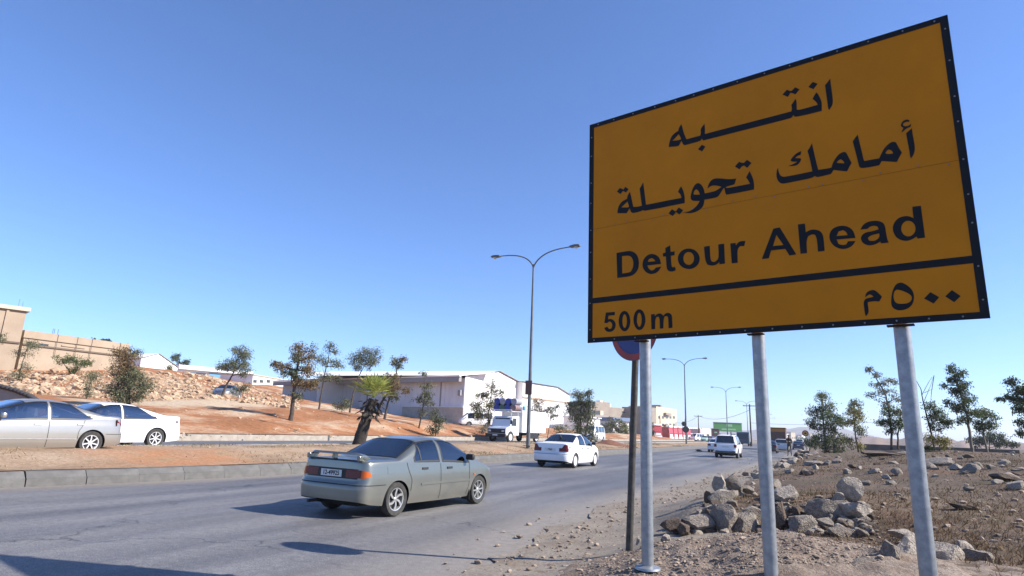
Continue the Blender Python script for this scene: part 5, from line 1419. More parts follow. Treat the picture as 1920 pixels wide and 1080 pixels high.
tree('bush', 'broad dark hedge-like bush behind the two right trees', 'bush', 85, [[(1855, 846), (1855, 830)]], [(1830, 826, 20, 11, 'dark', 1.8), (1862, 822, 22, 14, 'dark', 1.8), (1884, 830, 16, 9, 'dark', 1.6), (1900, 834, 8, 7, 'dark', 1.0)], None, group=GR, r0=.1, leaf=.25)
tree('bush', 'dark roadside bush under the round yellow sign', 'bush', 70, [[(1518, 842), (1518, 834)]], [(1518, 830, 11, 8, 'dark', 1.5), (1530, 834, 9, 7, 'dark', 1.3)], None, group=GR, r0=.06, leaf=.2)
for i, (px, dd) in enumerate(((1500, 330), (1529, 420), (1555, 380))):
    tree('tree', ('dim far tree between the person and the yellow sign', 'dim far tree right of the yellow sign', 'dim far tree behind the leftmost green tree')[i], 'tree', dd, [[(px, 838), (px, 828)]], [(px, 824, 9, 7, 'dark', 1.2), (px + 8, 828, 7, 5, 'dark', 1.0)], None, r0=.2, leaf=.7)

# ------------------------------------------------------------------ the palm on the median
pb = at(672, 842, 26.5); pb[2] = med_surface(pb[0], pb[1])
palm = empty('fan_palm', pb); tag(palm, 'short fan palm with a shaggy dark skirt on the median', 'palm')
MT['palm_bark'] = mat('palm_bark', (.05, .04, .032), .95, col2=(.022, .018, .015), scale=10, bump=1.0, bscale=25, bdist=.05)
MT['frond'] = leafmat('palm_leaf', (.33, .34, .09), (.22, .25, .06), .4)
MT['frond_dead'] = mat('dead_frond', (.075, .06, .045), .9, col2=(.03, .025, .02), scale=6)
lean = np.array([.40, .22, 0]); zs = np.linspace(-.2, 1.95, 12)
MB().tube([lean * (max(z, 0) / 1.95) ** 1.2 + np.array([0, 0, z]) for z in zs], [.28 - .10 * (i / 11) + .02 * (i % 2) for i in range(12)], 14).build('trunk', MT['palm_bark'], palm, smooth=60)
rngp = random.Random(5); topc = lean + np.array([0, 0, 2.0])
def fan(base, d, ln, m, nseg=12, spread=1.2, droop=.25, name='frond'):
    d = np.array(d) / np.linalg.norm(d); sdv = np.cross(d, [0, 0, 1.0]); sdv /= (np.linalg.norm(sdv) + 1e-6); nv = np.cross(sdv, d)
    mb = MB(); hub = np.array(base) + d * ln * .38; w = .022
    mb.add([base + sdv * w, base - sdv * w, hub - sdv * w * .7, hub + sdv * w * .7], [(0, 1, 2, 3)])
    for k_ in range(nseg):
        a = spread * (2 * k_ / (nseg - 1) - 1); dv = d * math.cos(a) + sdv * math.sin(a) + nv * .18 * abs(math.sin(a))
        l_ = ln * .62 * (1 - .25 * abs(a) / spread) * rngp.uniform(.85, 1.1); pv = np.cross(dv, nv); pv /= np.linalg.norm(pv); ww = .034
        mid = hub + dv * l_ * .6; tip = hub + dv * l_ - np.array([0, 0, droop * l_ * rngp.uniform(.2, .8)])
        mb.add([hub, mid + pv * ww, tip, mid - pv * ww], [(0, 1, 2, 3)])
    return new_obj(name, mb.v, mb.f, m, palm)
for i in range(20):
    a = i * 2.399; el = math.radians(8 + 74 * (i / 20)); d = (math.cos(a) * math.cos(el), math.sin(a) * math.cos(el), math.sin(el))
    fan(topc + np.array([0, 0, .1 * i / 30]), d, rngp.uniform(1.15, 1.5), MT['frond'])
for i in range(46):
    a = i * 2.399; z = 1.25 + .85 * (i / 46); b = lean * (z / 1.95) ** 1.2 + np.array([math.cos(a) * .18, math.sin(a) * .18, z])
    fan(b, (math.cos(a) * .8, math.sin(a) * .8, -.9 + rngp.uniform(-.3, 1.0)), rngp.uniform(.4, .65), MT['frond_dead'], nseg=7, spread=.5, name='dead_frond')

# ------------------------------------------------------------------ rocks
MT['rock'] = mat('limestone', (.29, .245, .20), .95, col2=(.155, .13, .105), scale=5, bump=.8, bscale=12, lo=.3, hi=.62, bdist=.06)
MT['rock_pale'] = mat('limestone_pale', (.40, .345, .285), .95, col2=(.24, .205, .165), scale=4, bump=.7, bscale=12, bdist=.05)
MT['rock_brown'] = mat('rock_brown', (.16, .115, .082), .95, col2=(.09, .065, .048), scale=5, bump=.8, bscale=12, bdist=.05)


def rock_mesh(seed, sub=4, rough=.15, cuts=16):
    rg = random.Random(seed); bm = bmesh.new(); bmesh.ops.create_icosphere(bm, subdivisions=sub, radius=1.0)
    planes = []
    for _ in range(cuts):
        n_ = Vector((rg.gauss(0, 1), rg.gauss(0, 1), rg.gauss(0, 1))).normalized(); planes.append((n_, rg.uniform(.40, .74)))
    for v in bm.verts:
        for n_, d_ in planes:
            e = v.co.dot(n_) - d_
            if e > 0: v.co -= n_ * e * .985
        q = v.co * 2.1 + Vector((seed * 3.1, 0, 0)); v.co += v.co.normalized() * (noise.fractal(q, 1.0, 2.1, 4) * rough * .42)
    me = bpy.data.meshes.new('rock'); bm.to_mesh(me); bm.free()
    me.polygons.foreach_set('use_smooth', [True] * len(me.polygons)); me.set_sharp_from_angle(angle=math.radians(22))
    return me


BIG = [rock_mesh(i, 4) for i in range(12)]
for me in BIG: me.materials.append(MT['rock'])
SMALL = [rock_mesh(40 + i, 3, .25, 9) for i in range(10)]
for i, me in enumerate(SMALL): me.materials.append((MT['rock'], MT['rock_pale'], MT['rock_brown'])[i % 3])
rngr = random.Random(11); ROCKS = []


def rock(px, py, w, h, depth, label, group, m=None, meshes=None, rot=None, sq=None, deepf=.8):
    """a rock whose picture is w x h pixels round (px, py)"""
    p = at(px, py, depth); s = mpp(depth); me = (meshes or BIG)[rngr.randrange(len(meshes or BIG))]
    if m is not None and me.materials[0] is not m:
        me = me.copy(); me.materials[0] = m
    o = bpy.data.objects.new('rock', me); COL.objects.link(o); o.location = tuple(map(float, p))
    o.rotation_euler = (rngr.uniform(-.25, .25), rngr.uniform(-.25, .25), rngr.uniform(0, 6.28) if rot is None else rot)
    if rot is None: o.scale = (w * s * .70, w * s * .70 * deepf, h * s * .70)
    else: o.scale = (w * s * .70, w * s * .58 * deepf, h * s * .74)
    tag(o, label, 'rock', group); ROCKS.append(o)
    return o


GW = 'rocks of the tumbled roadside wall'
# (px, py, w, h, depth, label)
for a in ((1262, 984, 46, 22, 7.9, 'log-shaped brownish rock lying at the left end of the tumbled wall', 'b', .1), (1312, 980, 72, 26, 7.9, 'long flat slab next to the log-shaped rock', 'r', .2), (1283, 993, 30, 22, 7.7, 'dark wedge rock between the log-shaped rock and the long slab', 'b', None),
          (1362, 980, 52, 46, 7.8, 'square upright block behind the middle sign post, left of it', 'r', .1), (1396, 985, 50, 34, 7.75, 'low block touching the left side of the middle post', 'r', None), (1412, 962, 48, 36, 8.0, 'upper block right at the left side of the middle post', 'r', .4),
          (1336, 966, 28, 20, 8.1, 'small brown rock on top of the long slab', 'b', None), (1342, 951, 32, 12, 8.3, 'thin flat stone above the small brown rock', 'p', .3), (1348, 906, 32, 34, 9.4, 'pointed pale rock, topmost at the left of the pile', 'p', None), (1354, 927, 46, 26, 9.0, 'broad pale boulder under the pointed rock', 'p', .2),
          (1372, 902, 30, 22, 9.7, 'rounded rock right of the pointed pale rock', 'r', None), (1385, 914, 26, 18, 9.4, 'small grey rock below the rounded rock', 'r', None), (1378, 927, 20, 14, 9.1, 'small pale stone right of the broad boulder', 'p', None), (1400, 918, 30, 18, 9.5, 'grey rock left of the middle post, near the top of the pile', 'r', None), (1332, 936, 18, 26, 9.0, 'narrow dark rock at the left face of the pile', 'b', None),
          (1455, 912, 26, 20, 9.6, 'upright pale rock just right of the middle post', 'p', None), (1472, 928, 58, 28, 9.2, 'large smooth pale boulder right of the middle post', 'p', .1), (1468, 946, 40, 12, 8.8, 'thin dusty slab under the large smooth boulder', 'r', .1), (1463, 976, 38, 52, 7.9, 'tall dark face block right of the middle post', 'b', .1), (1506, 982, 62, 40, 7.8, 'wide dusty block in the lower row of the wall', 'r', .1),
          (1552, 960, 58, 34, 8.0, 'squarish grey boulder left of the big white-topped rocks', 'r', .2), (1548, 983, 50, 20, 7.7, 'flat stone beneath the squarish grey boulder', 'r', .1), (1598, 926, 48, 42, 8.6, 'big pale boulder standing highest at the right end of the wall', 'p', .5), (1602, 960, 60, 40, 8.0, 'big cracked pale boulder at the right end of the wall', 'p', .3), (1573, 937, 26, 20, 8.5, 'small pale rock left of the highest right boulder', 'p', None), (1578, 948, 36, 18, 8.3, 'flat stone between the two big pale boulders', 'r', .2),
          (1585, 997, 60, 24, 7.4, 'low broken slab under the cracked boulder', 'r', .2), (1625, 955, 24, 22, 8.3, 'small rock right of the cracked boulder', 'r', None), (1632, 968, 22, 16, 8.1, 'small brown stone below the cracked boulder on its right', 'b', None),
          (1686, 1000, 44, 20, 6.4, 'pale stone on the far lip of the dug hole', 'p', .1), (1704, 1034, 66, 58, 5.9, 'large angular block behind the right post', 'p', .4), (1672, 1040, 44, 44, 6.0, 'rough block left of the large angular block in the hole', 'r', None), (1776, 1042, 72, 52, 5.7, 'large pale block right of the right post', 'p', .3), (1832, 1044, 64, 40, 5.6, 'rounded boulder in the bottom right corner', 'r', None), (1804, 1028, 36, 20, 5.9, 'small pale stone between the two bottom right boulders', 'p', None),
          (1616, 1052, 54, 15, 5.4, 'tilted slab lying on the gravel mound', 'r', .5), (1250, 1012, 27, 19, 7.0, 'small pale stone on the gravel left of the wall', 'p', None), (1197, 1012, 12, 18, 6.9, 'small tan stone touching the left sign post', 'p', None)):
    hit = float((march(a[0], a[1] + a[3] * .15, right_z) - CAMP) @ FWD)
    rock(a[0], a[1], a[2], a[3], min(a[4], hit - .15 * a[2] * mpp(hit)), a[5], GW, {'b': MT['rock_brown'], 'r': None, 'p': MT['rock_pale']}[a[6]], rot=a[7])
UP = [(1245, 985), (1300, 970), (1325, 940), (1340, 905), (1370, 893), (1400, 888), (1440, 905), (1480, 925), (1540, 945), (1580, 922), (1615, 930), (1645, 972)]
for i in range(220):
    px = rngr.uniform(1255, 1640); up_ = pl(px, UP) + 8; py = up_ + (1003 - up_) * rngr.random() ** .8; w = rngr.uniform(8, 26) * (.75 + .35 * (py - 890) / 110)
    dd = float((march(px, py, right_z) - CAMP) @ FWD); dd -= .1 * w * mpp(dd)
    rock(px, py, w, w * rngr.uniform(.5, .8), dd, 'smaller broken stone packed between the big rocks of the tumbled wall', 'stones packed in the tumbled wall', (None, MT['rock_pale'], MT['rock_brown'], None)[i % 4], SMALL)
# scattered on the field, resting on the terrain
GF = 'stones scattered over the verge'


def rest(px, py, w, h, label, group, meshes, m=None):
    p = march(px, py + h * .35, right_z); d = float((p - CAMP) @ FWD)
    o = rock(px, py, w, h, d, label, group, m, meshes); o.location.z = max(o.location.z, right_z(o.location.x, o.location.y) + o.scale.z * .25)
    return o


for a in ((1640, 884, 20, 10, 'small pale stone left of the right post'), (1762, 868, 44, 16, 'wide pale boulder right of the right post on the field'), (1790, 876, 34, 12, 'flat pale stone next to the wide boulder'), (1817, 881, 30, 16, 'rough grey rock right of the flat pale stone'), (1884, 896, 44, 18, 'big dark rock near the right edge of the field'), (1908, 912, 28, 18, 'grey rock at the right edge below the big dark rock'),
          (1528, 869, 28, 9, 'flat rock left on the field crest'), (1486, 866, 24, 10, 'dark rock near the person beside the road'), (1481, 884, 16, 9, 'small dark stone by the road edge'), (1655, 851, 54, 9, 'long low ledge of rock on the crest'), (1812, 951, 52, 12, 'thin flat slab in the dry grass'), (1735, 874, 26, 13, 'pale rock touching the right side of the right post')):
    rest(a[0], a[1], a[2], a[3], a[4], GF, SMALL)
for i in range(90):
    if i < 45: t = rngr.random(); px = 1395 + 115 * t + rngr.uniform(-6, 14); py = 893 - 42 * t + rngr.uniform(-3, 7); lab, gr = 'small stone in the strip of rubble along the road edge', 'roadside rubble stones'
    else: px = rngr.uniform(1490, 1915); py = 846 + abs(rngr.gauss(0, 1)) * 26; lab, gr = 'small stone lying on the brown field', 'field stones'
    if py > 925: continue
    w = rngr.uniform(5, 15) * (1 + (py - 845) / 90); rest(px, py, w, w * rngr.uniform(.4, .7), lab, gr, SMALL)


def scatter_stuff(name, label, cat_, n, pos, size, zf, m, rng, flat=.6, kinds=6, sub=1):
    base = []
    for i in range(kinds):
        bm = bmesh.new(); bmesh.ops.create_icosphere(bm, subdivisions=sub, radius=1)
        for v in bm.verts: v.co *= rng.uniform(.6, 1.2)
        bm.verts.index_update(); base.append(([v.co.copy() for v in bm.verts], [tuple(v.index for v in f.verts) for f in bm.faces])); bm.free()
    V = []; F = []
    for i in range(n):
        x, y = pos(); s = size(x, y); z = zf(x, y); b = base[rng.randrange(kinds)]; a = rng.uniform(0, 6.28); ca, sa = math.cos(a), math.sin(a); k_ = len(V)
        sx, sy = s * rng.uniform(.7, 1.3), s * rng.uniform(.7, 1.3)
        for c in b[0]:
            u, v = c.x * sx, c.y * sy; V.append((x + u * ca - v * sa, y + u * sa + v * ca, z + c.z * s * flat + s * .15))
        F += [tuple(j + k_ for j in f) for f in b[1]]
    o = new_obj(name, V, F, m, kind='stuff'); o['label'] = label; o['category'] = cat_
    return o


MT['gravel'] = mat('gravel', (.29, .23, .18), .95, col2=(.18, .138, .105), scale=2.5, island=.35)
rg = random.Random(3)
def pos_mound():
    while True:
        px, py = rg.uniform(1080, 1660), rg.uniform(985, 1110)
        p = gnd(px, py, .33); e = pl(p[1], EDGE_X)
        if p[0] > e - .1 and p[1] > 1.5: return p[0], p[1]
MT['mound'] = ground_mat('mound_soil', [(.19, .145, .11), (.26, .205, .16), (.32, .26, .21)], 1.5, [((.2, .15, .115), 4.0, .5, .6)], bscale=40, bump=.9, bdist=.03)
def mound_z(x, y):
    d = math.hypot((x - MOUND[0] + .15) / 2.1, (y - MOUND[1] + .2) / 1.75)
    return right_z(x, y) + .035 * (1 - d ** 2) + .03 * noise.fractal(Vector((x * 5, y * 5, 2)), 1, 2, 4)
grid_mesh('gravel_mound', lambda y: (MOUND[0] - 2.3, MOUND[0] + 2.2), list(np.linspace(MOUND[1] - 2.2, MOUND[1] + 1.9, 90)), 100, mound_z, MT['mound'], kind='stuff')
bpy.data.objects['gravel_mound']['label'] = 'low mound of pale dug soil and gravel round the sign posts'; bpy.data.objects['gravel_mound']['category'] = 'soil'
scatter_stuff('gravel', 'loose gravel and clods heaped round the posts', 'gravel', 20000, pos_mound, lambda x, y: min(.035, .003 + abs(rg.gauss(0, 1)) ** 2 * .0025), lambda x, y: max(right_z(x, y), mound_z(x, y)), MT['gravel'], rg)
def pos_edge():
    y = 2.5 + rg.random() ** 1.6 * 45; return pl(y, EDGE_X) + rg.gauss(.35, .45), y
scatter_stuff('roadside_grit', 'grit and small stones along the road edge', 'grit', 4500, pos_edge, lambda x, y: min(.05, .005 + abs(rg.gauss(0, 1)) ** 2 * .006), lambda x, y: max(right_z(x, y), fringe(x, y)) if x > pl(y, EDGE_X) else max(.004, fringe(x, y)), MT['gravel'], rg)
def pos_field():
    px = rg.uniform(1380, 1990); py = 843 + rg.random() ** 2.2 * 190; d = wray(px, py); p = None
    p = march(px, py, right_z, d1=90); return p[0], p[1]
scatter_stuff('field_stones', 'small stones littering the brown verge', 'stones', 1000, pos_field, lambda x, y: min(.16, .0055 * math.hypot(x, y), .012 + abs(rg.gauss(0, 1)) ** 2 * .016), right_z, MT['gravel'], rg)
MT['rubble'] = mat('rubble', (.41, .30, .20), .95, col2=(.32, .21, .13), scale=.8, island=.3)
def pos_rub():
    while True:
        px = rg.uniform(-40, 560); lo = pl(px, [(-40, 700), (0, 700), (200, 695), (280, 700), (400, 702), (480, 725), (560, 752)]); hi = pl(px, [(-40, 735), (0, 735), (250, 752), (400, 748), (560, 768)])
        py = lo + (hi - lo) * rg.random(); p = march(px, py, left_z, 20, 130)
        if p[2] < 30 and np.linalg.norm(p) < 128: return p[0], p[1]
scatter_stuff('rubble', 'pale limestone rubble tipped over the left hillside', 'rubble', 7000, pos_rub, lambda x, y: min(.55, .05 + abs(rg.gauss(0, 1)) ** 2 * .05), left_z, MT['rubble'], rg)
def pos_slope():
    px = rg.uniform(150, 1180); py = rg.uniform(765, 822); p = march(px, py, left_z, 20, 110); return p[0], p[1]
scatter_stuff('slope_stones', 'scattered stones on the red slope', 'stones', 700, pos_slope, lambda x, y: min(.22, .02 + abs(rg.gauss(0, 1)) ** 2 * .02), left_z, MT['rubble'], rg)
def pos_med():
    y = 3 + rg.random() ** 1.5 * 70; a, b = pl(y, BACK_X), pl(y, KERB_X) - .3; return rg.uniform(a, b), y
scatter_stuff('median_stones', 'pebbles and clods on the bare median', 'stones', 2500, pos_med, lambda x, y: min(.05, .006 + abs(rg.gauss(0, 1)) ** 2 * .006), med_surface, MT['rubble'], rg)


def grass(name, label, n, pos, zf, hgt, m, wid=.0028):
    V = []; F = []
    for i in range(n):
        x, y = pos(); z = zf(x, y); h = hgt(x, y); a = rg.uniform(0, 6.28); w = wid * (1 + .12 * math.hypot(x, y)); lx, ly = rg.gauss(0, .9) * h, rg.gauss(0, .9) * h; k_ = len(V)
        V += [(x - math.cos(a) * w, y - math.sin(a) * w, z - .01), (x + math.cos(a) * w, y + math.sin(a) * w, z - .01), (x + lx, y + ly, z + h)]; F.append((k_, k_ + 1, k_ + 2))
    o = new_obj(name, V, F, m, kind='stuff'); o['label'] = label; o['category'] = 'grass'; return o


MT['straw'] = mat('dry_grass', (.135, .088, .046), .8, island=.5, trans=.2, spec=.2)
cl = [(rg.uniform(1440, 1960), 850 + rg.random() ** 1.5 * 210) for _ in range(120)]
clp = []
for px, py in cl:
    p = march(px, py, right_z, d1=60); clp.append((p[0], p[1]))
def pos_g():
    c = clp[rg.randrange(len(clp))]; r = .30 + .022 * math.hypot(*c); return c[0] + rg.gauss(0, r), c[1] + rg.gauss(0, r)
def zr(x, y):
    return right_z(x, y) if (x > pl(y, EDGE_X) + .6 and not (x < 1.1 and y < 7.8)) else -1
grass('dry_grass', 'dry brown grass over the roadside field', 17000, pos_g, zr, lambda x, y: rg.uniform(.02, .09), MT['straw'])
MT['weed'] = mat('median_weed', (.17, .14, .075), .8, island=.5, spec=.2)
clm = [pos_med() for _ in range(90)]
def pos_m():
    c = clm[rg.randrange(len(clm))]; return c[0] + rg.gauss(0, .4), min(max(c[1] + rg.gauss(0, .6), 1), 90)
grass('dry_weeds', 'low dry weeds on the median strip', 7000, pos_m, lambda x, y: med_surface(min(max(x, pl(y, BACK_X)), pl(y, KERB_X) - .35), y), lambda x, y: rg.uniform(.02, .09), MT['weed'])


# ------------------------------------------------------------------ buildings
class Bld:
    """a building whose front runs from one photo pixel column / distance to another"""
    def __init__(s, name, label, pa, da, pb, db, zbase, ztop, deep, cat_='building', group=None, yref=800):
        a, b = at(pa, yref, da), at(pb, yref, db); s.a = np.array([a[0], a[1], 0]); b = np.array([b[0], b[1], 0])
        s.L = np.linalg.norm(b - s.a); s.u = (b - s.a) / s.L; n = np.array([s.u[1], -s.u[0], 0])
        if n @ (CAMP - s.a) < 0: n = -n
        s.n = n; s.zb, s.zt, s.D = zbase, ztop, deep
        s.root = empty(name, s.a + np.array([0, 0, zbase])); tag(s.root, label, cat_, group)

    def p(s, u, z, w=0.0): return s.u * u + s.n * w + np.array([0, 0, z - s.zb])

    def on(s, px, py, w=0.0):
        d = wray(px, py); o = s.a + s.n * w; t = (s.n @ (o - CAMP)) / (s.n @ d); q = CAMP + t * d
        return float((q - s.a) @ s.u), float(q[2])

    def box(s, name, u0, u1, z0, z1, w0, w1, m, parent=None):
        c = [(u0, w0), (u1, w0), (u1, w1), (u0, w1)]; vs = [s.p(u, z, w) for z in (z0, z1) for u, w in c]
        mb = MB().add(vs, [(3, 2, 1, 0), (4, 5, 6, 7), (0, 1, 5, 4), (1, 2, 6, 5), (2, 3, 7, 6), (3, 0, 4, 7)])
        return mb.build(name, m, parent or s.root)

    def win(s, px0, py0, px1, py1, w=0.0, frame=None, gm=None, fr=.08):
        u0, z1 = s.on(px0, py0); u1, z0 = s.on(px1, py1); u0, u1 = min(u0, u1), max(u0, u1); z0, z1 = min(z0, z1), max(z0, z1)
        g = s.box('window', u0, u1, z0, z1, w - .1, w + .03, gm or MT['pane'])
        s.box('frame', u0 - fr, u1 + fr, z0 - fr, z0, w - .02, w + .08, frame or MT['frame'], g)
        s.box('frame', u0 - fr, u1 + fr, z1, z1 + fr, w - .02, w + .08, frame or MT['frame'], g)
        return g


MT['pane'] = mat('window_glass', (.04, .05, .06), .12)
MT['frame'] = mat('window_surround', (.42, .36, .27), .8)
MT['beige'] = mat('beige_render', (.37, .29, .21), .9, col2=(.32, .245, .175), scale=.6, bump=.2, bscale=6)
MT['beige_dark'] = mat('beige_band', (.14, .105, .075), .9)
MT['white_wall'] = mat('white_sheet', (.78, .78, .77), .6, col2=(.70, .70, .69), scale=.4)
MT['grey_sheet'] = mat('grey_sheet', (.66, .68, .72), .55, col2=(.54, .56, .61), scale=.5, stretch=(1, 1, .2))
MT['fascia_dark'] = mat('eave_shade_trim', (.30, .30, .31), .8, var=.3)
MT['block'] = mat('block_masonry', (.45, .42, .38), .9, col2=(.36, .34, .30), scale=1.4)
MT['cream'] = mat('cream_stone', (.55, .47, .35), .9, col2=(.48, .40, .29), scale=.3)
MT['taupe'] = mat('taupe_stone', (.30, .255, .205), .9, col2=(.24, .2, .165), scale=.3)
MT['teal'] = mat('teal_shutter', (.05, .16, .17), .6)
MT['bluep'] = mat('blue_panel', (.10, .28, .45), .6)

# beige building on the hillside
b = Bld('long_building', 'long flat beige building on the rubble slope at the left', 38, 57, 238, 65.5, 5.0, 8.45, 12, yref=665)
b.box('wall', 0, b.L, 4.0, 8.05, -12, 0, MT['beige'])
b.box('parapet', -.1, b.L + .1, 8.05, 8.75, -12.1, .12, MT['beige'])
b.box('string_course', 0, b.L, 7.35, 7.50, 0, .12, MT['beige_dark'])
for x0, x1, y0, y1 in ((74, 90, 644, 650), (116, 158, 648, 653)): b.win(x0, y0, x1, y1, fr=.05, frame=MT['beige'])
for px in (104, 142, 170, 224):
    u, z = b.on(px, 650); b.box('downpipe', u - .02, u + .02, 6.4, 8.75, .13, .16, MT['beige_dark'])
for px in (98, 101, 108):
    u, z = b.on(px, 640); b.box('starter_bar', u - .012, u + .012, 8.7, 9.3, -.3, -.26, MT['steel_dark'])
t = Bld('tower_block', 'taller beige block with a pale coping at the far left edge', -130, 52, 40, 56.5, 4.5, 10.9, 10, yref=630)
t.box('wall', 0, t.L, 3.5, 10.4, -10, 0, MT['beige'])
t.box('coping', -.2, t.L + .25, 10.4, 10.75, -10.2, .25, mat('pale_coping', (.5, .44, .34), .9))
t.box('string_course', 0, t.L, 7.35, 7.50, 0, .12, MT['beige_dark'])
u, z = t.on(11, 600); t.box('pilaster', u - .1, u + .1, 7.5, 10.4, 0, .10, MT['beige'])
for i in range(2): t.box('starter_bar', t.L - .6 + i * .3, t.L - .58 + i * .3, 10.7, 11.6 - .2 * (i % 2), -.8 - .1 * i, -.77 - .1 * i, MT['steel_dark'])
# small white shed
s_ = Bld('white_shed', 'small white gabled shed right of the long beige building', 262, 105, 333, 112, 8.0, 11, 10, yref=690)
z0 = 7.0; ze = s_.on(262, 672)[1]; zr_ = s_.on(300, 664)[1]; L = s_.L
mbw = MB(); mbw.add([s_.p(0, z0), s_.p(L, z0), s_.p(L, ze - .8), s_.p(L * .42, zr_), s_.p(0, ze), s_.p(0, z0, -9), s_.p(L, z0, -9), s_.p(L, ze - .8, -9), s_.p(L * .42, zr_, -9), s_.p(0, ze, -9)],
        [(0, 1, 2, 3, 4), (5, 9, 8, 7, 6), (0, 5, 6, 1), (1, 6, 7, 2), (4, 9, 5, 0)]); mbw.build('wall', MT['white_wall'], s_.root)
mbw = MB(); e_ = .25
mbw.add([s_.p(L + e_, ze - .75, e_), s_.p(L * .42, zr_ + .08, e_), s_.p(-e_, ze + .08, e_), s_.p(L + e_, ze - .75, -9), s_.p(L * .42, zr_ + .08, -9), s_.p(-e_, ze + .08, -9)], [(0, 1, 4, 3), (1, 2, 5, 4)]); mbw.build('roof', MT['white_wall'], s_.root)
# shops on the ridge
sh = Bld('shop_row', 'low white shop row with teal and blue fronts on the ridge', 333, 138, 470, 150, 9.0, 13, 8, yref=700)
zt_, zb_ = sh.on(400, 690)[1], sh.on(400, 716)[1] - 1
sh.box('wall', 0, sh.L, zb_ - 1.5, zt_ - .3, -8, 0, MT['white_wall']); sh.box('canopy', -.2, sh.L + .2, zt_ - .9, zt_, -8.1, .8, MT['white_wall'])
for x0, x1, m_ in ((352, 366, 'teal'), (368, 386, 'pane'), (392, 420, 'bluep'), (424, 440, 'pane')):
    u0, zz = sh.on(x0, 698); u1, _ = sh.on(x1, 698); sh.box('shop_front', u0, u1, zz - 2.6, zz - .1, 0, .15, MT[m_])
lo = Bld('low_building', 'low white building left of the big warehouse', 462, 135, 528, 150, 8.0, 12, 8)
zt_ = lo.on(490, 706)[1]; lo.box('wall', 0, lo.L, zt_ - 7, zt_, -8, 0, MT['white_wall']); lo.box('roof', -.2, lo.L + .2, zt_, zt_ + .25, -8.2, .2, MT['frame'])
for x0 in (475, 487, 500): lo.win(x0, 712, x0 + 6, 718)
# warehouses
w = Bld('warehouse', 'big warehouse with grey sheet walls and a white gabled end', 522, 125, 868, 95, 1.0, 9.2, 20)
zt_ = 9.0; zlow = w.on(860, 764)[1]
w.box('wall', 0, w.L, -1, zt_, -.3, 0, MT['grey_sheet'])
nsheet = 24
for i in range(nsheet):
    u0 = w.L * i / nsheet; w.box('sheet', u0 + .02, u0 + w.L / nsheet - .02, zlow, zt_ - .1, .0, .05 + .02 * (i % 2), MT['grey_sheet'])
u0 = w.on(756, 780)[0]
w.box('masonry_plinth', u0, w.L + .15, -1, zlow, .0, .35, MT['block']); w.box('coping', u0 - .1, w.L + .2, zlow, zlow + .12, -.05, .5, MT['white_wall'])
w.box('eave_fascia', -.5, w.L + .8, zt_, zt_ + .22, 1.9, 2.3, MT['white_wall'])
MB().add([w.p(-.6, zt_ + .2, 2.35), w.p(w.L + .3, zt_ + .2, 2.35), w.p(w.L + .3, 10.5, -7), w.p(-.6, 10.5, -7), w.p(-.6, zt_ + .08, 2.3), w.p(w.L + .3, zt_ + .08, 2.3), w.p(w.L + .3, 10.38, -7), w.p(-.6, 10.38, -7)], [(0, 1, 2, 3), (7, 6, 5, 4), (0, 3, 7, 4), (1, 5, 6, 2), (0, 4, 5, 1), (3, 2, 6, 7)]).build('roof_slope', MT['white_wall'], w.root); w.box('eave_shade_trim', -.4, w.L + .6, zt_ - .75, zt_ - .05, 1.6, 2.2, MT['fascia_dark'])  # the dark grey strip paints in the shade below the roof overhang
for px in (600, 690, 827): u, z = w.on(px, 740); w.box('downpipe', u - .07, u + .07, zlow, zt_, .06, .22, MT['fascia_dark'])
# gabled end, turned to the road
g = Bld('warehouse_end', 'tmp', 868, 95, 990, 118, 1.0, 9.2, 30)
zl, za, zr2 = zt_ + .2, g.on(935, 697)[1], g.on(985, 724)[1]; ua = g.on(935, 700)[0]; ur = g.on(985, 724)[0]
off = np.array(g.root.location) - np.array(w.root.location)
def gp(u, z, ww=0.0): return g.p(u, z, ww) + off
MB().add([gp(0, -1), gp(ur, -1), gp(ur, zr2), gp(ua, za), gp(0, zl), gp(0, -1, -30), gp(ur, -1, -30), gp(ur, zr2, -30), gp(ua, za, -30), gp(0, zl, -30)], [(0, 1, 2, 3, 4), (5, 9, 8, 7, 6), (1, 6, 7, 2)]).build('gable_wall', MT['white_wall'], w.root)
MB().add([gp(ur + .3, zr2 + .1, .4), gp(ua, za + .15, .4), gp(-.4, zl + .15, .4), gp(ur + .3, zr2 + .1, -40), gp(ua, za + .15, -40), gp(-.4, zl + .15, -40)], [(0, 1, 4, 3), (1, 2, 5, 4)]).build('roof', MT['white_wall'], w.root)
q = gp(.0, 0); u, z = w.on(866, 737); MB().box(w.p(u, z, .5), (.5, .5, .9), bev=.05).build('wall_lamp', MT['fascia_dark'], w.root)
bpy.data.objects.remove(g.root)
w2 = Bld('warehouse', 'second white warehouse with a sloping right shoulder behind the lamp pole', 978, 112, 1070, 128, 1.0, 9.2, 25)
zt2 = w2.on(1010, 721)[1]; zr3 = w2.on(1068, 741)[1]; u1 = w2.on(1045, 722)[0]; u2 = w2.on(1068, 741)[0]
MB().add([w2.p(0, -1), w2.p(u2, -1), w2.p(u2, zr3), w2.p(u1, zt2), w2.p(0, zt2), w2.p(0, -1, -25), w2.p(u2, -1, -25), w2.p(u2, zr3, -25), w2.p(u1, zt2, -25), w2.p(0, zt2, -25)], [(0, 1, 2, 3, 4), (5, 9, 8, 7, 6), (1, 6, 7, 2), (0, 4, 9, 5)]).build('wall', MT['white_wall'], w2.root)
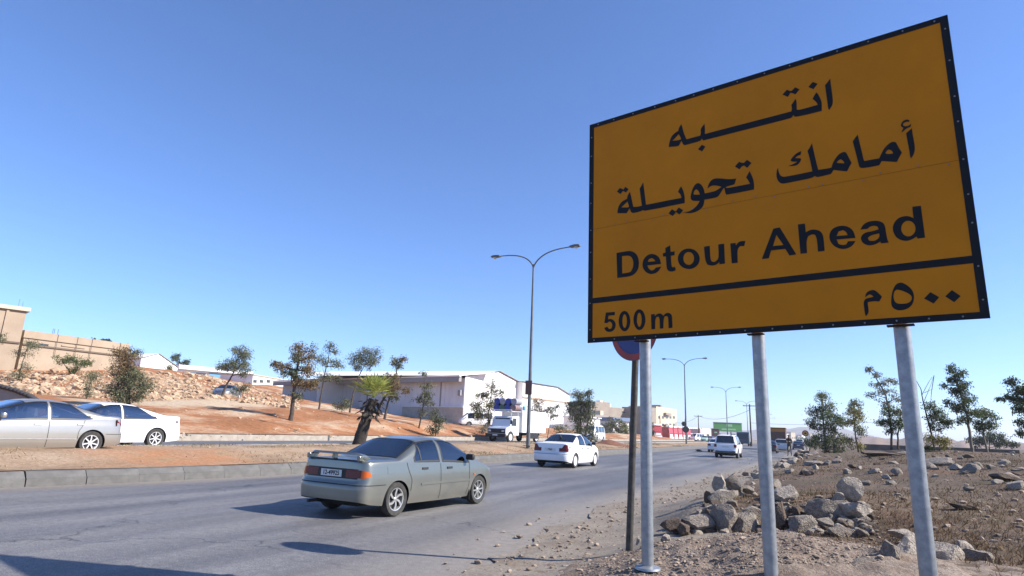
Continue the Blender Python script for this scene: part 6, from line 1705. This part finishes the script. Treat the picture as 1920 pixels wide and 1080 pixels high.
MB().add([w2.p(u2 + .3, zr3 + .05, .4), w2.p(u1, zt2 + .12, .4), w2.p(-.4, zt2 + .12, .4), w2.p(u2 + .3, zr3 + .05, -25), w2.p(u1, zt2 + .12, -25), w2.p(-.4, zt2 + .12, -25)], [(0, 1, 4, 3), (1, 2, 5, 4)]).build('roof', MT['white_wall'], w2.root)
w2.box('rail', 0, u2, w2.on(1030, 752)[1], w2.on(1030, 752)[1] + .3, 0, .15, MT['beige'])
# taupe and cream buildings down the road
tb = Bld('taupe_building', 'long taupe flat-roofed building behind the no parking pole', 1108, 235, 1222, 265, -.5, 15, 25)
z1, z2 = tb.on(1150, 764)[1], tb.on(1150, 755)[1]
tb.box('wall', 0, tb.L, -1, z1, -25, 0, MT['taupe']); u0, u1 = tb.on(1124, 760)[0], tb.on(1151, 760)[0]; tb.box('penthouse', u0, u1, z1, z2, -20, -2, MT['taupe']); tb.box('roof_room', u1 + .01, u1 + 2.2, z1, z2 - .2, -18, -3, MT['cream'])
for x0, x1, y0, y1 in ((1166, 1175, 771, 774.5), (1196, 1204, 772, 775)): tb.win(x0, y0, x1, y1, fr=.15)
u0 = tb.on(1162, 752)[0]; tb.box('water_tank', u0, u0 + 2, z2, z2 + 1.2, -12, -10, MT['white_wall']); tb.box('water_tank', u0 + 3, u0 + 5, z2 - .4, z2 + .9, -12, -10, MT['frame']); tb.box('tank_stand', u0 - .5, u0 + 6, z1, z2, -13, -9, MT['cream'])
cb = Bld('cream_building', 'four-storey cream stone building with a taupe side wall down the road', 1231, 250, 1269, 275, -.5, 15, 12)
z1 = cb.on(1250, 765)[1]; cb.box('wall', 0, cb.L, -1, z1, -12, 0, MT['cream'])
u0 = cb.on(1243, 765)[0]; cb.box('stair_head', u0, u0 + 2.2, z1, z1 + 1.0, -6, -1, MT['taupe'])
for y0 in (780, 794):
    for x0 in (1234, 1241, 1248, 1255, 1261.5): cb.win(x0, y0, x0 + 4.0, y0 + 5.2, fr=.1, frame=MT['cream'])
for y0 in (773, 795):
    u0, zz = cb.on(1244, y0 + 1.5); u1, _ = cb.on(1254, y0); cb.box('balcony', u0, u1, zz - .8, zz + .2, 0, 1.2, MT['taupe'])
cs = Bld('taupe_tower', 'narrow taupe block with a dark sign strip beside the cream building', 1214, 244, 1231, 249, -.5, 15, 12)
z1 = cs.on(1222, 764)[1]; cs.box('wall', 0, cs.L, -1, z1, -12, 0, MT['taupe'])
u0, zz = cs.on(1215.5, 769); u1, _ = cs.on(1225, 769); cs.box('sign_strip', u0, u1, zz - .5, zz + .35, 0, .15, MT['fascia_dark']); cs.win(1215.5, 772, 1222, 776, fr=.1)
ws = Bld('white_kiosk', 'white roadside kiosk with a dark window left of the olive trees', 1100, 118, 1125, 124, 0, 5, 5)
z1 = ws.on(1110, 784)[1]; ws.box('wall', 0, ws.L, -.5, z1, -5, 0, MT['white_wall']); ws.box('roof', -.2, ws.L + .2, z1, z1 + .2, -5.2, .3, MT['grey_sheet']); ws.win(1101, 786, 1110, 789)
bk = Bld('blue_roofed_kiosk', 'low kiosk with a blue-grey roof behind the olive trees', 1150, 150, 1179, 152, 0, 5, 6)
z1 = bk.on(1165, 790)[1]; bk.box('wall', 0, bk.L, -.5, z1, -6, 0, MT['white_wall']); bk.box('roof', -.3, bk.L + .3, z1, z1 + .9, -6.3, .4, mat('blue_roof', (.16, .22, .34), .6))
gw = Bld('grey_wall_building', 'grey low building under the taupe one, with pale rooms on top', 1108, 190, 1150, 205, -.5, 9, 10)
z1 = gw.on(1125, 778)[1]; gw.box('wall', 0, gw.L, -1, z1, -10, 0, mat('grey_render', (.26, .24, .22), .9, var=.2)); u0 = gw.on(1131, 778)[0]; gw.box('roof_room', u0, u0 + 2.4, z1, gw.on(1131, 770)[1], -5, -1, MT['cream'])
rb = Bld('white_row_building', 'long low white building with a row of tall dark openings', 1290, 215, 1330, 235, -.5, 5, 8)
z1 = rb.on(1300, 802)[1]; rb.box('wall', 0, rb.L, -1, z1, -8, 0, MT['white_wall'])
for i in range(7): rb.win(1294 + i * 3.4, 803, 1296 + i * 3.4, 812, fr=.05)
pk = Bld('pink_shop', 'pinkish white shop front left of the dark billboard', 1313, 210, 1333, 222, -.5, 5, 8)
z1 = pk.on(1320, 805)[1]; pk.box('wall', 0, pk.L, -1, z1, -8, 0, mat('pink_wall', (.60, .48, .47), .8, var=.15)); pk.win(1316, 814, 1321, 820, fr=.1); pk.win(1325, 814, 1330, 820, fr=.1)
HL = ['first far pale house from the left below the hills', 'second far pale house below the hills', 'third far house below the hills, greyer', 'fourth far pale house below the hills', 'fifth far house below the hills, low', 'sixth far pale house below the hills', 'last far pale house below the hills, by the green tree']
for i, px in enumerate((1403, 1474, 1486, 1497, 1506, 1522, 1534)):
    h_ = Bld('far_house', HL[i], px - 4, 700 + 40 * i, px + 4, 705 + 40 * i, -.5, 8, 8, 'house', 'far houses below the hills')
    h_.box('wall', 0, h_.L, -1, 5.5 + 2.2 * (i % 3), -8, 0, MT['cream'] if i % 3 == 2 else MT['white_wall']); h_.box('roof', -.3, h_.L + .3, 5.5 + 2.2 * (i % 3), 6.0 + 2.2 * (i % 3), -8.3, .3, MT['frame'])
    for q in (.2, .6): h_.box('window', h_.L * q, h_.L * (q + .18), 2.5, 4, 0, .1, MT['pane'])
# field wall beyond the right trees
fw = Bld('field_wall', 'low grey stone wall across the far field behind the right trees', 1618, 95, 1905, 88, 0, 1.5, .5, 'wall')
fw.box('wall', 0, fw.L, -.6, fw.on(1760, 838)[1], -.5, 0, mat('field_stone', (.11, .09, .075), .95, col2=(.06, .05, .045), scale=.8, bump=.6, bscale=3))
# billboards
def billboard(name, label, px0, px1, py0, py1, d, m, legs, decor=None):
    b = Bld(name, label, px0, d, px1, d, 0, 5, .3, 'billboard'); z1, z0 = b.on((px0 + px1) / 2, py0)[1], b.on((px0 + px1) / 2, py1)[1]
    b.box('board', 0, b.L, z0, z1, -.25, 0, m); b.box('frame', -.1, b.L + .1, z0 - .15, z0, -.3, .1, MT['fascia_dark']); b.box('frame', -.1, b.L + .1, z1, z1 + .12, -.3, .1, MT['fascia_dark'])
    for f in legs: b.box('leg', b.L * f - .15, b.L * f + .15, -.5, z0, -.5, -.27, MT['fascia_dark'])
    for u0, u1, v0, v1 in (decor or []): b.box('print', b.L * u0, b.L * u1, z0 + (z1 - z0) * v0, z0 + (z1 - z0) * v1, .0, .03, MT['print'])
    return b
MT['print'] = mat('pale_print', (.30, .52, .30), .6)
billboard('green_billboard', 'wide green billboard over the road beyond the white off-road estate', 1338, 1391, 793, 808.5, 185, mat('billboard_green', (.10, .33, .09), .6, var=.15), (.12, .5, .62, .9), [(.44, .66, .55, .85), (.28, .78, .12, .32)])
billboard('dark_billboard', 'small dark maroon billboard at the left foot of the green billboard', 1334, 1348.5, 804, 818.5, 180, mat('billboard_maroon', (.10, .045, .04), .6), (.2, .8), [(.35, .7, .45, .62)])

# ------------------------------------------------------------------ truck loaded with barrels
MT['truck_white'] = paint('truck_white', (.74, .75, .76), 0, .4, .3)
tp = gnd(930, 828, pl(48, OPP_Z)); 
tk = empty('box_truck', (tp[0], tp[1], pl(48, OPP_Z)), math.radians(-96)); tag(tk, 'white box truck with a black grille and barrels on its roof', 'truck')
# local: x forward (nose at 0), y left
cabp = [(0.0, .55), (.02, 1.0), (-.05, 1.12), (-.62, 1.28), (-.95, 2.02), (-1.1, 2.12), (-2.1, 2.14), (-2.1, .55)]
MB().prism(cabp, 'y', -.92, .92).build('cab', MT['truck_white'], tk)
wn = [(-.70, 1.36), (-.94, 1.95)]
MB().add([(-.655, -.78, 1.33), (-.655, .78, 1.33), (-.925, .72, 1.97), (-.925, -.72, 1.97)], [(0, 1, 2, 3)]).build('windscreen', MT['pane'], tk)
for sg in (-1, 1):
    MB().add([(-.82, sg * .925, 1.32), (-1.65, sg * .925, 1.32), (-1.65, sg * .925, 1.95), (-1.08, sg * .925, 1.95)], [(0, 1, 2, 3)]).build('side_window', MT['pane'], tk)
    MB().box((-.55, sg * 1.08, 1.62), (.06, .16, .34), bev=.02).build('wing_mirror', MT['dark'], tk)
    MB().box((.03, sg * .66, .88), (.04, .26, .16), bev=.03).build('headlamp', MT['lamp_clear'], tk)
    MB().lathe([(.47, -.02), (.47, .10), (.40, .12)], axis='y', n=20, c=(-.75, sg * .84, .42)).build('wheel_arch', MT['dark'], tk)
MB().box((.022, 0, .88), (.03, 1.72, .36), bev=.01).build('grille', MT['dark'], tk)
MB().box((.10, 0, .52), (.2, 1.95, .26), bev=.03).build('bumper', MT['dark'], tk)
MB().box((.21, 0, .55), (.02, .48, .11)).build('licence_plate', MT['plate'], tk)
MB().add([(-.06, -.9, 1.127), (-.06, .9, 1.127), (-.60, .9, 1.285), (-.60, -.9, 1.285)], [(0, 1, 2, 3)]).build('bonnet_panel', mat('bonnet_blue', (.35, .42, .52), .5), tk)
cg = MB().box((-4.55, 0, 1.72), (4.3, 2.1, 1.86), bev=.02).build('cargo_box', MT['truck_white'], tk)
for i in range(8): MB().box((-2.5 - i * .58, 1.06, 1.72), (.05, .03, 1.8)).build('rib', MT['truck_white'], cg)
MB().box((-4.4, 0, .66), (4.4, .9, .22)).build('chassis', MT['under'], tk); MB().box((-4.6, .95, .55), (1.6, .06, .5)).build('side_guard', MT['dark'], tk)
rk = MB()
for y in (-.95, -.3, .3, .95): rk.tube([(-.7, y, 2.52), (-2.5, y, 2.52)], .025, 6)
for x in (-.7, -1.3, -2.4): rk.tube([(x, -1.0, 2.52), (x, 1.0, 2.52)], .03, 6)
for x, y in ((-.9, -.85), (-.9, .85), (-2.0, -.85), (-2.0, .85)): rk.tube([(x, y, 2.1), (x, y, 2.52)], .025, 6)
rk.box((-.7, 0, 2.62), (.04, 2.0, .10)); rk.build('roof_rack', MT['truck_white'], tk)
rl = MB()
for x in (-3.6, -4.6, -5.6, -6.5): rl.tube([(x, 1.0, 2.64), (x, 1.0, 3.15)], .02, 6)
rl.tube([(-3.6, 1.0, 3.15), (-6.5, 1.0, 3.15)], .02, 6); rl.tube([(-6.5, 1.0, 3.15), (-6.5, -1.0, 3.15)], .02, 6); rl.build('roof_rail', MT['lamp_steel'], tk)
ty, rm, bkm = wheel_meshes(.40, .22, 'cover', MT['rim_white'])
for x in (-.75, -5.2):
    for sg in (-1, 1):
        o = bpy.data.objects.new('wheel', ty); COL.objects.link(o); o.parent = tk; o.location = (x, sg * .86, .40); o.rotation_euler = (0, 0, math.pi if sg < 0 else 0)
        q = bpy.data.objects.new('rim', rm); COL.objects.link(q); q.parent = o
BC = {'blue': mat('barrel_blue', (.02, .05, .30), .45), 'grey': mat('barrel_grey', (.30, .31, .36), .5), 'green': mat('barrel_green', (.04, .12, .09), .5), 'rust': mat('barrel_brown', (.22, .15, .15), .6)}
BL = [[('blue', 'blue barrel at the left of the lower row on the truck'), ('green', 'dark green barrel in the lower row on the truck'), ('blue', 'blue barrel right of the green one in the lower row'), ('rust', 'brownish barrel at the right of the lower row on the truck')],
      [('blue', 'blue barrel at the left of the upper row on the truck'), ('grey', 'grey barrel between two blue ones in the upper row'), ('blue', 'bright blue barrel third in the upper row'), ('grey', 'grey barrel at the right of the upper row')]]
MW = tk.matrix_basis.copy(); bpy.context.view_layer.update(); MW = tk.matrix_world.copy()
for r_ in range(2):
    for i in range(4):
        prof = [(.001, -.44), (.25, -.44), (.275, -.42), (.285, -.43), (.275, -.40), (.275, -.14), (.287, -.13), (.275, -.12), (.275, .12), (.287, .13), (.275, .14), (.275, .40), (.285, .43), (.275, .42), (.25, .44), (.001, .44)]
        o = MB().lathe(prof, axis='x', n=20).build('barrel', BC[BL[r_][i][0]], smooth=35)
        o.location = MW @ Vector((-1.55, -.84 + i * .565 + .06 * r_, 2.83 + r_ * .52)); o.rotation_euler = tk.rotation_euler; tag(o, BL[r_][i][1], 'barrel', 'barrels on the truck roof')
        if True: MB().lathe([(.001, .442), (.03, .447), (.03, .44)], axis='x', n=8, c=(0, .12, .08)).build('bung', MT['dark'], o)
for i in range(3):
    o = MB().lathe([(.001, 0), (.16, .01), (.17, .06), (.17, .30), (.08, .40), (.06, .46), (.001, .46)], n=14).build('water_jug', mat('jug_blue', (.25, .52, .70), .3), smooth=40)
    o.location = MW @ Vector((-2.75 - .1 * i, .1 + i * .4, 2.66)); tag(o, ('pale blue jug nearest the barrels on the truck roof', 'pale blue jug in the middle of the three on the truck roof', 'pale blue jug at the road side of the truck roof')[i], 'jug', 'water jugs on the truck')

# ------------------------------------------------------------------ red lorries, tipper and far lorry
def red_lorry(name, label, p, ang, white=False):
    r = empty(name, p, ang); tag(r, label, 'truck', 'red lorries parked down the road')
    MB().prism([(0, .5), (0.02, 1.4), (-.12, 2.9), (-.35, 3.15), (-2.1, 3.2), (-2.1, .5)], 'y', -1.2, 1.2).build('cab', MT['paint_red'], r)
    MB().add([(.0, -1.08, 1.65), (.0, 1.08, 1.65), (-.115, 1.05, 2.6), (-.115, -1.05, 2.6)], [(0, 1, 2, 3)]).build('windscreen', MT['pane'], r)
    MB().box((.05, 0, .6), (.16, 2.3, .4), bev=.04).build('bumper', MT['paint_white'], r); MB().box((.03, 0, 1.2), (.05, 1.7, .5)).build('grille', MT['paint_white'] if white else MT['dark'], r)
    MB().box((-.25, 0, 3.3), (.5, 2.2, .45), bev=.1).build('roof_deflector', MT['paint_white'] if white else MT['paint_red'], r)
    for sg in (-1, 1):
        MB().box((.06, sg * .85, .95), (.05, .4, .2), bev=.03).build('headlamp', MT['lamp_clear'], r); MB().box((-.2, sg * 1.38, 2.2), (.12, .2, .5), bev=.03).build('wing_mirror', MT['dark'], r)
        for x in (-.9, -3.6):
            MB().lathe([(.28, -.14), (.5, -.14), (.5, .14), (.28, .14)], axis='y', n=18, c=(x, sg * 1.0, .5)).build('wheel', MT['tyre'], r)
    MB().box((-3.3, 0, .85), (2.6, .9, .25)).build('chassis', MT['under'], r); MB().box((-2.3, 0, 1.7), (.12, 2.3, 2.6)).build('cab_back', MT['dark'], r)
    return r
RL = ['first red lorry in the tight row of five, with its dark flank showing', 'second red lorry in the tight row', 'third red lorry in the tight row', 'fourth red lorry in the tight row', 'last red lorry of the row, next to the lamp with round signs']
for i in range(5):
    q = at(1259, 823.5, 150) + np.array([.17, .985, 0]) * 3.2 * i; red_lorry('lorry', RL[i], (q[0], q[1], .05), math.radians(-13), True)
q = at(1233, 824, 140); red_lorry('lorry', 'red lorry with a white front standing apart, left of the row', (q[0], q[1], max(.05, q[2])), math.radians(-50), True)
td = empty('tipper_truck', (gnd(1449, 843)[0], 84, 0), math.radians(90)); tag(td, 'brown and orange tipper truck seen from behind, right of the middle post', 'truck')
td.location = at(1455, 841, 78); td.location.z = 0
MB().box((1.2, 0, 1.95), (4.6, 2.5, 1.5), bev=.03).build('tipper_body', mat('tipper_brown', (.13, .07, .055), .7, var=.3), td); MB().box((-1.12, 0, 2.55), (.06, 2.56, .5)).build('tail_band', mat('tipper_orange', (.42, .17, .03), .6), td)
MB().box((1.2, 0, 2.76), (4.7, 2.6, .12)).build('rim_rail', mat('tipper_rail', (.2, .08, .03), .7), td); MB().box((1.5, 0, .95), (5.6, 1.0, .3)).build('chassis', MT['under'], td); MB().box((4.4, 0, 1.75), (1.7, 2.4, 2.1), bev=.1).build('cab', MT['paint_red'], td)
for x in (0, 1.3, 4.4):
    for sg in (-1, 1): MB().lathe([(.25, -.16), (.5, -.16), (.5, .16), (.25, .16)], axis='y', n=18, c=(x, sg * .98, .5)).build('wheel', MT['tyre'], td)
for sg in (-1, 1): MB().box((-1.1, sg * 1.0, 1.0), (.06, .4, .16)).build('tail_lamp', MT['tail_red'], td)
fl = empty('lorry', (0, 0, 0), math.radians(-92)); q = at(1393, 834, 105); fl.location = (q[0], q[1], 0); tag(fl, 'oncoming white lorry with a dark windscreen behind the off-road estate', 'truck')
MB().prism([(0, .4), (0, 1.2), (-.2, 2.2), (-.4, 2.35), (-1.7, 2.35), (-1.7, .4)], 'y', -1.0, 1.0).build('cab', mat('cab_blue_grey', (.06, .08, .11), .4), fl); MB().add([(.01, -.9, 1.15), (.01, .9, 1.15), (-.17, .88, 2.1), (-.17, -.88, 2.1)], [(0, 1, 2, 3)]).build('windscreen', MT['pane'], fl); MB().box((-3.2, 0, 1.55), (2.8, 2.0, 1.7), bev=.03).build('cargo_box', MT['white_wall'], fl)
for x in (-.8, -3.8):
    for sg in (-1, 1): MB().lathe([(.2, -.12), (.42, -.12), (.42, .12), (.2, .12)], axis='y', n=16, c=(x, sg * .85, .42)).build('wheel', MT['tyre'], fl)

# ------------------------------------------------------------------ small roadside things
ys = empty('round_sign', at(1512, 842, 74)); ys.location.z = 0.1; tag(ys, 'round yellow warning disc with a red rim by the leftmost green tree', 'road sign')
zc = at(1512, 812.5, 74)[2] - .1
MB().tube([(0, 0, -.2), (0, 0, zc + .3)], .04, 10).build('pole', MT['steel_dark'], ys); MB().lathe([(.001, -.02), (.30, -.02), (.30, .0), (.001, .0)], axis='y', n=28, c=(0, -.05, zc)).build('disc', mat('disc_yellow', (.50, .28, .06), .5), ys)
MB().lathe([(.27, -.03), (.37, -.03), (.37, .0), (.27, .0)], axis='y', n=28, c=(0, -.055, zc)).build('rim', MT['sign_red'], ys); MB().box((0, -.08, zc), (.22, .02, .16)).build('symbol', MT['dark'], ys)
MT['wood'] = mat('pole_wood', (.09, .075, .06), .9, var=.3)
def upole(label, px, py0, py1, d, arms=True):
    q = at(px, py1, d); r = empty('utility_pole', (q[0], q[1], q[2])); tag(r, label, 'utility pole', 'utility poles'); z = at(px, py0, d)[2] - q[2]
    MB().tube([(0, 0, -1), (0, 0, z)], [.16, .10], 8).build('pole', MT['wood'], r)
    if arms:
        MB().box((0, 0, z - .3), (2.2, .12, .12)).build('crossarm', MT['wood'], r)
        for x in (-1, 0, 1): MB().lathe([(.03, 0), (.06, .08), (.03, .2)], n=8, c=(x, 0, z - .24)).build('insulator', MT['lamp_glass'], r)
    return np.array([q[0], q[1], q[2] + z])
pa = upole('utility pole with a crossarm between the lamp with round signs and the green billboard', 1310.6, 778, 826, 165)
pb_ = upole('tall utility pole close behind the middle sign post', 1409, 757, 834, 105)
pc_ = upole('thin utility pole left of the lamp with round signs', 1268, 792, 818, 190, False)
pd_ = upole('short pole above the red lorries', 1238, 778, 815, 180, False)
def wire(label, a, b, sag, r=.018):
    pts = [a + (b - a) * t + np.array([0, 0, -4 * sag * t * (1 - t)]) for t in np.linspace(0, 1, 14)]; o = MB().tube(pts, r, 5).build('power_line', MT['dark']); tag(o, label, 'cable', 'power lines'); return o
wire('lower power line running from the crossarm pole to the tall pole', pa + np.array([0, 0, -.2]), pb_ + np.array([0, 0, -1.0]), 1.2, .03)
wire('power line running left from the crossarm pole past the second lamp', pa + np.array([0, 0, -.2]), pc_, .8, .03)
wire('upper power line crossing the sky between middle and right sign posts', pb_ + np.array([0, 0, -3.2]), at(1720, 782, 120), .8, .025)
# grey slab with a scalloped dark edge at the far left
q = gnd(-60, 800, pl(8, FAR_X) * 0 + .4); sl = empty('ramp_slab', at(10, 775, 27)); tag(sl, 'sloping grey slab with a scalloped dark edge behind the champagne sedan', 'ramp')
o0 = np.array(sl.location); E0 = [at(-120, 712, 27), at(-60, 716, 27), at(0, 724, 27), at(30, 732, 27), at(55, 742, 27), at(70, 752, 27), at(70, 790, 27)]
vs = [e - o0 for e in E0] + [e - o0 + np.array([-1.9, 1.1, -.5]) for e in E0] + [np.array([e[0], e[1], -.2]) - o0 * np.array([1, 1, 1]) for e in E0]
fs = []
n = len(E0)
for i in range(n - 1): fs += [(i, i + 1, n + i + 1, n + i), (i, i + 1, 2 * n + i + 1, 2 * n + i)]
MB().add(vs, fs).build('slab', mat('slab_grey', (.26, .25, .24), .85, var=.15), sl)
pts = [E0[i] + (E0[i + 1] - E0[i]) * k_ / 4 - o0 for i in range(n - 2) for k_ in range(4)] + [E0[n - 2] - o0]
for i, p_ in enumerate(pts):
    MB().lathe([(.001, -.10), (.12, -.08), (.16, 0), (.12, .08), (.001, .10)], n=8, c=p_).build('edge_block', mat('edge_black', (.035, .032, .034), .8) if i == 0 else bpy.data.materials['edge_black'], sl, smooth=60)
# soil heap on the median
hp = gnd(1142, 838, .25); rgh = random.Random(9)
def hz(x, y): return .27 + .55 * math.exp(-(((x - hp[0]) / 1.3) ** 2 + ((y - hp[1]) / 1.0) ** 2)) + .1 * noise.fractal(Vector((x * 2, y * 2, 4)), 1, 2, 3)
grid_mesh('soil_heap', lambda y: (hp[0] - 2.4, hp[0] + 2.4), list(np.linspace(hp[1] - 2, hp[1] + 2, 22)), 26, hz, mat('red_soil', (.20, .085, .045), .95, col2=(.12, .05, .03), scale=3, bump=.8, bscale=8), kind='stuff')
bpy.data.objects['soil_heap']['label'] = 'heap of red-brown soil on the median'; bpy.data.objects['soil_heap']['category'] = 'soil'
q = gnd(1310, 846.5, 0); o = rock(1315, 844, 12, 5, 62, 'dark lump lying on the road beside the kerb', None, MT['rock_brown'], SMALL); o.location = (q[0], q[1], .08)

# ------------------------------------------------------------------ the person at the road edge
pp = gnd(1481, 855, .02)
J = {'pel': (0, 0, .95), 'ch': (0, .02, 1.32), 'nk': (0, .02, 1.50), 'hd': (0, -.01, 1.60), 'tp': (0, -.02, 1.76),
     'hl': (-.10, 0, .90), 'kl': (-.13, -.03, .50), 'al': (-.14, .02, .09), 'fl': (-.15, -.16, .035), 'hr': (.10, 0, .90), 'kr': (.12, -.02, .50), 'ar': (.14, .03, .09), 'fr': (.16, -.15, .035),
     'sl': (-.19, .02, 1.42), 'el': (-.27, -.03, 1.14), 'wl': (-.10, -.24, 1.16), 'gl': (-.03, -.28, 1.17), 'sr': (.19, .02, 1.42), 'er': (.26, -.03, 1.13), 'wr': (.11, -.25, 1.20), 'gr': (.05, -.29, 1.22)}
RD = {'pel': .155, 'ch': .17, 'nk': .06, 'hd': .095, 'tp': .075, 'hl': .10, 'kl': .07, 'al': .05, 'fl': .045, 'hr': .10, 'kr': .07, 'ar': .05, 'fr': .045, 'sl': .075, 'el': .055, 'wl': .04, 'gl': .04, 'sr': .075, 'er': .055, 'wr': .04, 'gr': .04}
E_ = [('pel', 'ch'), ('ch', 'nk'), ('nk', 'hd'), ('hd', 'tp'), ('pel', 'hl'), ('hl', 'kl'), ('kl', 'al'), ('al', 'fl'), ('pel', 'hr'), ('hr', 'kr'), ('kr', 'ar'), ('ar', 'fr'), ('ch', 'sl'), ('sl', 'el'), ('el', 'wl'), ('wl', 'gl'), ('ch', 'sr'), ('sr', 'er'), ('er', 'wr'), ('wr', 'gr')]
ks = list(J); me = bpy.data.meshes.new('person'); me.from_pydata([J[k_] for k_ in ks], [(ks.index(a), ks.index(b)) for a, b in E_], [])
pe = bpy.data.objects.new('person', me); COL.objects.link(pe); md = pe.modifiers.new('skin', 'SKIN'); md.use_smooth_shade = True
for i, k_ in enumerate(ks): me.skin_vertices[0].data[i].radius = (RD[k_], RD[k_] * .8); me.skin_vertices[0].data[i].use_root = (k_ == 'pel')
sb = pe.modifiers.new('sub', 'SUBSURF'); sb.levels = 2; sb.render_levels = 2
dg = bpy.context.evaluated_depsgraph_get(); m2 = bpy.data.meshes.new_from_object(pe.evaluated_get(dg)); bpy.data.objects.remove(pe)
MT['camo'] = mat('camouflage_cloth', (.085, .065, .045), .9, col2=(.035, .032, .022), scale=9, lo=.45, hi=.55); MT['skin'] = mat('skin', (.32, .18, .12), .6)
m2.materials.append(MT['camo']); m2.materials.append(MT['skin']); m2.materials.append(MT['dark'])
for f in m2.polygons:
    c = f.center; f.use_smooth = True
    if 1.50 < c.z < 1.68 or (c.y < -.225 and 1.1 < c.z < 1.3): f.material_index = 1
    if c.z < .10: f.material_index = 2
pe = bpy.data.objects.new('person', m2); COL.objects.link(pe); pe.location = tuple(pp); pe.rotation_euler = (0, 0, math.radians(-12)); tag(pe, 'person in dark camouflage clothing standing at the road edge, forearms raised', 'person')
MB().lathe([(.001, .09), (.06, .085), (.10, .05), (.112, .0), (.15, -.012), (.001, -.012)], n=16, c=(0, -.03, 1.70)).build('cap', MT['camo'], pe, smooth=50)

# ------------------------------------------------------------------ air
m = bpy.data.materials.new('haze_air'); m.use_nodes = True; n_ = m.node_tree.nodes; n_.clear(); ov = n_.new('ShaderNodeOutputMaterial'); pv = n_.new('ShaderNodeVolumePrincipled')
pv.inputs['Color'].default_value = (.86, .91, 1.0, 1); pv.inputs['Density'].default_value = .00030; pv.inputs['Anisotropy'].default_value = .2; m.node_tree.links.new(pv.outputs[0], ov.inputs['Volume'])
hzb = MB().box((0, 3300, 43.5), (10200, 7600, 93)).build('haze', m, kind='stuff'); hzb['label'] = 'thin pale haze in the air over the whole place'; hzb['category'] = 'haze'
